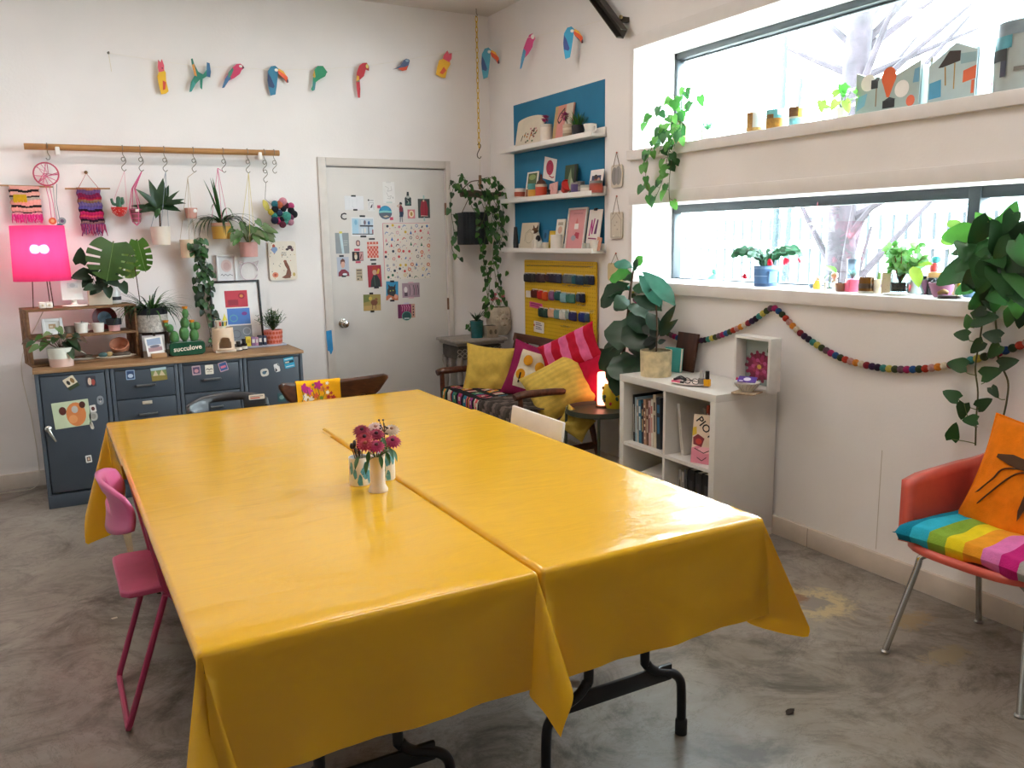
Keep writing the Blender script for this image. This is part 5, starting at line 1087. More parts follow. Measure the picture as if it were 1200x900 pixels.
# grassy plant in the basket on its stand
p = ct(180.5, -.30); k = mpp(p); t = thing('plant_stand', 'dark wooden plant stand on the worktop under the grassy plant', 'plant stand', p)
dk = woodmat('#4c3022', '#2f1b12'); 
for sx in (-1, 1):
    for sy in (-1, 1): MB().box((sx*15*k, sy*.07, 14*k), (.016, .016, 28*k), dk, bev=.002).build('leg', t)
a = MB(); a.box((0, 0, 26*k), (30*k, .012, .02), dk); a.box((0, 0, 26*k), (.012, .14, .02), dk); a.build('cross_rail', t)
p2 = p+V((0, 0, 28.6*k)); t = thing('potted_plant', 'grassy spiky plant in a black and white woven basket on the dark stand', 'potted plant', p2)
a = MB(); a.lathe([(.0001, 0), (16.5*k, 0), (17.5*k, 3*k), (17.8*k, 27*k), (16.5*k, 27*k), (16*k, 20*k), (.0001, 19*k)], M('#c5c0b9', .85, var=.25, scale=60, bump=.6, bscale=90), seg=28); a.lathe([(17.75*k, 20*k), (18*k, 27.2*k)], M('#20222a', .85, bump=.5), seg=28); a.build('basket', t)
a = MB(); rn = random.Random(41)
for i in range(120):
    q = rn.uniform(0, 6.28); e = rn.uniform(.25, 1.25); a.leaf((.03*math.cos(q), .03*math.sin(q), 20*k), (math.cos(q)*.7*e, math.sin(q)*.5*e-.05, 1), rn.uniform(.17, .29), .010, (G1, G2, G5, G3)[i % 4], droop=rn.uniform(.8, 2.1), fold=.3, shape='strap', n=8)
a.build('leaves', t)
MB().tube([(-10*k, 0, 20*k), (-12*k, 0, 60*k), (-14*k, 0, 95*k)], .003, BROWN, 5).build('stake', t)
# polaroid in a wood block
p = ct(183, -.44); k = mpp(p); t = thing('photo_holder', 'small wooden block holding an instant photo of a pale landscape', 'photo holder', p, 6)
MB().box((2*k, 0, 3*k), (17*k, .03, 5.5*k), woodmat('#b48a60', '#9a7148'), bev=.002).build('block', t)
a = MB(); a.prism(rrect(19*k, 22*k, .002, 0, 14*k), -.001, .0005, M('#e8e5e1', .4)); paint(a, 19*k, 22*k, -9.5*k, 3*k, -.001, [('r', .1, .24, .9, .92, '#8f9fb8'), ('r', .1, .24, .9, .5, '#a9868a'), ('r', .1, .45, .9, .58, '#d3cfd0'), ('e', .5, .5, .3, .07, '#6f6a78')]); a.build('photo', t, (0, 0, 0), rx=-9, ry=-5)
# ceramic cacti
p = ct(218, -.38); k = mpp(p); t = thing('cactus_planter', 'dark green glazed planter with three lumpy green cacti topped in orange', 'planter', p, 4)
a = MB(); gz = M('#164c38', .2, coat=.4); a.prism(rrect(40*k, 16.5*k, 5*k, 0, 8.3*k, 6), -.045, .045, gz)
a.build('trough', t, bev=.006)
a = MB(); a.text('succulove', 8.0*k, 0, 8.5*k, -.0458, M('#e9e4d6', .5), 3); a.build('lettering', t, label='cream handwritten lettering')
for nme, x, segs in (('cactus', -12, [(0, 21, 5.2, 8), (-4, 32, 4, 5), (-8, 36.5, 2.6, 3)]), ('cactus', -1, [(0, 25, 5.6, 9), (1.5, 37, 5, 7), (3, 48, 3.6, 6)]), ('cactus', 10, [(0, 22, 5.2, 8), (3.5, 33, 4.4, 5), (-1.5, 33, 3.2, 5)])):
    a = MB(); g = M('#4d8044', .55, var=.12, scale=60, bump=.5, bscale=300)
    for dx, z, r_, hh in segs: a.ball((dx*k, 0, z*k), (r_*k, r_*k, hh*k), g, 14, 10)
    a.lathe([(.0001, 13.4*k), (4*k, 13.4*k), (4.4*k, 16*k), (.0001, 16*k)], M('#b79a72', .6), seg=14)
    dx, z, r_, hh = segs[-1 if x < 5 else -1]; a2 = a.build(nme, t, (x*k, 0, 0))
    f = MB(); om_ = M('#dc8a1e', .6); f.lathe([(.0001, 0), (2.6*k, .5*k), (3.3*k, 3*k), (2*k, 2.4*k), (.0001, 3.4*k)], om_, (dx*k, 0, (z+hh-.8)*k), 10); f.build('orange_flower', a2)
# wax burner with its striped tealight cup
p = ct(262, -.37); k = mpp(p); t = thing('wax_burner', 'cream ceramic wax burner with an arched opening on a square foot', 'wax burner', p)
MB().box((1*k, 0, 1.3*k), (23*k, .10, 2.6*k), M('#e3d3c0', .4), bev=.003).build('foot', t)
a = MB(); bm_w = M('#e2c9ae', .35, var=.05); r_ = 12*k; zb, zt_ = 2.6*k, 27*k; n = 40
def inside(u, v):
    q = (u-.75)*2*math.pi if u > .25 else (u+.25)*2*math.pi; q = min(abs(u-.75), 1-abs(u-.75))*2*math.pi; z = v*(zt_-zb)/k; x = q*12
    return x < 6.6 and 3 < z < 15 and (z < 9.5 or (x/6.6)**2+((z-9.5)/5.5)**2 < 1)
vs = [((r_*(1-.06*j/20))*math.cos(2*math.pi*i/n), (r_*(1-.06*j/20))*math.sin(2*math.pi*i/n), zb+(zt_-zb)*j/20) for j in range(21) for i in range(n)]
a.add(vs, [(j*n+i, j*n+(i+1) % n, (j+1)*n+(i+1) % n, (j+1)*n+i) for j in range(20) for i in range(n) if not inside((i+.5)/n, (j+.5)/20)], bm_w)
a.lathe([(r_*.94, zt_), (r_*.95, zt_+1*k), (r_*.6, zt_-.3*k), (.0001, zt_-2*k)], bm_w, seg=30); a.build('body', t, solid=.006)
p3 = p+V((-1*k, 0, 27.6*k)); a = MB(); a.lathe(potprof(5*k, 7*k, 9*k, .003), M('#d8d5c8', .4), seg=18)
for i, c_ in enumerate(('#b83a2f', '#2f5a4a', '#d8c23a', '#1f2a3a', '#3f8f6a', '#c9564a')):
    q = -1.9+i*.42; a.add([(7.05*k*math.cos(q-.17)*.9, 7.05*k*math.sin(q-.17)*.9, 3*k), (7.05*k*math.cos(q+.17)*.9, 7.05*k*math.sin(q+.17)*.9, 3*k), (7.1*k*math.cos(q+.14), 7.1*k*math.sin(q+.14), 8*k), (7.1*k*math.cos(q-.14), 7.1*k*math.sin(q-.14), 8*k)], [(0, 1, 2, 3)], M(c_, .5))
a.build('painted_bowl', None, p3, label='small bowl with colourful painted patches on top of the wax burner', cat='bowl')
a = MB(); a.lathe([(.0001, 0), (2.4*k, 0), (3*k, 3*k), (.8*k, 9*k), (.0001, 12*k)], M('#d9cf4a', .5), seg=12); a.build('figurine', None, p3+V((4.5*k, -.0, 5.5*k)), label='tiny pale yellow cone figure standing in the painted bowl', cat='figurine')
for i, (px, hh, r_) in enumerate(((279.5, 11, 4.2), (286, 13, 3.6))):
    p = ct(px, -.38+.03*i); k = mpp(p); t = thing('ink_bottle', ('squat black bottle with a white label next to the wax burner', 'slim black bottle with a tall cap next to the wax burner')[i], 'bottle', p, 0, 'small black bottles')
    a = MB(); a.lathe([(.0001, 0), (r_*k, 0), (r_*k, hh*.55*k), (r_*.5*k, hh*.65*k), (.0001, hh*.66*k)], M('#17171b', .15), seg=18); a.lathe([(r_*1.02*k, 1.2*k), (r_*1.02*k, 4.6*k)], M('#d7d0c6', .6), seg=18); a.build('bottle_body', t)
    a = MB(); a.lathe([(r_*.62*k, hh*.64*k), (r_*.62*k, hh*k), (.0001, hh*k)], M('#0f0f12', .5), seg=16); a.build('cap', t)
# black frame with three stamp prints
p = ct(280.5, -.10); k = mpp(p); wf, hf = 57*k, 76*k
frame_print('framed_print', 'large black frame with red, blue and grey stamp prints standing on the worktop', 'picture', (p.x, -.115, p.z), 0, wf, hf, '#1b1b1f', '#e4e3e2', [('r', .27, .60, .76, .87, '#b83244'), ('l', .63, .78, .07, .045, .02, '#8a2030'), ('e', .63, .78, .035, .025, '#c9803a'), ('r', .33, .63, .55, .72, '#94263a'), ('r', .29, .32, .78, .58, '#4a78c0'), ('e', .66, .49, .06, .03, '#7a3a8a'), ('l', .42, .42, .09, .06, .02, '#5aa0b0'), ('r', .31, .05, .79, .30, '#7d838c'), ('l', .68, .2, .09, .065, .02, '#a3a8b0'), ('l', .45, .16, .10, .07, .02, '#686e78')], fw=.014, rx=-7)
# paper lamp-like tray with paint tubes and the dotted pot
p = ct(304, -.24); k = mpp(p); a = MB(); a.box((0, 0, .006), (60*k, .10, .012), M('#9fa0b0', .35), bev=.003); a.build('tray', None, p, 4, label='thin grey lilac tray under the spools and the dotted pot', cat='tray')
for px, c_, w_, hh, lb in ((291, '#d8c23a', 6, 11, 'yellow'), (297, '#8a6a94', 5, 10.5, 'mauve'), (301, '#c08aa8', 3.5, 10, 'dusty pink'), (305, '#23283e', 5, 11.5, 'navy'), (310.5, '#3a4058', 4, 11, 'slate blue')):
    q = ct(px, -.27); a = MB(); a.box((0, 0, hh*k/2), (w_*k*.95, .03, hh*k), M(c_, .5), bev=.003); a.box((0, -.0155, hh*k*.55), (w_*k*.6, .001, hh*k*.4), M('#d9d4cf' if lb != 'yellow' else '#c9a42a', .6)); a.build('ink_pad', None, q+V((0, 0, .0125)), label=f'small upright {lb} box on the lilac tray in front of the black frame', cat='box', group='little boxes on the lilac tray')
p = ct(321, -.22)+V((0, 0, .0125)); k = mpp(p); t = thing('potted_plant', 'bushy fine-leaved plant in a coral pot with orange dots at the end of the worktop', 'potted plant', p)
a = MB(); a.lathe(potprof(9.6*k, 10.6*k, 16*k), M('#d98378', .5), seg=24)
for i in range(9):
    for j in range(3):
        q = i*2*math.pi/9*.5+math.pi+(.17 if j % 2 else 0); z = (3+j*5)*k; r_ = (9.8+.06*(3+j*5))*k
        a.lathe([(.0001, .0012), (1.7*k, .0)], M('#c4502f', .5), (r_*math.cos(q), r_*math.sin(q), z), 6, Matrix.Rotation(q-math.pi/2+math.pi, 4, 'Z') @ Matrix.Rotation(R(90), 4, 'X'))
a.build('pot', t); s_, f_ = MB(), MB(); rn = random.Random(52)
for i in range(70):
    q = rn.uniform(0, 6.28); e = rn.random(); d = V((math.cos(q)*e, math.sin(q)*e*.8, rn.uniform(.6, 1.3))).normalized(); L_ = rn.uniform(.10, .165); q0 = V((0, 0, 15*k)); s_.tube([q0, q0+d*L_], .0011, STEM, 3)
    for j in range(7): w0 = q0+d*L_*(.3+.1*j); f_.leaf(w0, (rn.uniform(-1, 1), rn.uniform(-1, .4), rn.uniform(-.1, .8)), .026, .009, (G2, G1, leafm('#3c6b3a'))[j % 3], n=3, shape='lance')
s_.build('stems', t); f_.build('leaves', t); 
# ---------------------------------------------------------------- papers on the white door
DY = .0055
def pap(name, label, cat, px0, py0, px1, py1, base, shapes=(), rot=0, tape=(), rnd=0., th=.0012, lift=0.):
    p, q = bk(px0, py0, DY), bk(px1, py1, DY); w, h = q.x-p.x, p.z-q.z
    mb = MB(); mb.prism(rrect(w, h, max(rnd*w, .001), 0, 0, 5), -th, 0, M(base, .6, var=.03)); paint(mb, w, h, -w/2, -h/2, -th, shapes)
    o = mb.build(name, None, ((p.x+q.x)/2, DY-lift, (p.z+q.z)/2), 0, ry=rot, label=label, cat=cat, group='papers on the white door')
    for tx, tz, tw, tl, c, *tr in tape:
        t = MB(); t.prism(rrect(tw*w, tl*h, .001, tx*w-w/2, tz*h-h/2), -th-.0012, -th-.0004, M(c, .6)); t.build('tape', o)
    return o
BT_, RT_ = '#1d1e24', '#c8506a'
sk = [('s', [(.22, .2), (.24, .85)], .012, '#c9cdd2'), ('s', [(.42, .2), (.41, .85)], .012, '#c9cdd2'), ('s', [(.62, .25), (.64, .85)], .012, '#c9cdd2'), ('s', [(.35, .3), (.5, .12)], .012, '#b5b9c0')]
pap('drawing', 'pale sheet of faint lines with black tape at the upper left of the door', 'paper', 403.5, 229.5, 426.5, 246, '#dfe1e4', sk, 0, [(.47, 1.0, .25, .12, BT_), (.54, .0, .22, .12, BT_)])
pap('drawing', 'tall sketch page in pencil, topmost paper on the door', 'paper', 448, 213, 463, 238, '#e3e2e0', [('s', [(.2, .8), (.5, .7), (.4, .55), (.75, .6), (.7, .8)], .03, '#b3b1b0'), ('s', [(.3, .5), (.45, .3), (.7, .35), (.6, .2), (.35, .22)], .03, '#aaa8a8'), ('s', [(.8, .3), (.85, .22)], .05, '#8a8888')], 0, [(.5, .98, .4, .07, '#d5d4d2'), (.5, .03, .5, .07, '#c3d0ce')])
pap('note', 'small white note with black handwriting and a sketch beside the round picture', 'paper', 430.5, 233.5, 439, 247.5, '#dcdcdc', [('r', .05, .85, .25, 1, '#1b1b1f'), ('s', [(.3, .9), (.9, .9)], .08, '#55565c'), ('s', [(.2, .1), (.2, .7), (.85, .72), (.9, .1)], .05, '#8c8c92'), ('p', [(.35, .25), (.65, .3), (.75, .6), (.5, .5)], '#50505a')])
pap('beach_print', 'round turquoise beach picture on a white square with red tapes', 'picture', 443.5, 241, 459.5, 257, '#dedcd9', [('e', .5, .5, .5, .5, '#1f7fae'), ('p', [(.0, .45), (.3, .52), (1, .45), (.97, .3), (.8, .1), (.5, .0), (.2, .1), (.03, .3)], '#4f5a6c'), ('p', [(.02, .6), (.4, .66), (.98, .62), (1, .48), (.4, .5), (.0, .46)], '#7cc4c4'), ('e', .5, .78, .34, .14, '#2a94c0'), ('p', [(.3, .2), (.6, .3), (.8, .2), (.5, .12)], '#b9a994')], 0, [(.02, .92, .25, .22, RT_), (.95, .05, .25, .22, RT_)])
# cut-out figure in red and blue
p = bk(469.5, 248, DY); k = mpp(p); a = MB()
for o, c in (([(-1.6, -.5), (2.4, -.5), (2.6, 3), (1.6, 7), (-1, 7), (-1.8, 3)], '#8a2a3c'), ([(-2, -6), (2.8, -6), (3, -4), (2.6, 0), (-1.6, 0), (-1.4, -4)], '#22304e'), ([(-1.6, -12), (-.4, -12), (.4, -6), (-1.4, -6)], '#8a8a90'), ([(1.2, -12), (2.4, -12), (2.2, -6), (.8, -6)], '#8a8a90'), ([(-1, 6.5), (1.4, 6.5), (1.4, 8.5), (-1, 8.5)], '#b98a70'), ([(-1.2, 4), (-5, 6.5), (-1.4, 8.6), (-1.6, 7.6), (-3.4, 6.4), (-1, 5.4)], '#c9a08a'), ([(-1.2, 8), (1.8, 8), (2.2, 9.6), (.8, 11), (-.8, 10.8)], '#23222a'), ([(2.2, -2), (3.6, -4), (3.2, 4), (2.4, 6)], '#23304c')):
    a.prism([(x*k, z*k) for x, z in o], -.0012, 0, M(c, .6, var=.1))
a.build('paper_figure', None, p, label='cut-out fashion figure in red top and dark skirt shading the eyes', cat='paper cut-out', group='papers on the white door')
p = bk(478, 233, DY); k = mpp(p); a = MB(); a.prism([(-4*k, -8*k), (4*k, -8*k), (4*k, 1*k), (1.6*k, 3*k), (1.2*k, 8*k), (-1.2*k, 8*k), (-1.6*k, 3*k), (-4*k, 1*k)], -.0012, 0, M('#22343a', .6, var=.1)); paint(a, 8*k, 16*k, -4*k, -8*k, -.0012, [('e', .5, .62, .3, .1, '#a9b0b0'), ('p', [(.1, .1), (.6, .3), (.9, .2), (.7, .05)], '#3f6a5c'), ('s', [(.3, .45), (.6, .3), (.5, .15)], .05, '#c9c5bd')])
a.build('paper_bottle', None, p, label='dark green bottle-shaped paper cut-out near the top of the door', cat='paper cut-out', group='papers on the white door')
pap('stamp_print', 'small pink stamp with a cream oval in the middle', 'stamp', 477.5, 245.5, 486.5, 256, '#cf8088', [('e', .5, .5, .34, .38, '#ead9bb'), ('e', .5, .5, .16, .24, '#b08a4a')])
pap('postcard', 'dark postcard of a crimson robed figure at the upper right of the door', 'postcard', 489.5, 233, 504, 255.5, '#3d4a48', [('p', [(.22, .08), (.8, .08), (.84, .5), (.72, .85), (.5, .95), (.3, .88), (.18, .5)], '#9c1f34'), ('s', [(.2, .1), (.3, .12), (.82, .1)], .04, '#d8d0c4'), ('s', [(.36, .15), (.38, .8)], .03, '#7a1528'), ('s', [(.6, .15), (.62, .8)], .03, '#7a1528'), ('e', .48, .9, .07, .05, '#d8b9a0')], 0, [(.5, 1.08, .12, .2, '#9fc4c0'), (.5, -.06, .12, .2, '#9fc4c0')])
a = MB(); p = bk(402.5, 254, DY); k = mpp(p); a.text('C', 11*k, 0, 0, -.002, M('#17181c', .5)); o = a.build('letter_c', None, p, label='single black letter C stuck on the door', cat='letter', solid=.002)
pap('photo', 'photo of shelves with vases edged in white and black taped', 'photo', 411, 254.5, 438.5, 276.5, '#dfe0e2', [('r', .04, .08, .97, .92, '#b9c9d6'), ('r', .04, .08, .32, .92, '#a3c9de'), ('r', .38, .50, .97, .58, '#32343c'), ('r', .04, .08, .97, .13, '#4a4c54'), ('e', .6, .72, .05, .12, '#6a5460'), ('e', .78, .70, .05, .1, '#2f5f94'), ('r', .74, .13, .78, .5, '#2c2e36'), ('r', .92, .13, .97, .35, '#8a3040'), ('e', .6, .3, .05, .15, '#d9d6d2'), ('r', .45, .13, .5, .4, '#d8dde2'), ('r', .45, .6, .5, .85, '#d8dde2'), ('e', .2, .72, .06, .14, '#7ab0d0')], 1, [(.5, 1.05, .24, .1, BT_), (.52, -.02, .26, .1, BT_)])
pap('poster_card', 'grey card with a shiny pale stripe at the left of the door', 'card', 392.5, 273, 409.5, 297, '#8d979c', [('p', [(.3, 1), (.5, 1), (.62, 0), (.45, 0)], '#bcd3dc'), ('r', .6, .5, .9, .53, '#b9c1c4'), ('r', .6, .6, .9, .63, '#b9c1c4'), ('r', .6, .4, .86, .43, '#b9c1c4')], 0, [(.42, 1.02, .22, .1, '#d8cc5a')])
pap('portrait_sticker', 'tiny oval portrait sticker above the dark penguin photo', 'sticker', 417, 281.5, 422, 288.5, '#6a4250', [('e', .5, .5, .3, .35, '#d8b4a4')], 0, (), .45)
pap('photo', 'small dark photo of a penguin under a pink tape', 'photo', 412.5, 295, 426, 305.5, '#2b2428', [('e', .32, .45, .13, .32, '#d8cdb8'), ('e', .3, .78, .1, .14, '#b98a6a'), ('r', .65, .05, .98, .95, '#c49090'), ('s', [(.7, .2), (.85, .7)], .08, '#6a3a3a')], 0, [(.45, 1.2, .5, .24, RT_), (.5, -.14, .46, .22, RT_)])
ck = [('r', i*.143, j*.143, i*.143+.143, j*.143+.143, '#c94a3a') for i in range(7) for j in range(7) if (i+j) % 2 == 0]+[('r', .14, .74, .98, .84, '#e0d0c6')]
pap('checked_card', 'red and cream checked card between black tapes', 'card', 430, 283.5, 443.5, 302, '#dfa596', ck, 0, [(.45, 1.18, .55, .1, BT_), (.5, -.13, .55, .1, BT_)])
rn = random.Random(77); sh = [('r', 0, 0, .012, 1, '#d98a94'), ('r', 0, .992, 1, 1, '#d98a94')]
pal = ['#c94f56', '#3f6fae', '#d8b53a', '#2f6f52', '#d98a9c', '#5a86bc', '#c9484a', '#a8a8ae', '#2f3f52']
for j in range(9):
    for i in range(8):
        x, z, c = (i+.5+rn.uniform(-.25, .25))/8, (j+.5+rn.uniform(-.25, .25))/9, rn.choice(pal); y = rn.random()
        if y < .25: sh.append(('e', x, z, .026, .024, c))
        elif y < .40: sh.append(('l', x, z, .03, .028, .01, c))
        elif y < .55: sh.append(('p', [(x-.025, z-.03), (x+.025, z-.03), (x, z+.035)], c))
        elif y < .7: sh.append(('s', [(x-.04, z-.02), (x-.01, z+.02), (x+.03, z)], .014, c))
        elif y < .8: sh += [('l', x, z, .036, .034, .012, '#c94f56'), ('l', x, z, .022, .02, .008, '#e0a040')]
        else: sh.append(('p', [(x+.03*math.cos(q*1.2566)*(1 if q % 2 else .5), z+.03*math.sin(q*1.2566)*(1 if q % 2 else .5)) for q in range(5)], c))
        sh.append(('e', min(.98, x+.05), max(.02, z-.04), .008, .008, rn.choice(pal)))
pap('sticker_sheet', 'large cream sheet crowded with tiny coloured motifs at the middle of the door', 'poster', 448, 261.5, 505, 326, '#e2dcd2', sh)
pap('portrait_photo', 'portrait photo of a person with cropped hair in a dark red top', 'photo', 394.5, 301.5, 409.5, 323.5, '#b4bccb', [('p', [(.08, 0), (.1, .2), (.35, .36), (.65, .36), (.95, .2), (1, 0)], '#7d2238'), ('e', .48, .62, .17, .2, '#d9ab98'), ('p', [(.28, .6), (.3, .84), (.5, .93), (.66, .84), (.68, .66), (.6, .76), (.4, .76)], '#6a3a30'), ('e', .62, .1, .2, .06, '#d2d6de')], 0, [(.4, 1.06, .38, .09, BT_), (.52, .0, .36, .09, BT_)])
pap('small_note', 'tan printed slip with rows of small type', 'paper', 417, 315, 425, 329, '#b9ac94', [('r', .1, .8, .9, .92, '#6a6458'), ('r', .1, .55, .9, .7, '#8a8070'), ('r', .1, .35, .9, .42, '#6a6458'), ('e', .3, .15, .12, .06, '#2f2c28'), ('e', .8, .28, .08, .08, '#3a3630')])
pap('portrait_photo', 'photo of a person with a red headscarf and dark green coat on crimson', 'photo', 430.5, 311, 447.5, 336, '#a32a3c', [('p', [(.15, 0), (.22, .3), (.4, .55), (.68, .55), (.88, .3), (.9, 0)], '#1f2a26'), ('e', .5, .68, .15, .13, '#c49a80'), ('p', [(.32, .7), (.34, .9), (.55, .97), (.72, .86), (.72, .68), (.62, .78), (.42, .78)], '#b03a2a'), ('p', [(.62, .6), (.78, .85), (.9, .8), (.8, .6)], '#d0a03a'), ('s', [(.45, .5), (.5, .05)], .03, '#4f6a58')], -1, [(.48, 1.06, .36, .08, BT_), (.58, -.02, .36, .1, BT_)])
pap('postcard', 'picture of a brown deer in golden scrub held by black tape', 'postcard', 425.5, 345.5, 446.5, 363.5, '#9a8a4a', [('p', [(0, 0), (1, 0), (1, .35), (0, .3)], '#b5955a'), ('p', [(0, .5), (.4, .6), (.35, 1), (0, 1)], '#6f7a3c'), ('e', .62, .5, .2, .18, '#7a4a2c'), ('e', .74, .68, .08, .1, '#8a5a38'), ('s', [(.52, .4), (.5, .1)], .035, '#6a3e26'), ('s', [(.7, .4), (.72, .1)], .035, '#6a3e26'), ('e', .4, .75, .1, .12, '#c9b04a')], 1, [(.46, 1.06, .22, .12, BT_), (.5, -.04, .22, .12, BT_)])
pap('cat_postcard', 'blue postcard of a dark tabby cat among roses', 'postcard', 452, 330, 467, 351.5, '#2f8fc0', [('e', .45, .45, .36, .3, '#2f2f35'), ('p', [(.2, .6), (.15, .85), (.38, .72)], '#2f2f35'), ('p', [(.6, .7), (.78, .88), (.76, .58)], '#2f2f35'), ('e', .35, .5, .05, .03, '#b9c04a'), ('e', .58, .52, .05, .03, '#b9c04a'), ('p', [(0, 0), (1, 0), (1, .25), (.6, .2), (.2, .3), (0, .2)], '#c4704f'), ('e', .8, .2, .15, .12, '#e0a08a'), ('p', [(.1, .0), (.5, .05), (.4, .18)], '#d9d6d0')], 2, [(.5, 1.0, .34, .1, BT_), (.5, -.02, .36, .1, BT_)])
pap('comic_card', 'mauve landscape card of little grey figures', 'card', 471, 332, 492, 348, '#a48e9c', [('e', .2, .55, .1, .2, '#e0d9dc'), ('r', .12, .1, .3, .35, '#5a4a58')]+[('s', [(.42+.12*i, .15), (.45+.12*i, .5), (.40+.12*i, .85)], .03, ('#6a5866', '#c9a0b0', '#3a3238', '#8a3a5a', '#2f2b30')[i]) for i in range(5)], 0, [(.5, 1.02, .3, .1, '#cfa9b6'), (.5, -.02, .3, .1, '#cfa9b6')])
pap('postcard', 'magenta patterned card with a teal half circle, lowest paper on the door', 'postcard', 466, 357, 486.5, 372, '#8c2860', [('r', .0, 0, .16, 1, '#6a2050'), ('e', .5, .15, .26, .3, '#1f4a4a'), ('l', .5, .15, .28, .33, .025, '#5ab0a0'), ('r', .78, 0, 1, 1, '#c49a8a')]+[('s', [(.24+.13*i, .5), (.28+.13*i, .75), (.22+.13*i, .95)], .03, '#e0a0b8') for i in range(4)]+[('e', .9, .2+.2*i, .04, .06, '#3a2030') for i in range(4)], 0, [(.5, 1.06, .3, .1, '#c9c4dc'), (.5, -.03, .3, .1, '#b9cfd4')])

# ---------------------------------------------------------------- hanging plant on the yellow chain in the corner
hp = hz(558, 10, CEIL); cy_ = hp.y
top = V((hp.x, cy_, CEIL)); bot = bk(562, 172, cy_)
t = thing('chain', 'long yellow chain hanging from a ceiling hook in the corner', 'chain', top); ym = M('#d9b424', .4, var=.04)
MB().tube([(0, 0, 0), (0, 0, -.03), (.008, 0, -.045), (-.0, 0, -.06), (-.008, 0, -.05)], .003, WIRE, 6).build('ceiling_hook', t)
n = int((top.z-.05-bot.z)/.036); a = MB()
for i in range(n):
    z = -.055-i*.036; pts = [(.0085*math.cos(q*math.pi/6), 0, z-.02+.0225*math.sin(q*math.pi/6)) for q in range(12)]
    if i % 2: pts = [(0, x, zz) for x, _, zz in pts]
    a.tube(pts, .0028, ym, 5, closed=True)
a.build('links', t)
zb = top.z-.055-n*.036
a = MB(); z0 = V((top.x, cy_, zb+.012)); a.tube(crom([z0+V((-.012, 0, .006)), z0+V((0, 0, .016)), z0+V((.014, 0, 0)), z0+V((0, 0, -.03)), z0+V((-.016, 0, -.062)), z0+V((-.012, 0, -.085)), z0+V((.004, 0, -.092)), z0+V((.016, 0, -.078))], 4), .0035, M('#4a453c', .4, .7), 6)
a.build('s_hook', None, label='dark metal hook below the yellow chain holding the corner planter', cat='hook', group='metal hook of the corner planter')
hk = z0+V((.004, 0, -.092))
rim = bk(563, 228, cy_); k = mpp(rim)
t = thing('hanging_planter', 'driftwood hanging planter with long trailing pothos vines in the corner', 'hanging plant', rim)
dw = woodmat('#6d6553', '#4a4336', .85, (3, 20, 20))
MB().tube([V((0, 0, 22*k)), V((0, 0, 6*k))], .012, woodmat('#8d6a48', '#6f4f33'), 8).build('handle', t)
MB().tube([hk-rim, V((0, 0, 22*k))], .003, M('#d8d2c6', .7), 5).build('loop', t)
a = MB(); a.tube([(-26*k, 0, 0), (-10*k, -.01, 1*k), (10*k, 0, -1*k), (27*k, 0, 1*k)], [.022, .028, .026, .018], dw, 10, smooth=4); a.build('driftwood', t)
a = MB()
for s in (-1, 1): a.tube([(0, 0, 16*k), (s*13*k, 0, 14*k), (s*24*k, .01, 4*k), (s*26*k, 0, 0)], .004, BROWN, 6, smooth=5)
a.build('wicker_arch', t)
a = MB(); c = bk(555, 268, cy_)-rim; gm_ = M('#262b30', .7, var=.2)
a.box(c+V((0, .02, 0)), (33*k, .10, 37*k), M('#2b3136', .8, var=.25), bev=.004)
for i in range(8): a.box(c+V((-16*k+i*4.6*k, -.034, 0)), (.004, .006, 37*k), gm_)
for i in range(9): a.box(c+V((0, -.034, -18*k+i*4.6*k)), (33*k, .006, .004), gm_)
a.build('mesh_basket', t); a = MB()
for s in (-1, 1): a.tube([c+V((s*15*k, 0, 18*k)), (s*13*k, 0, 0)], .003, BROWN, 5)
a.build('side_cords', t)
s_, f_ = MB(), MB(); rn = random.Random(61); pg = [G2, leafm('#37602c'), G1, leafm('#4a7434')]
W = lambda x, y, d=0.: bk(x, y, cy_-d)-rim
for pts in ([(548, 226), (534, 216), (528, 240), (532, 272), (530, 292), (540, 305)], [(545, 226), (530, 212), (526, 222)], [(570, 226), (580, 214), (592, 222), (596, 250), (600, 285), (596, 320)], [(565, 228), (575, 245), (582, 275), (576, 310), (572, 350), (566, 372)], [(572, 226), (588, 240), (590, 270), (582, 300), (584, 335), (574, 360)], [(566, 228), (572, 260), (566, 295), (572, 330), (568, 365), (552, 378), (545, 386)], [(575, 228), (586, 255), (578, 290), (580, 320), (588, 350), (600, 368)], [(560, 228), (568, 250), (560, 275), (566, 300), (570, 340), (578, 370)], [(585, 226), (597, 232), (602, 260), (600, 300), (599, 340), (598, 372)], [(556, 226), (552, 240), (566, 262), (572, 285)], [(574, 226), (583, 232), (576, 262), (586, 280), (578, 300)], [(566, 226), (560, 214), (572, 208), (582, 212)], [(550, 226), (544, 208), (536, 206)]):
    vine(s_, f_, [W(x, y, .0 if i == 0 else .06+.03*(i % 2)) for i, (x, y) in enumerate(pts)], STEM, pg, .048, .038, rn, r=.0022, away=.01)
s_.build('stems', t); f_.build('leaves', t)

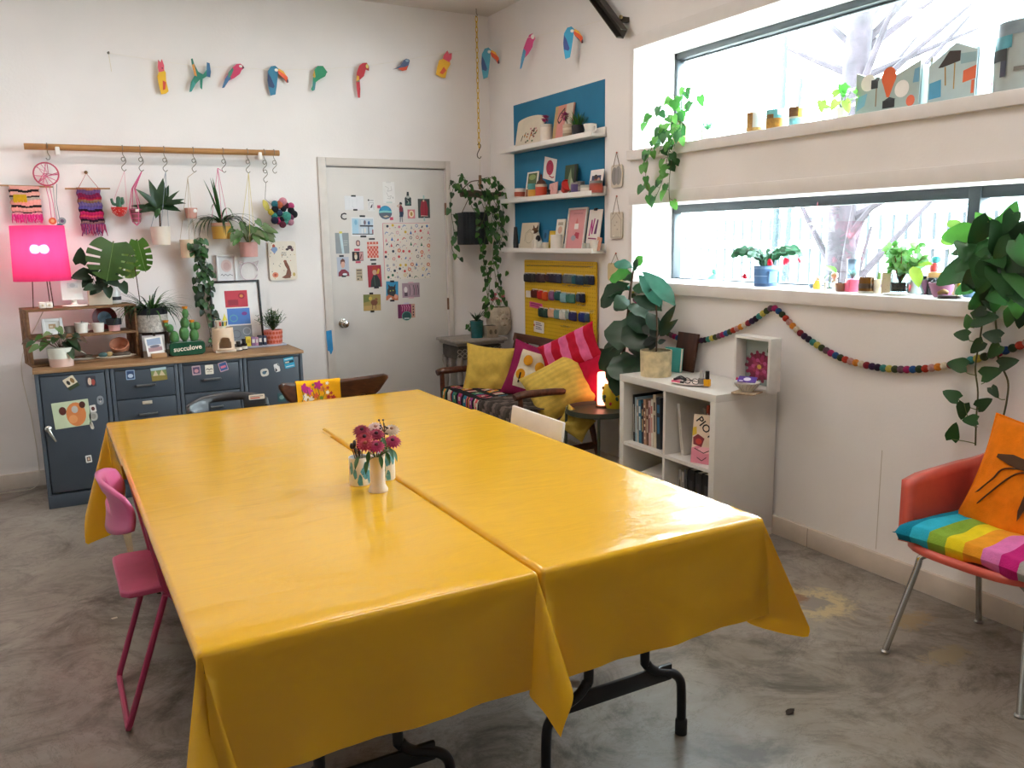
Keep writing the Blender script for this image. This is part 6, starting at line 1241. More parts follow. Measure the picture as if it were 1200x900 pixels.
# ---------------------------------------------------------------- grey pedestal in the corner
PZ = .775; pc_ = (-.345, -.285)
t = thing('pedestal_table', 'weathered grey corner pedestal behind the yellow cushion', 'side table', (*pc_, 0))
gs = M('#8f8880', .8, var=.15, scale=20, bump=.3, bscale=60); gd = M('#4c4842', .8, var=.2)
a = MB(); a.box((0, 0, PZ-.012), (.44, .36, .024), gs, bev=.008); a.box((0, 0, PZ-.034), (.40, .32, .02), gs, bev=.006); a.build('table_top', t)
a = MB(); a.box((0, 0, PZ-.10), (.36, .28, .10), gd, bev=.004)
for i in range(9):
    for j in range(2): a.tube([(-.17+i*.0425+.018*math.cos(q*.7854), -.143, PZ-.085-j*.035+.015*math.sin(q*.7854)) for q in range(8)], .0035, gs, 5, closed=True)
a.build('apron', t)
for sx in (-1, 1):
    for sy in (-1, 1):
        MB().lathe([(.016, 0), (.018, .02), (.012, .08), (.016, .2), (.024, .30), (.014, .34), (.02, .42), (.026, .50), (.016, .56), (.024, .60), (.022, .64)], gs, (sx*.165, sy*.13, 0), 12).build('leg', t)
def pd(px, ly): p = bk(px, 396, pc_[1]+ly); return V((p.x, p.y, PZ+.0005))
p = pd(559, -.06); k = mpp(p); t = thing('potted_plant', 'dark teal pot with spiky dark leaves on the corner pedestal', 'potted plant', p)
MB().lathe(potprof(7*k, 8*k, 20*k), M('#1d5a5e', .25, coat=.3, var=.15), seg=20).build('pot', t); soil(7.2*k, 17*k).build('soil', t)
a = MB(); rn = random.Random(71)
for i in range(26): q = rn.uniform(0, 6.28); a.leaf((0, 0, 17*k), (math.cos(q)*.4, math.sin(q)*.35, 1), rn.uniform(.06, .13), .012, (G5, G1)[i % 2], droop=.4, shape='strap', n=5)
a.build('leaves', t)
p = pd(585, .04); k = mpp(p); t = thing('stone_planter', 'carved pale stone planter with a face relief on the corner pedestal', 'planter', p); stn = M('#b7aa95', .9, var=.2, scale=18, bump=.7, bscale=50)
a = MB(); a.lathe([(.0001, 0), (10*k, 0), (14*k, 6*k), (15*k, 16*k), (14*k, 27*k), (12*k, 32*k), (10.5*k, 32*k), (10*k, 26*k), (.0001, 25*k)], stn, seg=26)
a.ball((-1*k, -13.4*k, 17*k), (6.5*k, 3*k, 8.5*k), stn, 16, 12); a.ball((-1*k, -16.2*k, 16*k), (1.5*k, 1.6*k, 3*k), stn, 10, 8)
for s in (-1, 1): a.ball((-1*k+s*2.6*k, -16*k, 19.5*k), (1.6*k, .8*k, .9*k), M('#83775f', .9), 8, 6)
a.ball((-1*k, -16*k, 12*k), (2.4*k, .8*k, .8*k), M('#83775f', .9), 8, 6)
for i in range(9): q = -1*k; a.ball((-1*k+7.5*k*math.cos(i*.4), -13*k, 19*k+8*k*math.sin(i*.4)), 2*k, stn, 8, 6)
a.build('stone_pot', t)
a = MB(); s_ = MB(); rn = random.Random(3)
for i in range(6): q = V((rn.uniform(-6, 8)*k, rn.uniform(-6, 6)*k, rn.uniform(38, 48)*k)); s_.tube([(0, 0, 26*k), q], .0016, STEM, 4); a.ball(q, (2.6*k, 2.6*k, 1.8*k), M('#d0707c', .7, var=.2), 8, 6)
for i in range(10): q = rn.uniform(0, 6.28); s_.leaf((0, 0, 28*k), (math.cos(q), math.sin(q), .8), .06, .03, G2)
s_.build('stems', t); a.build('flowers', t, label='small pink flowers')
p = pd(575, -.10); k = mpp(p); a = MB(); a.box((0, 0, 7*k), (15*k, 13*k, 14*k), M('#9b8d7b', .8, var=.2, bump=.4), bev=.004); a.box((0, 0, 13.9*k), (10*k, 9*k, .004), SOIL); a.ball((-3*k, -6.4*k, 7*k), (2*k, .004, 3*k), M('#5c5246', .8), 8, 6); a.ball((3.5*k, -6.4*k, 7*k), (2*k, .004, 3*k), M('#5c5246', .8), 8, 6)
a.build('stone_box', None, p, label='small square stone pot in front of the carved planter', cat='pot')

# ---------------------------------------------------------------- blue panel and white picture ledges on the right wall
p0, p1, p2, p3 = rt(603, 124), rt(709, 92), rt(603.5, 291), rt(708.5, 297)
BYF, BYN = (p0.y+p2.y)/2, (p1.y+p3.y)/2; BZ0, BZ1 = 1.42, 2.483
MB().box((-.0015, (BYF+BYN)/2, (BZ0+BZ1)/2), (.003, BYF-BYN, BZ1-BZ0), M('#1b6f94', .7, var=.05, scale=6)).build('trim_blue_panel', kind='structure')
LD = .105
LZ = []
for i, (zb_, zt_, lb) in enumerate(((2.135, 2.165, 'top'), (1.775, 1.805, 'middle'), (1.415, 1.445, 'lowest'))):
    t = thing('picture_ledge', f'{lb} white picture ledge on the blue wall panel', 'shelf', (0, (BYF+BYN)/2, zb_), -90, 'white picture ledges')
    L_ = BYF-BYN+.045; MB().box((0, -LD/2, .008), (L_, LD, .016), WHITE, bev=.002).build('ledge_board', t)
    MB().box((0, -LD-.006, .015), (L_, .012, .032), WHITE, bev=.002).build('front_lip', t); MB().box((0, -.012, .03), (L_, .018, .06), WHITE, bev=.002).build('back_rail', t)
    LZ.append(zb_+.0165)
def lg(i, px0, px1, py, X=-.058):
    """centre on ledge i and width of what spans px0..px1 at height py"""
    a, b = rt(px0, py, X), rt(px1, py, X); return V((X, (a.y+b.y)/2, LZ[i])), abs(a.y-b.y)
def lh(i, px, pyt, X=-.058): return rt(px, pyt, X).z-LZ[i]
def ledge_pic(i, label, px0, px1, pyt, base, shapes, cat='picture', X=-.05, lean=9, name='print', frame=None, th=.006, rnd=0., rot=0):
    c, w = lg(i, px0, px1, (pyt+220)/2 if i else pyt+12, X); h = max(.05, lh(i, (px0+px1)/2, pyt, X))
    if frame: return frame_print(name, label, cat, c, -90, w, h, frame, base, shapes, fw=.012, th=.014, rx=-lean, group='pictures on the white ledges')
    return card(name, label, cat, c, -90, w, h, base, shapes, th=th, rx=-lean, ry=rot, rnd=rnd, group='pictures on the white ledges')
def ledge_cup(i, label, px0, px1, pyt, col, cat='cup', name='cup', X=-.058, tap=.9, bands=(), fill=None, pyb=None):
    c, w = lg(i, px0, px1, pyt+6, X); h = max(.03, lh(i, (px0+px1)/2, pyt, X)); r = min(w/2, .042)
    a = MB(); a.lathe(potprof(r*tap, r, h, .004), M(col, .35, var=.05), seg=20)
    for z0, z1, cc in bands: a.lathe([(r*(tap+(1-tap)*z0)+.0008, h*z0), (r*(tap+(1-tap)*z1)+.0008, h*z1)], M(cc, .45, var=.1), seg=20)
    return a.build(name, None, c, label=label, cat=cat, group='little pots and cups on the white ledges'), c, r, h
# top ledge
c, w = lg(0, 604, 634, 150, -.045); h = lh(0, 620, 135, -.045); a = MB()
o = [(-w/2, 0), (w/2, 0), (w/2, h*.86)]+[(w/2*math.cos(R(a_)), h*.86+h*.14*math.sin(R(a_))) for a_ in range(10, 171, 16)]+[(-w/2, h*.86)]
a.prism(o, -.010, 0, M('#d8cdb8', .6, var=.04)); rn = random.Random(6)
paint(a, w, h, -w/2, 0, -.010, [('s', [(.22+.11*i, .25+.1*(i % 3)), (.27+.11*i, .42+.08*(i % 2))], .03, ('#5a4a2c', '#3f5a3a', '#8a3a2c', '#b56a3a', '#4a4a3a', '#a8503a')[i]) for i in range(6)]+[('e', rn.uniform(.25, .8), rn.uniform(.18, .6), .035, .03, rn.choice(['#7a2f2a', '#4f6a3f', '#b5763a', '#5a4a34', '#c08a8a'])) for _ in range(16)])
a.build('arched_board', None, c, -90, rx=-10, label='cream arched board printed with small leaves and berries on the top ledge', cat='picture', group='pictures on the white ledges')
def vase_flower(label, px0, px1, pyt, col, fcol, bands, fx, fy):
    o, c, r, h = ledge_cup(0, label, px0, px1, pyt, col, 'vase', 'vase', tap=1., bands=bands)
    f = MB(); q = rt(fx, fy, -.06)-c; f.tube([(0, 0, h*.7), q*.6+V((0, 0, h*.3)), q], .002, STEM, 5); ro = random.Random(px0)
    for i in range(40):
        d = V((ro.uniform(-1, 1), ro.uniform(-1, 1), ro.uniform(-.6, 1))).normalized(); f.leaf(q+d*.004, d, .032, .013, M(fcol, .7, var=.25), n=3, droop=.2)
    f.build('flower', None, c, label='magenta bloom standing in the '+label+' on the top ledge', cat='flower')
vase_flower('slim cream vase with orange squares', 636.5, 644, 146, '#ddd3c6', '#a3275e', [(.85, 1, '#c9c0b4')], 639, 139)
a = MB(); c, w = lg(0, 636.5, 644, 150); 
ledge_pic(0, 'tall pink and tan abstract board with a black loop on the top ledge', 648, 669, 122, '#c98a78', [('r', 0, 0, .16, 1, '#b59a6a'), ('r', .62, .4, 1, 1, '#cbbfae'), ('p', [(.2, 0), (.6, 0), (.55, .6), (.25, .8)], '#d08a84'), ('s', [(.55, .9), (.28, .75), (.2, .6), (.3, .5), (.45, .6), (.55, .85)], .05, '#3a2c2a')], name='art_board', th=.012)
vase_flower('short bark-textured vase near the grass', 662.5, 671.5, 146, '#b8a48c', '#9c2a6a', [(.2, .4, '#8f7a62'), (.6, .75, '#d2c3ab')], 662, 136)
o, c, r, h = ledge_cup(0, 'black pot holding a tuft of green grass on the top ledge', 671, 684, 147, '#1c1d22', 'pot', 'grass_pot', X=-.062)
a = MB(); rn = random.Random(19)
for i in range(110): q = rn.uniform(0, 6.28); e = rn.random(); a.leaf((r*.6*e*math.cos(q), r*.6*e*math.sin(q), h*.8), (.55*e*math.cos(q), .55*e*math.sin(q), 1), rn.uniform(.06, .12), .006, (G2, G3, leafm('#3f7030'))[i % 3], droop=.3, shape='strap', n=4)
a.build('grass_tuft', o)
o, c, r, h = ledge_cup(0, 'white teacup with painted dots at the right end of the top ledge', 684, 699, 145.5, '#e2ded8', 'cup', 'teacup', tap=.55, X=-.06)
MB().tube([(.0, -r*.95, h*.85), (0, -r-.022, h*.8), (0, -r-.022, h*.35), (0, -r*.7, h*.25)], .004, CERAM, 8, smooth=4).build('handle', o)
# middle ledge
ledge_cup(1, 'white cup with red patches at the left end of the middle ledge', 605.5, 613, 221, '#ddd5cc', tap=.95, bands=[(.3, .7, '#b0503a')])
ledge_pic(1, 'green landscape photo with a white border leaning at the left of the middle ledge', 615, 628, 201, '#e3dfd8', [('r', .12, .42, .9, .95, '#4f6238'), ('e', .5, .8, .3, .1, '#8a9a5a'), ('r', .05, .0, .9, .38, '#8a5a4a')], name='photo')
ledge_cup(1, 'teal over yellow tumbler in front of the green photo', 621.5, 628, 215.5, '#cf9a3f', tap=.95, bands=[(.6, 1., '#4f9a96')], X=-.07)
c, w = lg(1, 629, 639.5, 215); h = lh(1, 634, 203.5); t = thing('lidded_jar', 'orange lidded jar with a brown domed lid and finial on the middle ledge', 'jar', c); r = min(.042, w/2)
MB().lathe([(.0001, 0), (r*.9, 0), (r, h*.1), (r, h*.46), (.0001, h*.46)], M('#c4472c', .4), seg=20).build('body', t); MB().lathe([(r, h*.45), (r*1.02, h*.5), (r, h*.56), (.0001, h*.57)], M('#cdbba4', .4), seg=20).build('rim', t)
MB().lathe([(r*.92, h*.56), (r*.7, h*.68), (r*.25, h*.76), (r*.16, h*.86), (r*.22, h*.92), (.0001, h)], M('#4f2a1e', .4), seg=18).build('lid', t)
c, w = lg(1, 640.5, 645, 224); a = MB(); a.lathe([(.0001, 0), (.014, 0), (.017, .02), (.010, .034), (.014, .048), (.0001, .058)], M('#25252b', .4), seg=14); a.build('figurine', None, c, label='tiny black figurine beside the pink card on the middle ledge', cat='figurine')
p = rt(644.5, 198, -.004); k = mpp(p); w = abs(rt(637.5, 198).y-rt(652, 198).y); h = rt(645, 185).z-rt(645, 211).z
card('print', 'white card with a crimson swirl fixed tilted on the blue panel', 'picture', (-.0045, p.y, p.z), -90, w, h, '#e1dbd5', [('e', .5, .56, .3, .34, '#a8244a'), ('l', .5, .56, .2, .22, .04, '#8a1a3c'), ('s', [(.5, .2), (.75, .14), (.9, .2)], .05, '#a8244a')], ry=12, z0=-h/2)
ledge_pic(1, 'pink folded card standing under the crimson swirl', 643.5, 653, 214, '#cf9a92', [('s', [(.3, .8), (.5, .5), (.35, .2)], .05, '#c27f7a'), ('s', [(.6, .9), (.75, .5)], .05, '#dcb0a8')], cat='card', name='greeting_card', rot=-6)
o, c, r, h = ledge_cup(1, 'red dish tipped on its side on the middle ledge', 656, 667, 218, '#c2302f', 'dish', 'tipped_dish', tap=.6); o.rotation_euler = (R(8), R(58), R(-90)); o.location = c+V((0, 0, .036))
ledge_pic(1, 'dark green leafy booklet standing on the middle ledge', 661.5, 675, 193, '#33492e', [('p', [(.1, .1), (.5, .9), (.7, .4)], '#7f8f6a'), ('p', [(.3, .0), (.6, .6), (.9, .3)], '#a3ab8c'), ('r', .82, 0, 1, 1, '#17181b'), ('p', [(0, .0), (.3, .2), (.1, .5)], '#c3b9a2')], cat='booklet', name='booklet', th=.012, lean=6)
ledge_cup(1, 'grey tin with a purple band, front of two tins on the middle ledge', 671.5, 677.5, 214, '#8e8888', 'tin', 'tin', tap=1., bands=[(.15, .85, '#5a4a7c')], X=-.075)
ledge_cup(1, 'dull grey tin behind the purple banded one', 677, 683, 212.5, '#77726e', 'tin', 'tin', tap=1., bands=[(.3, .6, '#9a9490')], X=-.05)
ledge_cup(1, 'low glass jar with pale label on the middle ledge', 683.5, 692, 217, '#a9b0aa', 'jar', 'jar', tap=1., bands=[(.2, .7, '#dcd6cc')])
ledge_pic(1, 'white bordered photo of people in dark coats at the right of the middle ledge', 690, 705, 198.5, '#e3deda', [('r', .15, .3, .86, .75, '#2f3a5a'), ('e', .45, .7, .14, .09, '#3a2320'), ('r', .35, .3, .6, .6, '#8f3a34'), ('e', .7, .55, .1, .1, '#c9a08a')], name='photo')
o, c, r, h = ledge_cup(1, 'metal-lidded glass jar of red beads at the right end of the middle ledge', 693, 704, 212, '#a55245', 'jar', 'bead_jar', tap=1., bands=[(.2, .62, '#b8503f')], X=-.075); MB().lathe([(r*1.02, h*.78), (r*1.02, h), (.0001, h)], STEEL, seg=18).build('lid', o)
# lowest ledge
c = rt(604.5, 289, -.07); k = mpp(c); a = MB(); a.lathe([(.0001, 0), (3*k, 0), (3.2*k, 8*k), (2.6*k, 18*k), (2*k, 26*k), (.0001, 27*k)], M('#1c1d23', .4, bump=.4), seg=14); a.build('black_vase', None, (c.x, min(c.y, BYF+.012), LZ[2]), label='slender black vase at the far left end of the lowest ledge', cat='vase')
ledge_pic(2, 'cream framed plaque with a faint house outline at the left of the lowest ledge', 609.5, 628, 261, '#cdc0a8', [('l', .55, .45, .22, .22, .02, '#a99c84'), ('s', [(.3, .3), (.3, .6), (.55, .75), (.8, .6)], .03, '#a99c84')], name='plaque', th=.014)
c, w = lg(2, 625, 635, 275, -.072); h = lh(2, 630, 265, -.072); t = thing('animal_figurine', 'small seated dog figurine in tan, white and black on the lowest ledge', 'figurine', c, -70); kk = h/.13
a = MB(); wm2 = M('#d9d0c2', .5); a.tube([(0, 0, .0), (0, 0, .035*kk), (0, -.006*kk, .075*kk), (0, -.014*kk, .10*kk)], [.030*kk, .028*kk, .018*kk, .014*kk], wm2, 12, smooth=4); a.ball((0, -.022*kk, .105*kk), (.017*kk, .021*kk, .016*kk), M('#6b4a30', .5), 12, 8); a.ball((0, -.042*kk, .10*kk), (.008*kk, .010*kk, .008*kk), wm2, 8, 6)
for s in (-1, 1): a.tube([(s*.011*kk, -.016*kk, .116*kk), (s*.014*kk, -.014*kk, .134*kk)], [.006*kk, .002*kk], M('#5a3c28', .5), 6); a.tube([(s*.011*kk, -.022*kk, .055*kk), (s*.012*kk, -.028*kk, .004*kk)], [.008*kk, .007*kk], wm2, 8); a.ball((s*.022*kk, .004*kk, .018*kk), (.012*kk, .022*kk, .018*kk), wm2, 10, 6)
a.ball((.012*kk, -.012*kk, .062*kk), (.014*kk, .014*kk, .02*kk), M('#1f1c1c', .5), 10, 6); a.tube([(0, .026*kk, .012*kk), (.02*kk, .034*kk, .01*kk), (.034*kk, .02*kk, .008*kk)], .005*kk, wm2, 6); a.build('body', t)
ledge_pic(2, 'small blue painted card behind the dog figurine', 634, 641, 269, '#2f6f96', [('r', .1, .1, .9, .4, '#4a94b4'), ('e', .5, .7, .2, .15, '#1f4a6a')], cat='card', name='painted_card')
ledge_pic(2, 'small plain yellow card on the lowest ledge', 642, 648.5, 270.5, '#cda82a', [('r', .1, .1, .9, .9, '#d9b83a')], cat='card', name='yellow_card')
ledge_cup(2, 'tiny pale cup beside the yellow card on the lowest ledge', 637, 641.5, 284, '#cfc8bb', X=-.08)
ledge_pic(2, 'small plant photo card standing behind the white tumbler', 649, 659, 256.5, '#d8d2c4', [('p', [(.1, .1), (.9, .1), (.7, .45), (.5, .35), (.3, .5)], '#4a6a34'), ('e', .5, .65, .25, .12, '#c9a08c'), ('r', .2, .8, .8, .9, '#a59a8a')], name='photo')
ledge_cup(2, 'white straight tumbler on the lowest ledge', 646, 658.5, 275, '#dedad2', tap=.97, X=-.07)
ledge_pic(2, 'pink print of a white cup in a white frame, tallest on the lowest ledge', 662, 684, 243, '#cf8f90', [('r', .38, .5, .62, .64, '#e3dcd6'), ('p', [(.42, .64), (.5, .80), (.58, .64)], '#c46a6a'), ('p', [(.4, .3), (.7, .24), (.72, .4), (.5, .42)], '#b33a4c'), ('e', .4, .27, .14, .07, '#9a9aa4'), ('r', .25, .88, .8, .92, '#c08084')], frame='#ddd8d2', name='framed_print')
o = ledge_pic(2, 'white card with purple brush strokes and a black clip on the lowest ledge', 686, 701, 245, '#dcd6d0', [('s', [(.2, .35), (.3, .75), (.4, .4), (.5, .78)], .09, '#a8287c'), ('s', [(.6, .4), (.75, .75), (.7, .4)], .1, '#5a2a5a'), ('s', [(.15, .3), (.8, .28)], .06, '#8a2a5a')], cat='card', name='painted_card')
a = MB(); a.box((0, -.008, lh(2, 693, 245, -.05)), (.03, .014, .016), BLACK, bev=.002); a.build('clip', o)
for j, (x0, x1) in enumerate(((683.5, 687), (688.5, 692))): ledge_cup(2, ('left', 'right')[j]+' of two tiny glass pots in front of the purple painted card', x0, x1, 285, '#b9bab2', 'pot', 'glass_pot', X=-.085, tap=1.)
o, c, r, h = ledge_cup(2, 'round white creamer at the right of the lowest ledge', 693.5, 700.5, 281.5, '#d9d1c6', 'jug', 'creamer', X=-.08, tap=.8); MB().tube([(0, r, h*.9), (0, r+.014, h*1.02)], [.007, .003], M('#d9d1c6', .35), 6).build('spout', o)
ledge_pic(2, 'small peach folded card at the right end of the lowest ledge', 698, 703, 278, '#c98f78', [('s', [(.3, .2), (.6, .8)], .1, '#b57a66')], cat='card', name='folded_card', X=-.075, rot=8)
# clay tags on the wall by the window
def tag_(label, px0, px1, py0, py1, ax, ay, base, shapes, rnd_):
    p, q = rt(px0, py0, -.008), rt(px1, py1, -.008); w, h = p.y-q.y, p.z-q.z; c = V((-.006, (p.y+q.y)/2, (p.z+q.z)/2))
    t = thing('clay_wall_tag', label, 'wall ornament', c, -90, 'clay wall tags'); a = MB()
    a.prism(rrect(w, h, rnd_*w, 0, 0, 5), -.008, 0, M(base, .8, var=.06)); paint(a, w, h, -w/2, -h/2, -.008, shapes); a.build('plaque', t)
    ap = rt(ax, ay, -.006)-c; ap = V((-ap.y, 0, ap.z)); a = MB(); a.tube([(-w*.28, -.009, h*.42), (ap.x, -.004, ap.z), (w*.28, -.009, h*.42)], .0022, M('#7a6a58', .8), 5); a.build('cord', t); MB().lathe([(.0001, 0), (.006, 0), (.006, .004), (.0001, .006)], M('#a3503f', .4), ap, 10, Matrix.Rotation(R(90), 4, 'X')).build('nail', t)
tag_('grey double-winged clay tag hanging highest beside the upper window', 717, 730, 194, 219, 723, 179, '#cfc5b8', [('e', .32, .5, .27, .4, '#8d8986'), ('e', .66, .52, .27, .42, '#959190'), ('s', [(.3, .2), (.35, .8)], .03, '#6f6b69'), ('s', [(.62, .2), (.66, .8)], .03, '#6f6b69')], .15)
tag_('pale house-shaped clay tag hanging below the grey one', 716, 730, 249, 279.5, 723, 230, '#c9bfb0', [('s', [(.1, .05), (.1, .7), (.5, .97), (.9, .7), (.9, .05), (.1, .05)], .04, '#a1968a'), ('e', .4, .5, .06, .03, '#a89c8e'), ('e', .6, .35, .06, .03, '#a89c8e'), ('e', .55, .62, .06, .03, '#a89c8e'), ('e', .3, .1, .04, .03, '#e6ddd0')], .12)
tag_('cream clay tag partly hidden behind the fiddle-leaf fig', 713, 731, 308, 330, 722, 297, '#c9b48a', [('s', [(.2, .3), (.8, .3)], .04, '#a8926a')], .12)

# ---------------------------------------------------------------- yellow pegboard with thread skeins
p, q, s0 = rt(618, 304.5), rt(702.5, 306.5), rt(620, 398); pw, pz0, pz1 = p.y-q.y, s0.z, (p.z+q.z)/2; pcy = (p.y+q.y)/2
t = thing('pegboard', 'yellow pegboard with rows of wire hooks on the wall above the settee', 'pegboard', (0, pcy, pz0), -90); hgt = pz1-pz0
a = MB(); a.prism(rrect(pw, hgt, .012, 0, hgt/2), -.026, -.016, M('#d1a80e', .5, var=.04))
hm = M('#8f6f06', .8, var=0); nx, nz = 34, 22
for i in range(nx):
    for j in range(nz): x, z = -pw/2+(i+.5)*pw/nx, (j+.5)*hgt/nz; a.flat(ell(x, z, .0042, .0042, 6), -.0263, hm)
a.build('board', t); a = MB(); a.box((0, -.0085, hgt/2), (pw-.06, .014, hgt-.06), M('#9a7a10', .7)); a.build('batten', t)
PB = V((0, pcy, pz0))
def pgl(px, py): r_ = rt(px, py, -.03)-PB; return -r_.y, r_.z          # pegboard-local x, z
hooks = []
def peg(x, z):
    a = MB(); a.tube([(x, -.024, z+.004), (x, -.05, z-.002), (x, -.056, z+.006)], .0022, STEEL, 5); a.build('hook', t)
def skein(i, lb, px0, px1, pyt, pyb, col):
    (x0, z1), (x1, z0) = pgl(px0, pyt), pgl(px1, pyb); w, h = x1-x0, z1-z0; x = (x0+x1)/2; peg(x, z1)
    a = MB(); m = M(col, .8, var=.12, scale=60, bump=.3, bscale=300); n = max(4, int(w/.012))
    for k in range(n): xx = (k+.5)/n*w-w/2; a.tube([(xx, -.004, .002), (xx, -.012, -.004), (xx, -.013, -h*.5), (xx, -.012, -h+.006), (xx, -.004, -h)], w/n*.56, m, 6)
    a.box((0, -.005, .006), (w*.8, .004, .016), M('#cfc6b6', .7)); a.box((0, -.007, -h*.5), (w*.98, .009, h*.9), m)
    c = PB+V((-(.026+.008), -x, z1)); o = a.build('thread_skein', None, c, -90, label=lb, cat='thread skein', group='thread skeins on the yellow pegboard')
ORD = ['first', 'second', 'third', 'fourth', 'fifth', 'sixth', 'seventh', 'eighth', 'ninth', 'tenth', 'eleventh', 'twelfth', 'thirteenth', 'fourteenth', 'fifteenth']
def zp(x, y): return 600+x/7.5, 290+y/7.5
for row, rows in (('top', [(122, 150, 235, 298, '#2a2a2c', 'charcoal'), (150, 185, 235, 300, '#211f22', 'near black'), (185, 216, 236, 300, '#33302f', 'dark taupe'), (227, 262, 237, 302, '#3a2528', 'plum brown'), (262, 302, 240, 304, '#4a3234', 'cocoa'), (315, 345, 238, 300, '#34161f', 'dark wine'), (345, 378, 238, 304, '#241c2c', 'blackcurrant'), (378, 410, 240, 308, '#2a2436', 'aubergine'), (410, 446, 242, 310, '#2c3046', 'ink blue'), (465, 505, 246, 312, '#5c6266', 'slate grey'), (505, 543, 248, 314, '#5f6a6a', 'green grey'), (545, 575, 250, 318, '#23606a', 'petrol'), (577, 640, 256, 325, '#1f3c50', 'navy teal'), (650, 690, 256, 320, '#253a40', 'dark pine'), (690, 732, 258, 324, '#18213a', 'midnight blue')]),
                  ('middle', [(185, 240, 376, 440, '#5a2218', 'rust brown'), (242, 280, 384, 450, '#c1251c', 'bright red'), (282, 322, 394, 464, '#d8501a', 'orange'), (340, 380, 390, 462, '#8a5a84', 'mauve'), (392, 440, 392, 462, '#1f5a58', 'deep teal'), (443, 490, 405, 480, '#8ab4bc', 'ice blue'), (492, 520, 412, 482, '#3f7a6a', 'sea green'), (522, 565, 414, 486, '#4a7f70', 'jade'), (582, 610, 410, 474, '#4a5a64', 'steel grey'), (612, 652, 412, 480, '#10182c', 'blue black')]),
                  ('bottom', [(250, 288, 536, 606, '#1f3a30', 'bottle green'), (290, 326, 544, 612, '#2c4a3c', 'forest green'), (334, 384, 546, 614, '#d8a888', 'peach'), (388, 434, 552, 624, '#6a9a98', 'soft teal'), (436, 485, 556, 632, '#d3d6cc', 'off-white'), (487, 512, 560, 628, '#9ab0a8', 'pale sage'), (518, 578, 572, 642, '#2a2a5c', 'indigo'), (604, 655, 580, 652, '#1c2f78', 'royal blue'), (656, 690, 584, 652, '#3a5268', 'dusty blue')])):
    for i, (x0, x1, y0, y1, c, nm) in enumerate(rows):
        (a0, b0), (a1, b1) = zp(x0, y0), zp(x1, y1); skein(i, f'{nm} thread skein, {ORD[i]} from the left in the {row} row of the pegboard', a0, a1, b0, b1, c)
for i in range(16): x, z = pgl(*zp(155+i*37, 158+i*.9)); peg(x, z)
for px, py in ((470, 330), (520, 335), (560, 338), (600, 340), (650, 342), (690, 345), (455, 690), (480, 695), (505, 700), (715, 560), (715, 575), (600, 505), (640, 510)): peg(*pgl(*zp(px, py)))
def pcard(label, x0, y0, x1, y1, base, shapes, rot=0):
    (a0, z1), (a1, z0) = pgl(*zp(x0, y0)), pgl(*zp(x1, y1)); w, h = a1-a0, z1-z0
    card('label_card', label, 'label', PB+V((-.0285, -(a0+a1)/2, (z0+z1)/2)), -90, w, h, base, shapes, ry=rot, z0=-h/2, rnd=.004, th=.002, group='labels on the pegboard')
pcard('pink handwritten label near the left edge of the pegboard', 155, 478, 265, 540, '#d2508c', [('s', [(.1, .7), (.3, .78), (.6, .68), (.9, .74)], .04, '#7a1f4a'), ('s', [(.12, .35), (.4, .42), (.75, .32)], .04, '#7a1f4a')], 3)
pcard('white handwritten label low on the pegboard', 192, 645, 280, 755, '#ddd6cc', [('s', [(.2, .85), (.7, .86)], .04, '#5a5a6a'), ('s', [(.2, .68), (.8, .70)], .04, '#5a5a6a'), ('s', [(.2, .5), (.7, .48)], .04, '#5a5a6a'), ('s', [(.2, .32), (.8, .34)], .04, '#5a5a6a'), ('e', .05, .6, .06, .1, '#c0392f')], 2)
pcard('small blank white tag at the left edge of the pegboard', 122, 378, 163, 440, '#dcd5ca', [('e', .5, .85, .06, .05, '#9a9488')], 0)
# ---------------------------------------------------------------- things on top of the white bookcase
def bt(px, X): p = rt(px, 440, X); return V((X, p.y, BH+.0005))
p = bt(768.5, -.30); k = mpp(p)
t = thing('rubber_plant', 'dark rubber plant in a cream marbled pot on the white bookcase', 'potted plant', p); r = 18.5*k
a = MB(); a.lathe(potprof(r*.96, r, 30*k, .008), M('#d2c19a', .45, var=.22, scale=22, coat=.1), seg=32); a.build('pot', t); soil(r-.008, 26*k).build('soil', t)
s_, f_ = MB(), MB(); s_.tube([(0, 0, 25*k), (.004, 0, 60*k), (-.006, 0, 82*k)], .005, BROWN, 6, smooth=4); rub = leafm('#16281c'); rub2 = M('#1d3a2e', .25, var=.15)
def wl(X, x, y): return rt(x, y, X)
def pxleaf(fo, org, b, e, X, W_, mat, shape, up=(-.6, -.7, .35), dX=0., **kw):
    q0, q1 = wl(X, *b)-org, wl(X+dX, *e)-org; fo.leaf(q0, q1-q0, (q1-q0).length, W_, mat, up=up, shape=shape, **kw)
for b, e, w_ in [((770, 388), (759, 363), .075), ((772, 390), (789, 358), .05), ((773, 394), (791, 374), .045), ((770, 392), (750, 378), .07), ((770, 398), (749, 400), .06), ((771, 402), (779, 398), .03), ((770, 396), (764, 380), .06), ((771, 400), (756, 408), .05)]:
    pxleaf(f_, p, b, e, -.30, w_, (rub, rub2)[RND.randrange(2)], 'ovate', droop=.25, fold=.18)
s_.build('stem', t); f_.build('leaves', t)
def tbook(label, px, X, w, h, th, col, rz, lean): 
    c = bt(px, X); t = thing('book', label, 'book', c, rz, None, ry=0, rx=lean); a = MB(); m = M(col, .5); a.box((0, -th/2+.0015, h/2), (w, .003, h), m); a.box((0, th/2-.0015, h/2), (w, .003, h), m); a.box((-w/2+.0015, 0, h/2), (.003, th-.006, h), m); a.build('cover', t)
    MB().box((.003, 0, h/2), (w-.008, th-.007, h-.008), M('#e8e3d8', .8)).build('pages', t); return t
tbook('aqua hardback book standing behind the marbled pot', 788, -.14, .11, .135, .022, '#3fa39c', -78, -6)
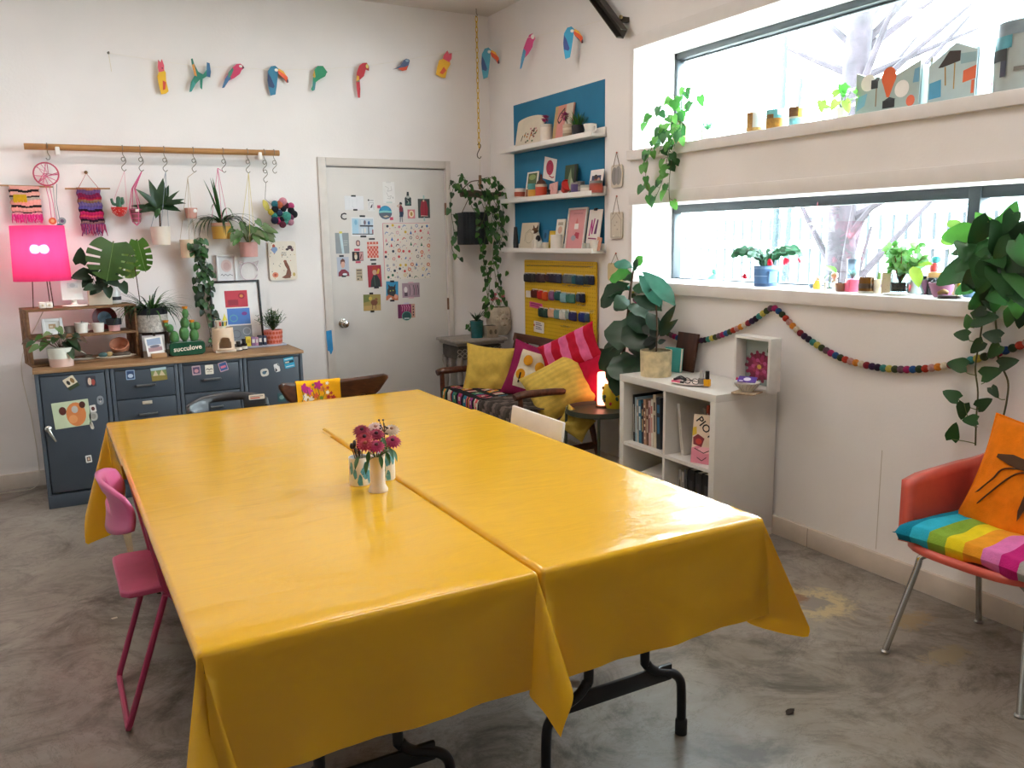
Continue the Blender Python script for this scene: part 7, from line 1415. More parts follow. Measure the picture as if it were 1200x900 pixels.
p = bt(804, -.05); a = MB(); a.box((0, 0, .108), (.165, .016, .215), woodmat('#4a2a1c', '#351b11', .5, (30, 30, 3)), bev=.002)
a.build('wooden_board', None, (-.072, p.y, BH+.0005), -90, rx=-10, label='dark brown board leaning on the wall behind the aqua book', cat='board')
p = bt(810, -.33); k = mpp(p); pl = M('#e2d3cc', .3, coat=.2)
a = MB(); a.lathe([(.0001, 0), (16*k, 0), (25*k, .009), (25.6*k, .013), (24.4*k, .014), (16*k, .006), (.0001, .006)], pl, seg=36, sy=.62); a.add([(25*k*math.cos(R(q)), 25*k*.62*math.sin(R(q)), .0146) for q in range(150, 231, 10)]+[(19*k*math.cos(R(q)), 19*k*.62*math.sin(R(q)), .012) for q in range(230, 149, -10)], [tuple(range(18))], M('#d9607c', .4))
a.build('oval_plate', None, p, -72, label='oval white plate with a pink edge holding small things on the bookcase', cat='plate')
def onplate(name, label, cat, px, X, build):
    c = bt(px, X)+V((0, 0, .0085)); a = MB(); build(a, mpp(c)); return a.build(name, None, c, -72, label=label, cat=cat, group='small things on the oval plate')
onplate('hair_clip', 'black claw clip lying at the left of the oval plate', 'clip', 797, -.35, lambda a, k: (a.tube([(-8*k, 0, 2*k), (0, 0, 4*k), (8*k, 0, 2*k)], .006, BLACK, 8, smooth=4), a.tube([(-7*k, .008, 3*k), (0, .01, 6*k), (7*k, .008, 3*k)], .004, BLACK, 8, smooth=4)))
onplate('sunglasses', 'dark folded glasses lying in the middle of the oval plate', 'glasses', 810, -.36, lambda a, k: (a.tube([(-5*k+4.6*k*math.cos(q*.524), -.002, 4*k+3.2*k*math.sin(q*.524)) for q in range(12)], .0022, BLACK, 6, closed=True), a.tube([(6*k+4.6*k*math.cos(q*.524), -.002, 4*k+3.2*k*math.sin(q*.524)) for q in range(12)], .0022, BLACK, 6, closed=True), a.tube([(-.4*k, 0, 5*k), (1.4*k, 0, 5*k)], .0022, BLACK, 6), a.tube([(-9.6*k, 0, 5*k), (-8*k, .02, 4*k), (6*k, .022, 3*k)], .0022, BLACK, 6)))
onplate('pink_brush', 'small pink brush lying at the near edge of the oval plate', 'brush', 795, -.39, lambda a, k: (a.tube([(-9*k, 0, 1.4*k), (3*k, 0, 1.6*k)], [.003, .005], M('#d9537c', .4), 8), a.tube([(3*k, 0, 1.6*k), (7*k, 0, 1.6*k)], .006, M('#2a2226', .8), 8)))
def polish(px, X, col, cap, label, hb, hc):
    c = bt(px, X)+V((0, 0, .0085)); k = mpp(c); t = thing('nail_polish', label, 'bottle', c, -72, 'nail polish bottles')
    MB().box((0, 0, hb*k/2), (7.2*k, 6*k, hb*k), M(col, .15, coat=.5), bev=.004).build('bottle_body', t); MB().lathe([(2.6*k, hb*k), (2.4*k, (hb+hc)*k), (.0001, (hb+hc)*k)], M(cap, .3), seg=14).build('cap', t)
polish(829, -.33, '#d89a14', '#121215', 'yellow nail polish bottle with a black cap on the oval plate', 8.5, 9.5)
polish(822.5, -.31, '#7d7a78', '#b9b7b5', 'silver nail polish bottle with a silver cap on the oval plate', 7, 10)
# bowl on a coaster
p = bt(876, -.27); k = mpp(p); a = MB(); a.box((0, 0, .004), (28*k, 25*k, .008), M('#b59a80', .7, var=.3, scale=60), bev=.002); a.build('coaster', None, p, -70, label='small tan tile under the patterned bowl on the bookcase', cat='coaster')
p2 = p+V((0, 0, .0085)); a = MB(); a.lathe([(.0001, 0), (6*k, 0), (6.4*k, .006), (11*k, 5*k), (15*k, 11*k), (14.2*k, 11*k), (10*k, 5.6*k), (.0001, 3*k)], M('#dcd9d4', .3, coat=.2), seg=32)
for i in range(18): q = i*.349; a.tube([(8*k*math.cos(q), 8*k*math.sin(q), 2.4*k), (11.8*k*math.cos(q), 11.8*k*math.sin(q), 5.8*k), (14.6*k*math.cos(q+.1), 14.6*k*math.sin(q+.1), 10*k)], .0012, M('#a9a6a8', .5), 4)
a.build('patterned_bowl', None, p2, label='white bowl with grey lines holding sweets in front of the white shadow box', cat='bowl')
a = MB(); a.prism(rrect(22*k, 9*k, .004), -.003, 0, M('#5a3a94', .3)); paint(a, 22*k, 9*k, -11*k, -4.5*k, -.003, [('e', .5, .5, .2, .3, '#e0d9ea'), ('r', .1, .1, .3, .25, '#d9cfe6')]); a.build('purple_packet', None, p2+V((0, 0, 14*k)), -66, rx=-52, label='purple sweet packet lying in the patterned bowl', cat='packet')
a = MB(); a.ball((0, 0, 0), (4*k, 3*k, 2.4*k), M('#c4375e', .4), 10, 8); a.tube([(-3*k, 0, 0), (-7*k, 0, 1*k)], [.003, .008], M('#c4375e', .4), 8); a.build('wrapped_sweet', None, p2+V((.01, 11*k, 12*k)), -70, label='pink wrapped sweet at the far edge of the patterned bowl', cat='sweet')
# white shadow box frame with a dahlia picture
pa, pb_ = rt(863, 440, -.17), rt(905, 440, -.17); w = pa.y-pb_.y; h = rt(880, 394, -.17).z-BH
t = thing('shadow_box', 'white deep shadow box with a picture of a dark red dahlia on the bookcase', 'picture', (-.115, (pa.y+pb_.y)/2, BH+.0005), -90); fm_ = M('#dcd9d5', .4); fwd = .034
a = MB(); dp = .075
for c, dd in (((-w/2+.007, -dp/2, h/2), (.014, dp, h)), ((w/2-.007, -dp/2, h/2), (.014, dp, h)), ((0, -dp/2, .007), (w-.028, dp, .014)), ((0, -dp/2, h-.007), (w-.028, dp, .014)), ((0, -.003, h/2), (w-.02, .006, h-.02))): a.box(c, dd, fm_, bev=.0015)
a.build('frame', t); a = MB(); a.box((0, -.009, h/2), (w-.034, .004, h-.034), M('#7d8a86', .5)); W2, H2 = w-.034, h-.034
sh = [('p', [(0, .6), (1, .7), (1, 1), (0, 1)], '#93a09c'), ('p', [(.75, .95), (.98, .7), (.86, .6), (.68, .75)], '#3f5a34'), ('p', [(.78, .3), (.98, .12), (.9, .0), (.75, .12)], '#2f4630')]
for ring, (n_, rr_, c1, c2) in enumerate(((14, .42, '#6a1434', '#7d1c44'), (12, .32, '#74183c', '#93285a'), (10, .22, '#93284f', '#b04a7c'), (8, .13, '#7a1f3a', '#a03a5c'))):
    for i in range(n_):
        q = 2*math.pi*(i+.5*ring)/n_; ca, sa = math.cos(q), math.sin(q); rx_ = rr_; sh.append(('p', [(.48+(.35*rx_)*ca*1.3-.07*sa, .40+.35*rx_*sa+.05*ca), (.48+rx_*ca*1.15-.045*sa, .40+rx_*sa*.8+.035*ca), (.48+rx_*ca*1.22, .40+rx_*sa*.86), (.48+rx_*ca*1.15+.045*sa, .40+rx_*sa*.8-.035*ca), (.48+(.35*rx_)*ca*1.3+.07*sa, .40+.35*rx_*sa-.05*ca)], c1 if i % 2 else c2))
sh.insert(4, ('e', .48, .40, .40, .30, '#5f1230')); sh.append(('e', .48, .40, .07, .05, '#c9a04a')); paint(a, W2, H2, -W2/2, .017, -.011, sh); a.build('print', t)
# ---------------------------------------------------------------- fiddle-leaf fig in the floral pot on the side table
fp = hz(721, 477, .49); fp = V((fp.x, fp.y, .4905)); k = mpp(fp)
t = thing('fiddle_leaf_fig', 'tall fiddle-leaf fig in a yellow floral pot between the settee and the bookcase', 'potted plant', fp)
r = 17*k; a = MB(); a.lathe([(.0001, 0), (r*.72, 0), (r*.95, 9*k), (r, 17*k), (r*.9, 25*k), (r*.8, 29*k), (r*.74, 29*k), (r*.8, 20*k), (.0001, 19*k)], M('#cdb324', .3, coat=.2), seg=30)
rn = random.Random(15)
for i in range(26):
    q = rn.uniform(2.4, 5.6); z = rn.uniform(5, 25); rz_ = r*(.86+.14*math.sin(z/26*3.1))+.0015
    a.ball((rz_*math.cos(q), rz_*math.sin(q), z*k), (1.6*k, 1.6*k, 2.2*k), M(('#b3262e', '#2a4a34', '#d98a8a', '#23313a', '#e3dccb', '#3f6a34')[i % 6], .4), 8, 6)
a.build('pot', t); soil(r*.72, 26*k).build('soil', t)
s_ = MB(); FX = fp.x
s_.tube([(0, 0, 24*k), wl(FX, 731, 410)-fp, wl(FX, 736, 370)-fp, wl(FX, 739, 340)-fp, wl(FX, 743, 312)-fp], [.012, .011, .010, .008, .006], BROWN, 8, smooth=5); s_.build('trunk', t)
f_ = MB(); fa, fb, fc, fd = M('#17351d', .4, var=.2, trans=.1), M('#1d3f24', .4, var=.2, trans=.1), leafm('#3f7a2e'), M('#3f7360', .2, var=.15, trans=.15)
for b, e, w_, m_, dX, dr_ in [((742, 314), (718, 304), .07, fd, -.05, .3), ((740, 320), (712, 324), .11, fc, -.06, .2), ((745, 312), (752, 300), .06, fc, 0, .2), ((742, 318), (746, 304), .05, fb, -.04, .2), ((748, 322), (779, 350), .10, fd, .02, .5), ((752, 318), (795, 346), .095, fd, .05, .5), ((738, 332), (689, 352), .13, fa, -.10, .5), ((738, 340), (707, 334), .11, fb, -.06, .6), ((741, 338), (768, 330), .12, fb, .02, .3), ((742, 348), (773, 353), .10, fa, .0, .4), ((738, 352), (722, 352), .10, fb, -.12, .6), ((737, 362), (716, 356), .06, fa, -.03, .3), ((737, 366), (762, 380), .15, fa, -.05, .4), ((735, 372), (722, 402), .20, fb, -.16, .4), ((737, 376), (748, 400), .16, fa, -.12, .4), ((735, 380), (705, 378), .05, fa, -.02, .3), ((733, 398), (699, 405), .08, fa, -.06, .4), ((734, 404), (765, 408), .11, fa, .0, .3), ((731, 408), (694, 430), .13, fa, -.10, .4), ((731, 412), (726, 440), .18, fb, -.14, .4), ((732, 416), (748, 436), .13, fa, -.08, .3), ((729, 424), (709, 448), .13, fa, -.08, .4), ((730, 430), (722, 462), .13, fa, -.10, .3), ((731, 428), (742, 452), .10, fa, -.04, .3), ((738, 356), (756, 362), .10, fb, -.08, .3), ((739, 330), (728, 316), .08, fb, .03, .3), ((736, 384), (752, 392), .12, fa, .05, .3), ((735, 390), (716, 392), .12, fa, .04, .3)]:
    pxleaf(f_, fp, b, e, FX-.01, w_*.98, m_, 'fig', up=(-.5+RND.uniform(-.35, .35), -.62+RND.uniform(-.3, .3), .55), dX=dX, droop=dr_, fold=.14, n=9, wave=.05)
f_.build('leaves', t)
# ---------------------------------------------------------------- felt ball garland on the right wall
GPX = [(738, 338), (752, 364), (776, 386), (798, 397), (822, 399), (850, 391), (880, 377), (899, 364), (907, 361), (916, 368), (940, 392), (980, 417), (1020, 429), (1060, 433), (1100, 430), (1150, 419), (1200, 403), (1235, 385)]
P_ = crom([rt(x, y, -.022) for x, y in GPX], 12)
t = thing('felt_ball_garland', 'garland of multicoloured felt balls swagged along the wall below the lower window', 'garland', P_[0]); o = P_[0].copy()
MB().tube([q-o for q in P_], .0012, M('#d9d2c6', .8), 4).build('string', t)
fcol = ['#3f8f8c', '#cfc25a', '#3c4a2a', '#6a4f5e', '#a8205e', '#1f4f8c', '#2f4024', '#b0341f', '#bf8f8a', '#d8842a', '#e3d6bd', '#8f1f2f', '#3a1f44', '#2a1a36']
me_ = {}; d = 0; nx = .0; i = 0; bd = .0285
for a_, b_ in zip(P_, P_[1:]):
    L_ = (b_-a_).length
    while d+L_ >= nx:
        q = a_+(b_-a_)*((nx-d)/L_); c = fcol[i % 14]
        if c not in me_: mb = MB(); mb.ball((0, 0, 0), bd/2*1.14, M(c, .95, bump=.8, bscale=350, var=.15, scale=80), 14, 10); ob = mb.build('felt_ball', t, q-o); me_[c] = ob
        else: ob = me_[c].copy(); COL.objects.link(ob); ob.parent = t; ob.location = q-o
        i += 1; nx += bd
    d += L_
MB().lathe([(.0001, 0), (.004, 0), (.005, .012), (.0001, .014)], STEEL, rt(907, 359, -.0)-o, 8, Matrix.Rotation(R(-90), 4, 'Y')).build('nail', t)
# metal track up the wall by the ceiling
q0, q1 = rt(688, -20, -.055), rt(732.5, 40, -.055); dv = (q1-q0); q0 = q0-dv*.35
t = thing('metal_track', 'dark steel door track running down the wall from the ceiling', 'track', q1); tm = M('#4a443c', .4, .6, var=.15)
ang = math.degrees(math.atan2(dv.z, -dv.y)); L_ = (q1-q0).length; MX = Matrix.Rotation(R(0), 4, 'X')
a = MB(); mid = (q0-q1)/2; rx_ = math.degrees(math.atan2(dv.z, dv.y))
a.box(mid+V((.0, 0, 0)), (.006, L_, .055), tm, rot=(rx_, 0, 0)); a.box(mid+V((-.022, 0, 0))+V((0, -dv.z, dv.y)).normalized()*-.026, (.05, L_, .006), tm, rot=(rx_, 0, 0)); a.box(mid+V((-.022, 0, 0))+V((0, -dv.z, dv.y)).normalized()*.026, (.05, L_, .006), tm, rot=(rx_, 0, 0)); a.build('rail', t)
a = MB(); b_ = (q0-q1)*.12; a.box(b_+V((.028, -.02, .03)), (.05, .03, .03), tm, bev=.003); a.lathe([(.0001, 0), (.011, 0), (.011, .012), (.0001, .013)], M('#b8a878', .35, .8), b_+V((.0, -.03, .04)), 10, Matrix.Rotation(R(-90), 4, 'Y')); a.build('bracket', t)

# ---------------------------------------------------------------- lower window sill
def sl(px, X, z=None): p = rt(px, 338, X); return V((X, p.y, (L0 if z is None else z)+.0008))
def pot_on(px, X, pyt, wpx, col, name, label, cat, tap=.9, rough=.4, plant=None, bands=(), group='things on the lower window sill', mat=None, z=None):
    p = sl(px, X, z); k = mpp(p); h = rt(px, pyt, X).z-p.z; r = wpx*k/2; t = thing(name, label, cat, p, 0, group)
    a = MB(); a.lathe(potprof(r*tap, r, h, .005), mat or M(col, rough, var=.08), seg=24)
    for z0, z1, cc in bands: a.lathe([(r*(tap+(1-tap)*z0)+.001, h*z0), (r*(tap+(1-tap)*z1)+.001, h*z1)], M(cc, .45, var=.2, scale=40), seg=24)
    a.build('pot', t); return t, p, k, h, r
GL = glassm('#dfeef0', .03)
t, p, k, h, r = pot_on(837, .16, 327, 20, '#cfdfe0', 'glass_dish', 'low clear glass dish with a teal knob near the left of the lower sill', 'dish', .85, mat=GL); a = MB(); a.lathe([(.0001, h), (r*.95, h), (r*.6, h+.02), (.008, h+.03), (.016, h+.034), (.018, h+.055), (.0001, h+.06)], M('#6fb5a3', .3), seg=18); a.build('lid', t)
# christmas cactus in the denim pot
t, p, k, h, r = pot_on(897, .15, 311, 29, '#4a6c94', 'christmas_cactus', 'christmas cactus with red blooms in a denim-blue pot on the lower sill', 'potted plant', .92, .8, bands=[(.02, .14, '#2f4a6e'), (.84, .98, '#6a8ab0'), (.48, .52, '#7f9cc0')])
a = MB(); a.box((-4*k, -r*.95, h*.45), (.05, .02, .06), M('#5d80a8', .8, var=.15), rot=(0, 0, -12), bev=.006); a.box((r*.55, -r*.72, h*.45), (.03, .02, .06), M('#41628a', .8), rot=(0, 0, 40), bev=.006); a.build('denim_pocket', t); soil(r-.008, h*.9).build('soil', t)
s_ = MB(); rn = random.Random(25); ends = []
for i in range(58):
    q = rn.uniform(0, 6.28); e = rn.uniform(.3, 1.15); P0 = V((.015*math.cos(q), .015*math.sin(q), h*.95)); d = V((math.cos(q)*.8*e, math.sin(q)*.7*e, 1.3)).normalized()
    for j in range(5):
        L_ = .044; s_.leaf(P0, d, L_, .024, (leafm('#2f5a3c'), leafm('#3f6b50'), leafm('#27492f'))[i % 3], up=(-.5+rn.uniform(-.5, .5), -.8, .5+rn.uniform(-.4, .4)), droop=.2, fold=.1, n=4, shape='ovate'); P0 = P0+d*L_*.9; d = (d+V((math.cos(q)*.3, math.sin(q)*.3, -.27))).normalized()
    ends.append((P0, d))
s_.build('stems', t); red = M('#c4203c', .5, trans=.2)
for x, y_, dx in ((902, 303, 0), (920, 302, .5), (933, 302, 1), (873, 320, -.3), (892, 322, .4)):
    q = rt(x, y_, .10)-p; f_ = MB()
    for j in range(7): f_.leaf(q, (dx+rn.uniform(-.5, .5), rn.uniform(-.6, .2), -rn.uniform(.3, 1)), .04, .012, red, n=4)
    f_.build('flower', t, label='drooping red flower')
a = MB(); p = sl(950.5, .13); k = mpp(p); a.ball((0, 0, 3.6*k), (3*k, 3*k, 3.6*k), M('#7d93ae', .4), 12, 8); a.build('painted_stone', None, p, label='small grey blue egg-shaped stone on the lower sill', cat='stone')
p = sl(957.5, .14); k = mpp(p); t = thing('duck_figurine', 'small yellow and white figurine on the lower sill left of the brown pot', 'figurine', p); a = MB(); a.tube([(0, 0, 0), (0, 0, 4*k), (0, 0, 10*k)], [4.5*k, 5*k, 3*k], M('#e0c04a', .4), 12); a.ball((0, 0, 12*k), 3.2*k, M('#eae2cf', .4), 12, 8); a.build('body', t); MB().ball((-1.5*k, -3*k, 11.6*k), (1.8*k, 1.6*k, 1*k), M('#d97f2a', .4), 8, 6).build('beak', t)
t, p, k, h, r = pot_on(972, .12, 330, 13, '#dfe8e8', 'glass_pot', 'small glass pot with one big green sprout on the lower sill', 'potted plant', .95, mat=GL); a = MB(); a.tube([(0, 0, .01), (-.003, 0, h), rt(973, 318, .12)-p], .0025, G3, 6); a.leaf(rt(980, 320, .12)-p, rt(965, 306, .12)-rt(980, 320, .12), .085, .04, leafm('#5f9a3a'), up=(-.3, -.8, .5)); a.leaf(rt(974, 322, .12)-p, (-.8, .3, -.3), .045, .03, G2); a.build('sprout', t)
a = MB(); p = sl(977.5, .17); k = mpp(p); a.ball((0, 0, 4.2*k+.05), 4.2*k, M('#dfa08a', .5), 12, 8); a.lathe([(.0001, 0), (4*k, 0), (3*k, .05), (.0001, .052)], M('#d9b49c', .5), seg=14); a.build('round_ornament', None, p, label='peach ball ornament on a small stand behind the glass pot', cat='ornament')
t, p, k, h, r = pot_on(985, .09, 331.5, 12, '#8a5f44', 'small_pot', 'tiny brown earthenware pot left of the pink square pot', 'pot', .9); soil(r-.005, h*.9).build('soil', t)
p = sl(998.5, .10); k = mpp(p); t = thing('square_pot', 'bright pink square pot with a small spiky succulent on the lower sill', 'potted plant', p, -28); hh = rt(998, 327, .10).z-p.z; a = MB(); a.box((0, 0, hh/2), (13*k, 13*k, hh), M('#e0607e', .5), bev=.003); a.build('pot', t); a = MB()
for i in range(22): q = i*2.4; a.leaf((0, 0, hh), (math.cos(q)*(.2+.03*i), math.sin(q)*(.2+.03*i), 1), .05, .012, leafm('#6a8f8a'), droop=.2, n=4, shape='lance')
a.build('succulent', t)
p = sl(998.5, .19); k = mpp(p); a = MB(); a.lathe(potprof(6.4*k, 7*k, 36*k, .004), M('#8fa6b8', .15, var=.1, glass=.5), seg=20); a.build('blue_jar', None, p, label='pale blue glass jar behind the pink square pot', cat='jar')
t, p, k, h, r = pot_on(1015, .085, 324.5, 17, '#6a4416', 'candle_glass', 'tortoiseshell brown candle glass on the lower sill', 'candle', 1., .12, bands=[(0, .12, '#d8d3c4'), (.3, .6, '#3d2408')])
t, p, k, h, r = pot_on(1029.5, .11, 327, 12, '#ded6c4', 'white_mug', 'small cream mug with a purple flower and a tiny cactus in it', 'mug', .97); a = MB(); a.ball((-2*k, -r*.96, h*.55), (2.2*k, .003, 2.4*k), M('#7d6a9a', .5), 10, 6); a.ball((3.4*k, -r*.8, h*.5), (1.6*k, .004, 1.8*k), M('#4a3a34', .5), 8, 6); a.build('flower_motif', t); a = MB(); a.tube([(0, 0, h*.85), (0, 0, h+.03)], [.010, .006], leafm('#6a8a4a'), 8); a.build('cactus', t)
p = sl(1038.5, .09); k = mpp(p); card('seed_card', 'tan speckled card standing beside the glass terrarium', 'card', p, -58, 11*k, rt(1038, 319, .09).z-p.z, '#c9b598', [('e', .3, .7, .05, .02, '#b09a7c'), ('e', .6, .4, .05, .02, '#b09a7c'), ('e', .45, .2, .05, .02, '#b09a7c')], rx=-6)
# terrarium jar with a jade plant
p = sl(1054, .08); k = mpp(p); a = MB(); a.lathe([(.0001, 0), (16*k, 0), (18*k, .006), (.0001, .008)], WHITE, (.0, 0, 0), 28); a.build('saucer', None, p, label='white saucer under the glass terrarium on the lower sill', cat='saucer')
p = p+V((0, 0, .0085)); t = thing('glass_terrarium', 'clear glass jar terrarium with layered soil and a leafy jade plant', 'potted plant', p); hh = rt(1054, 319, .08).z-p.z; r = 10.3*k
a = MB(); a.lathe([(.0001, 0), (r*.96, 0), (r, .006), (r, hh*.86), (r*.93, hh*.93), (r*.98, hh), (r*.94, hh), (r*.90, hh*.93), (r*.96, hh*.85), (r*.96, .008), (.0001, .006)], GL, seg=28); a.build('glass_jar', t)
a = MB(); a.lathe([(.0001, .007), (r*.93, .007), (r*.93, hh*.2), (.0001, hh*.2)], M('#3f4a3a', .9, var=.4, scale=60), seg=24); a.lathe([(r*.931, hh*.2), (r*.931, hh*.5), (.0001, hh*.5)], M('#7a5a3e', .9, var=.4, scale=70), seg=24); a.build('soil_layers', t)
MB().ball((5*k, -r*.62, hh*.26), (5*k, 3*k, 5*k), M('#a8322f', .4), 12, 8).build('red_stone', t)
s_, f_ = MB(), MB(); rn = random.Random(33)
for i in range(15):
    e = rt(rn.uniform(1038, 1082), rn.uniform(284, 316), .08+rn.uniform(-.06, .06))-p; s_.tube([(0, 0, hh*.45), V((e.x*.35, e.y*.35, hh*1.05)), e], [.004, .003, .0015], M('#7a4a2c', .8), 5, smooth=4)
    for j in range(18):
        q = V((e.x*.35, e.y*.35, hh*1.05)).lerp(e, rn.uniform(.25, 1.05)); f_.leaf(q, (rn.uniform(-.6, .6), rn.uniform(-1, 1), rn.uniform(-.4, .9)), .036, .022, (leafm('#5a9a48'), leafm('#7fb765'), leafm('#8fc48a'))[j % 3], up=(-.7, -.6, .4), n=4, fold=.2)
f_.leaf(rt(1070, 312, .0)-p, rt(1078, 333, -.03)-rt(1070, 312, .0), .10, .055, leafm('#8fae3c'), up=(-.5, -.7, .2)); f_.leaf(rt(1074, 310, .05)-p, (0, -1, .2), .07, .04, leafm('#8fae3c'), up=(-.5, -.4, .6))
s_.build('branches', t); f_.build('leaves', t)
p = sl(1072, .15); k = mpp(p); a = MB(); a.lathe([(.0001, 0), (10*k, 0), (11*k, .01), (6*k, 16*k), (5*k, 30*k), (6*k, 36*k), (5*k, 36*k), (.0001, 30*k)], M('#c3d0da', .3, coat=.3), seg=24); a.build('flared_vase', None, p, label='pale blue flared vase behind the terrarium on the lower sill', cat='vase')
for px, X, w_, lb, c_ in ((1086, .19, 22, 'mauve ridged bowl behind, piled with dark trinkets', '#8a5a7a'), (1104, .095, 30, 'mauve ridged bowl in front, piled with dark trinkets', '#9c6686'), (1138, .17, 26, 'slate blue ridged bowl half hidden by the big pothos', '#54708c')):
    p = sl(px, X); k = mpp(p); r = w_*k/2; h = 17*k; t = thing('ridged_bowl', lb, 'bowl', p, 0, 'ridged bowls on the lower sill'); a = MB()
    a.lathe([(.0001, 0)]+[(r*(.55+.45*(i/12)**.8)+(.0016 if i % 2 else 0), h*i/12) for i in range(13)]+[(r*.94, h), (r*.6, h*.3), (.0001, h*.25)], M(c_, .55, var=.12), seg=28); a.build('bowl', t)
    rn = random.Random(px)
    if px < 1130:
        a = MB()
        for i in range(20): q = rn.uniform(0, 6.28); e = rn.uniform(0, .8); a.ball((r*e*math.cos(q), r*e*math.sin(q), h*.92+rn.uniform(0, 5)*k), (rn.uniform(2, 4.5)*k, rn.uniform(2, 4)*k, rn.uniform(1.5, 3)*k), M(('#1b1d22', '#3f7a6c', '#26282e', '#2a3a4a', '#1a1a1e')[i % 5], .5), 8, 6, (rn.uniform(0, 90), 0, rn.uniform(0, 90)))
        o = a.build('trinkets', t); o['kind'] = 'stuff'
p = sl(1101, .22); k = mpp(p); a = MB(); a.box((0, 0, 13*k), (30*k, .05, 26*k), woodmat('#b58a54', '#8f6638'), bev=.004); a.box((-8*k, -.03, 10*k), (16*k, .02, 20*k), BLACK, bev=.004); a.build('wooden_box', None, p, -40, label='wooden and black box behind the mauve bowls on the lower sill', cat='box')
p = p+V((0, .02, 26*k+.001)); t = thing('bird_ornament', 'little teal and red bird ornament standing on the wooden box', 'ornament', p, -40); a = MB(); a.tube([(-3*k, 0, 0), (-3*k, 0, 5*k), (-2*k, 0, 10*k)], [4*k, 5*k, 3*k], M('#c23b3a', .4), 10); a.ball((-1*k, 0, 14*k), (5.5*k, 4*k, 4.5*k), M('#3f96a0', .4), 12, 8); a.build('body', t); MB().tube([(3*k, 0, 15*k), (7*k, 0, 14*k)], [.005, .001], M('#d9a03a', .4), 8).build('beak', t)
p = sl(1114, .045); k = mpp(p); a = MB(); a.prism(rrect(26*k, 16*k, 6*k), 0, .012, M('#2a1d1c', .5), Matrix.Translation((0, 0, .0)) @ Matrix.Rotation(R(90), 4, 'X')); a.build('dark_tray', None, p+V((0, 0, .0)), -60, label='small dark tray at the front edge of the lower sill', cat='tray')
p = sl(1122, .045)+V((0, 0, .0125)); k = mpp(p); t = thing('dog_figurine', 'white and amber dog figurine sitting on the small dark tray', 'figurine', p, -70); a = MB(); a.tube([(0, 0, 0), (0, 0, 9*k), (0, 0, 17*k)], [4.2*k, 3.6*k, 2.4*k], M('#e6dfd2', .35), 12); a.tube([(1.6*k, -1*k, 2*k), (1.4*k, -1.4*k, 15*k)], [2.4*k, 2*k], M('#dd9a1f', .35), 10); a.ball((0, -1*k, 20*k), (2.6*k, 3.4*k, 2.6*k), M('#e3d7bd', .35), 12, 8)
a.ball((-1.6*k, 0, 15*k), (2.6*k, 2*k, 4*k), M('#2a1a18', .4), 10, 6); a.build('body', t); a = MB()
for s in (-1, 1): a.ball((s*2.4*k, 0, 20.4*k), (.9*k, 1.5*k, 2.4*k), M('#8a3a24', .4), 8, 6)
a.build('ears', t)
p = sl(1106, .05)+V((0, 0, .0125)); k = mpp(p); a = MB(); a.tube([(-6*k, 0, 1.5*k), (0, 0, 4*k), (5*k, 0, 2*k)], [2*k, 3*k, 2*k], M('#a8865a', .8, var=.3), 10, smooth=4); a.build('seed_pod', None, p, -60, label='tan curled seed pod on the small dark tray', cat='seed pod')
p = sl(1112, .26); k = mpp(p); t = thing('pilea_cutting', 'thin stemmed plant with round pale leaves against the lower window glass', 'potted plant', p); MB().lathe(potprof(5*k, 6*k, 12*k, .004), WHITE, seg=16).build('pot', t); a = MB(); b = MB()
for x, y_, rr_ in ((1118, 262, 8), (1112, 282, 9), (1121, 270, 6)): q = rt(x, y_, .26)-p; a.tube([(0, 0, 10*k), q*.5+V((0, 0, .01)), q], .002, STEM, 4); b.lathe([(.0001, .002), (rr_*k*.6, .0015), (rr_*k, -.002)], leafm('#86ac52'), q, 14, Euler((R(62), 0, R(-55))).to_matrix().to_4x4(), sy=.7)
a.build('stems', t); b.build('leaves', t)
q = rt(957, 237, .30); p = rt(957, 262, .28); t = thing('star_ornament', 'white paper star hanging by a pink thread in the lower window', 'ornament', p, -60); a = MB(); a.prism([((.05 if i % 2 == 0 else .018)*math.cos(i*math.pi/6), (.05 if i % 2 == 0 else .018)*math.sin(i*math.pi/6)) for i in range(12)], -.002, .002, M('#eceae6', .7)); a.build('star', t)
MB().tube([(0, 0, .05), (0, 0, q.z-p.z)], .0018, M('#c9707c', .7), 4).build('thread', t)
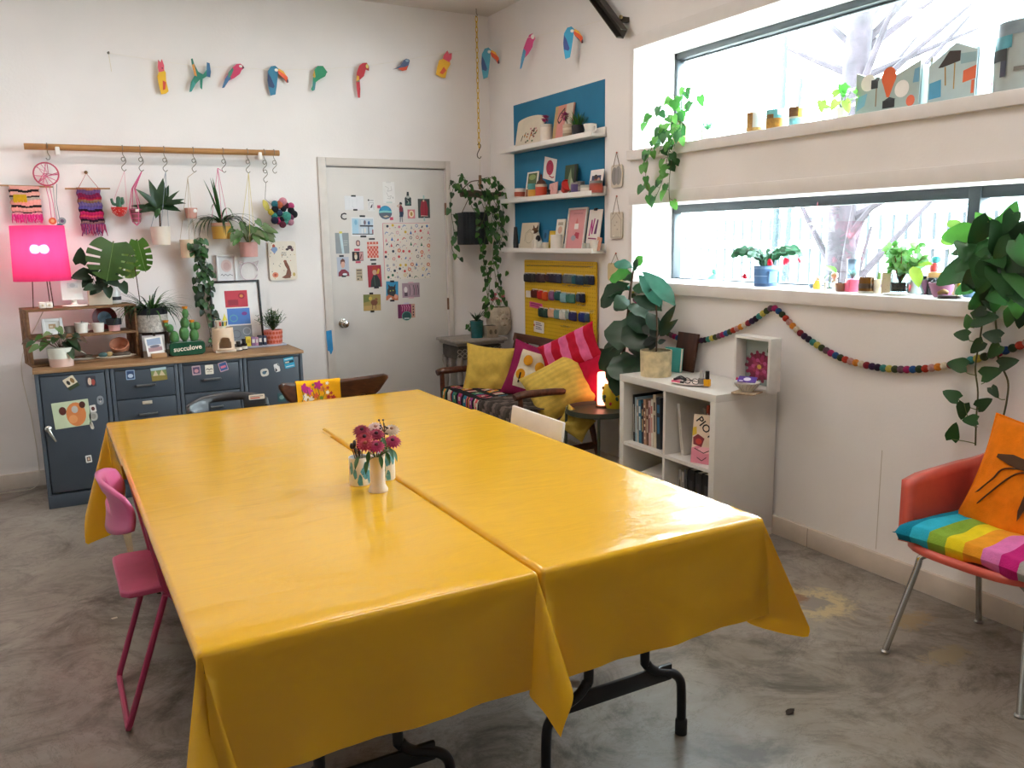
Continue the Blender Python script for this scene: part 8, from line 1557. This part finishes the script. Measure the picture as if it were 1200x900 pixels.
# big pothos on the sill
p = sl(1172, .07); k = mpp(p); t = thing('pothos_plant', 'large pothos on the lower sill, its vines trailing down over the felt garland', 'potted plant', p); a = MB(); a.lathe(potprof(13*k, 16*k, 24*k, .007), M('#c9bda8', .5), seg=26); a.build('pot', t); soil(15*k, 21*k).build('soil', t)
s_, f_ = MB(), MB(); rn = random.Random(81); base = V((0, 0, 22*k)); pm = [leafm('#1f4a1c'), leafm('#163616'), leafm('#2f5c22'), leafm('#3f742a'), leafm('#264f24')]
for x, y_, dx, dz, L_, X, c_ in [(1118, 318, -1, -.15, .20, -.04, 1), (1122, 274, -1, .1, .16, .0, 3), (1140, 290, -.7, .3, .17, -.05, 0), (1160, 268, -.2, 1, .17, .02, 3), (1180, 262, .3, 1, .17, .0, 2), (1190, 278, .8, .5, .17, -.05, 0), (1172, 280, .1, .7, .16, -.08, 1), (1150, 305, -.8, -.1, .16, -.08, 4), (1140, 325, -.7, -.6, .15, -.08, 1), (1165, 300, .4, .2, .16, -.10, 0), (1185, 305, .9, .1, .18, -.10, 1), (1175, 325, .6, -.4, .18, -.12, 4), (1155, 322, -.2, -.8, .16, -.12, 0), (1195, 325, .8, -.5, .17, -.1, 2), (1192, 350, .5, -.9, .15, -.08, 3), (1205, 300, 1, .2, .2, -.05, 1), (1160, 338, -.3, -1, .15, -.08, 1), (1147, 352, -.8, -.7, .12, -.06, 0), (1135, 300, -.9, .3, .12, .05, 2), (1205, 270, .8, .8, .16, .0, 2), (1215, 330, .9, -.4, .16, -.05, 0), (1168, 350, .2, -1, .11, -.07, 2), (1148, 280, -.6, .6, .13, .06, 3), (1198, 365, .3, -1, .13, -.05, 1), (1130, 338, -.9, -.4, .10, .0, 4)]+[(1174+46*math.cos(i*2.4)*(i/26)**.5, 304+50*math.sin(i*2.4)*(i/26)**.5, rn.uniform(-1, 1), rn.uniform(-1, .4), rn.uniform(.10, .15), rn.uniform(-.13, .06), rn.choice((0, 1, 1, 4))) for i in range(26)]:
    q = rt(x, y_, X)-p; dd = V((-.35, -dx, dz-.15)).normalized(); L_ *= .82; s_.tube([base, base.lerp(q, .5)+V((0, 0, .04)), q-dd*L_*.35], .003, STEM, 5, smooth=4); f_.leaf(q-dd*L_*.4, dd, L_, L_*.62, pm[c_], up=(-.75, -.45+rn.uniform(-.5, .5), .5+rn.uniform(-.6, .4)), droop=.55, fold=.18, shape='heart', n=8)
for pts in ([(1166, 335), (1156, 348), (1152, 372), (1148, 400), (1143, 430), (1146, 460), (1144, 490), (1143, 522)], [(1172, 335), (1166, 360), (1168, 390), (1170, 420), (1181, 446), (1180, 468), (1176, 488)], [(1178, 335), (1186, 350), (1180, 370), (1188, 362), (1192, 350)]):
    Pq = crom([rt(x, y_, (.02 if i == 0 else -.05))-p for i, (x, y_) in enumerate(pts)], 6); Pq[0] = base; s_.tube(Pq, .0035, M('#4a4a2a', .7, var=.2), 6)
for x, y_, ax, ay, dx, dz, L_, c_ in [(1152, 372, 1152, 366, .9, .2, .10, 0), (1135, 377, 1150, 382, -.3, 1, .055, 2), (1127, 392, 1147, 400, -1, .1, .065, 0), (1163, 393, 1168, 390, -1, .15, .075, 1), (1145, 406, 1148, 402, -.6, -.6, .07, 1), (1165, 411, 1170, 412, -.6, -.7, .07, 0), (1122, 427, 1145, 440, -1, .1, .085, 0), (1180, 425, 1176, 435, .9, .4, .075, 1), (1160, 437, 1150, 450, .8, .4, .085, 0), (1115, 463, 1144, 480, -.9, .35, .075, 0), (1165, 459, 1178, 468, .6, -.6, .05, 1), (1128, 481, 1144, 498, -.1, -1, .07, 1), (1152, 473, 1146, 480, .6, .5, .07, 1), (1137, 492, 1146, 500, -.9, -.1, .065, 0), (1117, 507, 1144, 520, .2, 1, .075, 0), (1148, 365, 1152, 372, -.9, -.3, .06, 1), (1160, 352, 1158, 350, .4, -.8, .08, 1), (1183, 372, 1180, 370, -.2, -1, .07, 2)]:
    q = rt(x, y_, -.065)-p; e = rt(ax, ay, -.05)-p; dd = V((-.1, -dx, dz)).normalized(); s_.tube([e, (e+q)/2-V((.0, 0, .012)), q-dd*L_*.4], .0018, M('#5a6a34', .6), 4, smooth=3); f_.leaf(q-dd*L_*.42, dd, L_, L_*.66, pm[c_], up=(-1, -.35, .25), droop=.25, fold=.14, shape='heart', n=7)
s_.build('vines', t); f_.build('leaves', t)

# ---------------------------------------------------------------- upper window sill
def us(px, X): p = rt(px, 150, X); return V((X, p.y, U0+.0008))
p = us(797, .10); k = mpp(p); t = thing('trailing_pothos', 'pale green pothos on the upper sill spilling over the edge at the far end', 'potted plant', p); h = 30*k; a = MB(); a.lathe(potprof(8*k, 10*k, h), M('#a8865f', .6), seg=22); a.build('pot', t); soil(9*k, h*.9).build('soil', t)
s_, f_ = MB(), MB(); rn = random.Random(91); lp = [leafm('#3f7a34'), leafm('#5a9440'), leafm('#2f6030'), leafm('#27502a')]; fr = V((-.9, -.35, 0)); base = V((0, 0, h*.9))
for pts, X in (([(797, 130), (790, 112), (782, 118), (770, 130), (758, 145)], .0), ([(799, 130), (800, 110), (806, 102), (812, 98)], .05), ([(797, 130), (785, 135), (775, 150), (765, 170), (758, 190), (757, 212), (762, 230)], -.05), ([(800, 130), (792, 150), (786, 170), (781, 190), (775, 215), (768, 232)], -.05), ([(801, 130), (798, 150), (790, 172), (786, 195), (784, 220), (785, 238)], -.04), ([(796, 130), (780, 145), (768, 160), (762, 180)], -.04), ([(800, 130), (806, 120), (818, 112), (822, 100)], .06), ([(799, 130), (788, 150), (776, 168), (772, 180)], -.06)):
    Pq = [rt(x, y_, X)-p for x, y_ in pts]; Pq[0] = base; vine(s_, f_, Pq, STEM, lp, .055, .032, rn, front=fr, r=.002, away=.005)
s_.build('stems', t); f_.build('leaves', t)
p = us(829, .17); k = mpp(p); t = thing('spider_plant', 'pale striped spider plant on the upper sill beside the trailing pothos', 'potted plant', p); MB().lathe(potprof(7*k, 8.5*k, 15*k), WHITE, seg=20).build('pot', t); a = MB(); rn = random.Random(93)
for i in range(34): q = rn.uniform(0, 6.28); e = rn.uniform(.4, 1.2); a.leaf((0, 0, 14*k), (math.cos(q)*.6*e, math.sin(q)*.6*e, 1), rn.uniform(.11, .17), .012, (leafm('#4f8a5c'), leafm('#3a7448'), leafm('#6a9a70'))[i % 3], droop=rn.uniform(1.0, 1.7), shape='strap', n=8)
a.build('leaves', t)
def ucup(px, w_, pyt, label, col, bands):
    p = us(px, .07); k = mpp(p); h = rt(px, pyt, .07).z-p.z; r = w_*k/2; a = MB(); a.lathe(potprof(r*.96, r, h, .005), M(col, .4, var=.05), seg=26)
    for q0, q1, z0, z1, c in bands:
        n = 8; vs = [((r+.0015)*math.cos(R(q0+(q1-q0)*i/n)), (r+.0015)*math.sin(R(q0+(q1-q0)*i/n)), h*z) for z in (z0, z1) for i in range(n+1)]; a.add(vs, [(i, i+1, n+2+i, n+1+i) for i in range(n)], M(c, .45, var=.25, scale=60))
    a.build('painted_cup', None, p, label=label, cat='cup', group='painted cups on the upper sill')
ucup(885.5, 21, 132.5, 'white cup with a tan stripe, leftmost of the painted cups', '#e6e2da', [(150, 205, .02, .98, '#a97c3f'), (205, 270, .02, .25, '#b58a4a')])
ucup(909, 23, 129, 'aqua cup with a gold lower half, middle one of the painted cups', '#6fb9bd', [(150, 330, .05, .55, '#a8782c'), (160, 210, .55, .75, '#7a5a2a'), (230, 290, .7, .98, '#dfeaea')])
ucup(933.5, 20, 126, 'cup with brown, yellow and aqua dabs, rightmost of the painted cups', '#d8d6c8', [(150, 230, .5, .98, '#6f4a24'), (230, 300, .45, .9, '#d8b03a'), (170, 270, .03, .4, '#7fc4cc')])
p = us(986, .09); k = mpp(p); t = thing('leafy_cutting', 'bright green leafy cutting in a small white pot on the upper sill', 'potted plant', p); MB().lathe(potprof(6*k, 7*k, 14*k), WHITE, seg=20).build('pot', t); s_, f_ = MB(), MB(); rn = random.Random(97)
for x, y_ in ((976, 112), (985, 106), (992, 110), (999, 104), (981, 118), (990, 118), (1000, 116), (963, 118), (960, 126), (996, 124), (987, 99)):
    q = rt(x, y_, .08+rn.uniform(-.04, .04))-p; s_.tube([(0, 0, 12*k), q*.5+V((0, 0, .03)), q], .0018, STEM, 4); f_.leaf(q, (rn.uniform(-.6, .2), rn.uniform(-.9, .6), rn.uniform(-.6, .3)), .06, .038, (leafm('#6fc03a'), leafm('#4fa03c'), leafm('#8fce4a'))[rn.randrange(3)], up=(-.6, -.6, .5), shape='heart')
s_.build('stems', t); f_.build('leaves', t)
def planter(label, px0, px1, X, prof, depth, base, shapes):
    """painted slab-built planter: front outline prof (shares of width, height), hollow box behind it"""
    pa, pb_ = rt(px0, 110, X), rt(px1, 110, X); w = pa.y-pb_.y; c = V((X, (pa.y+pb_.y)/2, U0+.0008)); k = mpp(c); h = prof[0]; t = thing('slab_planter', label, 'planter', c, -90, 'painted slab planters')
    o = [(a_*w-w/2, b_*h) for a_, b_ in prof[1]]; a = MB(); a.prism(o, -.006, .006, M(base, .45, var=.05)); a.prism(o, depth-.006, depth+.006, M(base, .45, var=.05)); paint(a, w, h, -w/2, 0, -.006, shapes)
    for s in (-1, 1): a.box((s*(w/2-.005), depth/2, h*.42), (.010, depth, h*.84), M(base, .45, var=.05))
    a.box((0, depth/2, .006), (w, depth, .012), M(base, .45)); a.build('body', t); soil(min(w, depth)*.42, h*.7).build('soil', t, (0, depth/2, 0)); return t
wave = [(0, 0), (1, 0)]+[(1-i/20, .80+.14*math.sin(i/20*4.6+2.2)+.03*(i/20)) for i in range(21)]
hk = .0047
planter('wavy-topped planter painted with an orange balloon and white discs on the upper sill', 1004, 1078, .06, (.205, wave), .12, '#a9bcb8', [('e', .20, .66, .12, .17, '#efeeea'), ('r', .25, .52, .36, .70, '#2f3338'), ('p', [(.30, .7), (.40, .78), (.37, .66)], '#4a4f52'), ('s', [(.34, .52), (.34, .15)], .016, '#8a6a4a'), ('e', .53, .70, .115, .2, '#d8602a'), ('p', [(.43, .62), (.63, .62), (.55, .3), (.51, .3)], '#d8602a'), ('r', .45, .08, .64, .24, '#25292c'), ('p', [(.47, .24), (.55, .3), (.66, .24)], '#3a3f44'), ('e', .74, .42, .11, .17, '#f1f0ec'), ('e', .88, .16, .065, .11, '#dc6a4a'), ('p', [(.02, .1), (.16, .2), (.2, .45), (.05, .4)], '#7fb4cc'), ('p', [(.9, .5), (.99, .5), (.99, .78), (.92, .76)], '#6fa4c0')])
planter('gable-topped planter with dark and orange painted blocks on the upper sill', 1088, 1143, .06, (.225, [(0, 0), (1, 0), (1, .82), (.55, 1), (0, .68)]), .12, '#b5cacc', [('p', [(.2, .62), (.42, .88), (.66, .85), (.66, .68), (.3, .62)], '#3a3230'), ('s', [(.35, .62), (.38, .3)], .03, '#a8824a'), ('s', [(.55, .66), (.56, .22)], .025, '#b08c50'), ('p', [(.03, .1), (.3, .12), (.28, .42), (.03, .38)], '#4f9abc'), ('p', [(.74, .3), (1, .34), (1, .56), (.74, .5)], '#dc6a44'), ('r', .92, .1, .98, .32, '#dc6a44'), ('p', [(.66, .8), (.98, .78), (.98, .62), (.68, .62)], '#8fb0b8')])
p = us(1200, .13); k = mpp(p); r = .115; h = .25; t = thing('round_planter', 'round grey planter with black painted marks at the near end of the upper sill', 'planter', p); a = MB(); a.lathe(potprof(r, r*1.04, h, .010), M('#a3aba8', .5, var=.06), seg=34)
def patch(q0, q1, z0, z1, c):
    n = 8; vs = [((r*1.04+.0015)*math.cos(R(q0+(q1-q0)*i/n)), (r*1.04+.0015)*math.sin(R(q0+(q1-q0)*i/n)), h*z) for z in (z0, z1) for i in range(n+1)]; a.add(vs, [(i, i+1, n+2+i, n+1+i) for i in range(n)], M(c, .5, var=.2))
for z_ in ((135, 172, .45, .62, '#2a2c30'), (160, 172, .22, .45, '#3a3f50'), (205, 228, .55, .78, '#2f2318'), (140, 180, .62, .80, '#4f9aa8'), (186, 215, .28, .34, '#6a6660'), (128, 138, .02, .2, '#d97a8a'), (150, 200, .8, .99, '#7f8f98')): patch(*z_)
a.build('body', t); soil(r*.96, h*.85).build('soil', t)

# ---------------------------------------------------------------- vases and flowers on the table
TZ = .7478
def tv(px, py): q = hz(px, py, TZ); return V((q.x, q.y, TZ))
wv = M('#dfdbd2', .3, coat=.3, var=.03)
def splash(a, r, h, seed, c='#4f94a0'):
    rn = random.Random(seed)
    for i in range(9):
        q = rn.uniform(200, 340); z = rn.uniform(.15, .85)*h; dz = rn.uniform(.12, .3)*h; w_ = rn.uniform(8, 17); n = 10; vs = [((r+.0008)*math.cos(R(q+w_*math.cos(j*.628)*(1+.3*math.sin(3*j)))), (r+.0008)*math.sin(R(q+w_*math.cos(j*.628)*(1+.3*math.sin(3*j)))), max(.004, min(h-.004, z+dz*math.sin(j*.628)))) for j in range(n)]; a.add(vs, [tuple(range(n))], M(c, .3, var=.3, scale=90))
VS = []
for (px, py, w_, pyt, lb, kind) in ((422, 567, 24, 535, 'white cylinder vase with blue splashes holding dark dried stems, left of three', 'cyl'), (443.5, 575, 18, 534, 'slender cream vase with a flared foot, front of the three on the table', 'flare'), (453, 561, 21, 529, 'white cylinder vase with blue splashes half hidden behind the slender cream one', 'cyl')):
    p = tv(px, py); k = mpp(p); h = (py-pyt)*k*1.03; r = w_*k/2; t = thing('vase', lb, 'vase', p, 0, 'vases on the yellow table'); a = MB()
    if kind == 'cyl': a.lathe([(.0001, 0), (r*.94, 0), (r, .004), (r, h), (r*.9, h), (r*.9, h*.2), (.0001, h*.18)], wv, seg=28); splash(a, r, h, px)
    else: a.lathe([(.0001, 0), (r*1.25, 0), (r*1.28, .006), (r*.98, .02), (r*.9, h*.4), (r*.95, h*.8), (r*1.05, h), (r*.9, h), (r*.78, h*.5), (.0001, h*.3)], M('#e3d2c4', .35, coat=.2, var=.05), seg=28); splash(a, r*.93, h*.7, 5, '#c98a7a') if False else None
    a.build('vase_body', t); VS.append((p, h, r, k))
def flower(px, py, depth, vase, label, col, ccol, R_=.030, petals=16, face=(-.15, -.5, .85)):
    p0, h, r, k = VS[vase]; q = bk(px, py, p0.y-depth); t = thing('flower', label, 'flower', p0+V((0, 0, h*.5)), 0, 'flowers in the table vases'); d = q-V(t.location)
    MB().tube([(0, 0, 0), (d.x*.2, d.y*.2, h*.55), d], .0022, M('#4f6a30', .6), 5, smooth=5).build('stem', t)
    f = MB(); fz = V(face).normalized(); sx = fz.cross(V((0, 0, 1))).normalized(); sy = sx.cross(fz)
    for ring, (n, rr_, tilt) in enumerate(((petals, 1, .15), (petals-3, .8, .4), (petals-7, .55, .75))):
        for i in range(n): a_ = 2*math.pi*(i+.5*ring)/n; dr = sx*math.cos(a_)+sy*math.sin(a_)+fz*tilt; f.leaf(d+fz*.002*ring, dr, R_*rr_, R_*.34, M(col, .6, var=.2, scale=60, trans=.03), up=fz, droop=.35, n=4, shape='ovate')
    f.build('petals', t); MB().ball(d+fz*.008, R_*.2, M(ccol, .8), 10, 6).build('flower_centre', t)
MG, MG2 = '#8f0f35', '#a01648'
for a_ in ((424, 505, .03, 1, 'magenta zinnia leaning furthest left in the slender cream vase', MG, '#3a0f1f'), (427, 513.5, .06, 1, 'crimson zinnia second from top on the left of the slender cream vase', '#9c1028', '#3a0f1f'), (428, 521, .09, 1, 'red zinnia lowest on the left of the slender cream vase', '#a8152f', '#8a3a1f'), (441, 523, .10, 1, 'magenta zinnia low at the front of the slender cream vase', MG2, '#4a1424'), (441, 509.5, .03, 1, 'deep magenta zinnia at the top middle of the bunch', '#8f1038', '#3a0f1f'), (460, 517.5, .05, 1, 'magenta zinnia leaning furthest right out of the bunch', MG2, '#4a1424')): flower(*a_)
flower(440, 501.5, -.05, 2, 'faded pink and white zinnia at the back of the bunch', '#d8b9ae', '#b07a6a'); flower(459, 504, -.02, 2, 'pale brownish zinnia at the right back of the bunch', '#cbb39a', '#9a6a4a', .03)
p0, h, r, k = VS[1]; t = thing('foliage_sprig', 'green leafy sprig among the zinnias in the slender cream vase', 'sprig', p0+V((0, 0, h*.5))); a, b = MB(), MB()
for x, y_ in ((420, 535), (432, 529), (452, 529), (455, 523), (445, 533), (430, 540), (448, 512), (459, 526)):
    q = bk(x, y_, p0.y-.05)-V(t.location); a.tube([(0, 0, 0), (q.x*.2, q.y*.2, h*.5), q], .0016, STEM, 4); b.leaf(q, (q.x*5, -.4, -.4), .045, .014, G2, shape='lance', droop=.4)
a.build('stems', t); b.build('leaves', t)
t = thing('berry_sprig', 'dark twiggy sprig standing tallest above the zinnias', 'sprig', VS[2][0]+V((0, 0, h*.5))); a, b = MB(), MB(); q = bk(450, 496, VS[2][0].y-.02)-V(t.location); a.tube([(0, 0, 0), q*.6, q], .0016, BROWN, 4)
for i in range(12): e = q+V((RND.uniform(-.014, .014), RND.uniform(-.01, .01), RND.uniform(-.04, .012))); a.tube([q-V((0, 0, .03)), e], .001, BROWN, 4); b.ball(e, .0035, M('#3a1f24', .6), 6, 5)
a.build('stems', t); b.build('berries', t)
p0, h, r, k = VS[0]; t = thing('dried_stems', 'bunch of dark dried seed heads in the left blue-splashed vase', 'dried stems', p0+V((0, 0, h*.3))); a = MB(); rn = random.Random(4)
for i in range(9): e = V((rn.uniform(-.025, .02), rn.uniform(-.02, .02), h*.7+rn.uniform(.01, .05))); a.tube([(rn.uniform(-.01, .01), rn.uniform(-.01, .01), 0), e], .0016, BROWN, 4); a.ball(e, (.006, .006, .010), M('#33221d', .8, var=.3), 8, 6)
a.build('stems', t)
# scraps on the concrete
a = MB(); a.leaf((0, 0, .003), (1, .2, 0), .05, .022, M('#3a3028', .8), droop=.0, n=4); a.build('dry_leaf', None, hz(921, 838, 0), label='small dark dry leaf lying on the concrete by the right table legs', cat='leaf')
a = MB(); a.prism([(-.012, -.004), (.010, -.006), (.012, .006), (-.008, .007)], -.0015, .0005, M('#e0d6c6', .7), Matrix.Rotation(R(90), 4, 'X')); a.build('paper_scrap', None, hz(134, 724, .002), label='tiny white paper scrap on the floor beside the pink chair', cat='scrap')

# ---------------------------------------------------------------- outside the windows
MB().box((6.4, -3, -.35), (12, 26, .1), M('#b9b2a6', .9, var=.15, scale=3)).build('ground_outside', kind='structure')
t = thing('garden_fence', 'pale board fence standing in the yard outside the windows', 'fence', (4.4, -3, -.3)); fb_ = M('#c9d3d6', .8, var=.06)
a = MB()
for i in range(90): a.box((0, -6.6+i*.15, 1.0), (.02, .142, 2.0), fb_)
a.build('boards', t); a = MB()
for i in range(90): a.box((-.014, -6.525+i*.15, 1.0), (.012, .03, 2.0), M('#141c20', .8))  # shade in the gaps between boards, put in as near-black strips
a.build('gap_strips', t); a = MB()
for z in (.4, 1.7): a.box((-.03, 0, z), (.04, 13.4, .09), fb_)
a.build('rails', t)
for i in range(5): MB().box((.05, -6.4+i*3.2, 1.05), (.09, .09, 2.1), fb_).build('post', t)
q = rt(985, 270, 3.0); t = thing('tree', 'bare trunked tree with rough bark outside the windows', 'tree', (q.x, q.y, -.3)); bark = M('#2a2328', .95, var=.35, scale=7, bump=1., bscale=14)
a = MB(); a.tube([(0, 0, 0), (.03, .02, 1.2), (-.02, -.04, 2.4), (.0, -.1, 3.6), (.1, -.1, 5.0)], [.17, .13, .11, .10, .08], bark, 14, smooth=6); a.build('trunk', t); a = MB(); rn = random.Random(5)
for i in range(30): z = rn.uniform(.6, 4.2); e = V((rn.uniform(-.3, 1.0), rn.uniform(-.75, .75), z+rn.uniform(.4, 1.3))); a.tube([(0, -.05, z), e*.5+V((0, 0, z*.5)), e], [.04, .025, .010], bark, 7, smooth=4)
a.build('branches', t)
q = rt(918, 90, 2.6); t = thing('tree', 'thin sapling with two upright stems outside the upper window', 'tree', (q.x, q.y, -.3)); a = MB(); dk_ = M('#2a363a', .9, var=.2)
e = rt(919, 70, 2.6)-V(t.location); a.tube([(0, 0, 0), (0, .03, 1.4), e, e+V((.0, .03, .5))], [.03, .03, .028, .02], dk_, 8, smooth=5); e = rt(939, 92, 2.6)-V(t.location); a.tube([(0, 0, 0), (0, -.1, 1.5), e], [.026, .024, .016], dk_, 8, smooth=5); a.build('stems', t)
q = rt(1150, 22, 8.5); t = thing('neighbour_house', 'pale blue sided house beyond the fence at the upper right', 'house', (q.x, q.y-3, -.3)); a = MB()
for i in range(26): a.box((.02*(i % 1), 0, .1+i*.2), (.06, 7.5, .19), M('#a9c6cf', .8, var=.04), rot=(0, -6, 0))

for i in range(26): a.box((-.035, 0, i*.2), (.03, 7.5, .025), M('#31454e', .8))  # dark strips painted in for the shaded gaps of the siding
a.build('siding', t); MB().prism([(-4.2, 0), (4.2, 0), (0, 2.0)], -.3, 5, M('#9aa3a8', .8), Matrix.Translation((0, 0, 5.25)) @ Matrix.Rotation(R(-90), 4, 'Z')).build('roof', t)
FILL = 24
# ---------------------------------------------------------------- light
def portal(z0, z1):
    l = bpy.data.lights.new('portal', 'AREA'); l.shape = 'RECTANGLE'; l.size = WY0-WY1; l.size_y = z1-z0
    l.cycles.is_portal = True
    o = bpy.data.objects.new('window_portal', l); COL.objects.link(o); o.location = (.37, (WY0+WY1)/2, (z0+z1)/2)
    o.rotation_euler = (R(90), 0, R(90)); return o
portal(U0, U1); portal(L0, L1)
# overhead fill lights out of view, added to brighten the room
for x, y in ((-1.5, -1.7), (-3.6, -1.7), (-1.5, -4.4), (-3.6, -4.4)):
    t = thing('fill_light', 'long white ceiling light fitting overhead', 'ceiling light', (x, y, CEIL), 0, 'ceiling lights')
    MB().box((0, 0, -.03), (1.22, .16, .05), WHITE, bev=.006).build('housing', t)
    MB().box((0, 0, -.058), (1.18, .13, .01), M('#fff4ee', .5, var=0, emit=FILL), bev=.003).build('diffuser', t)
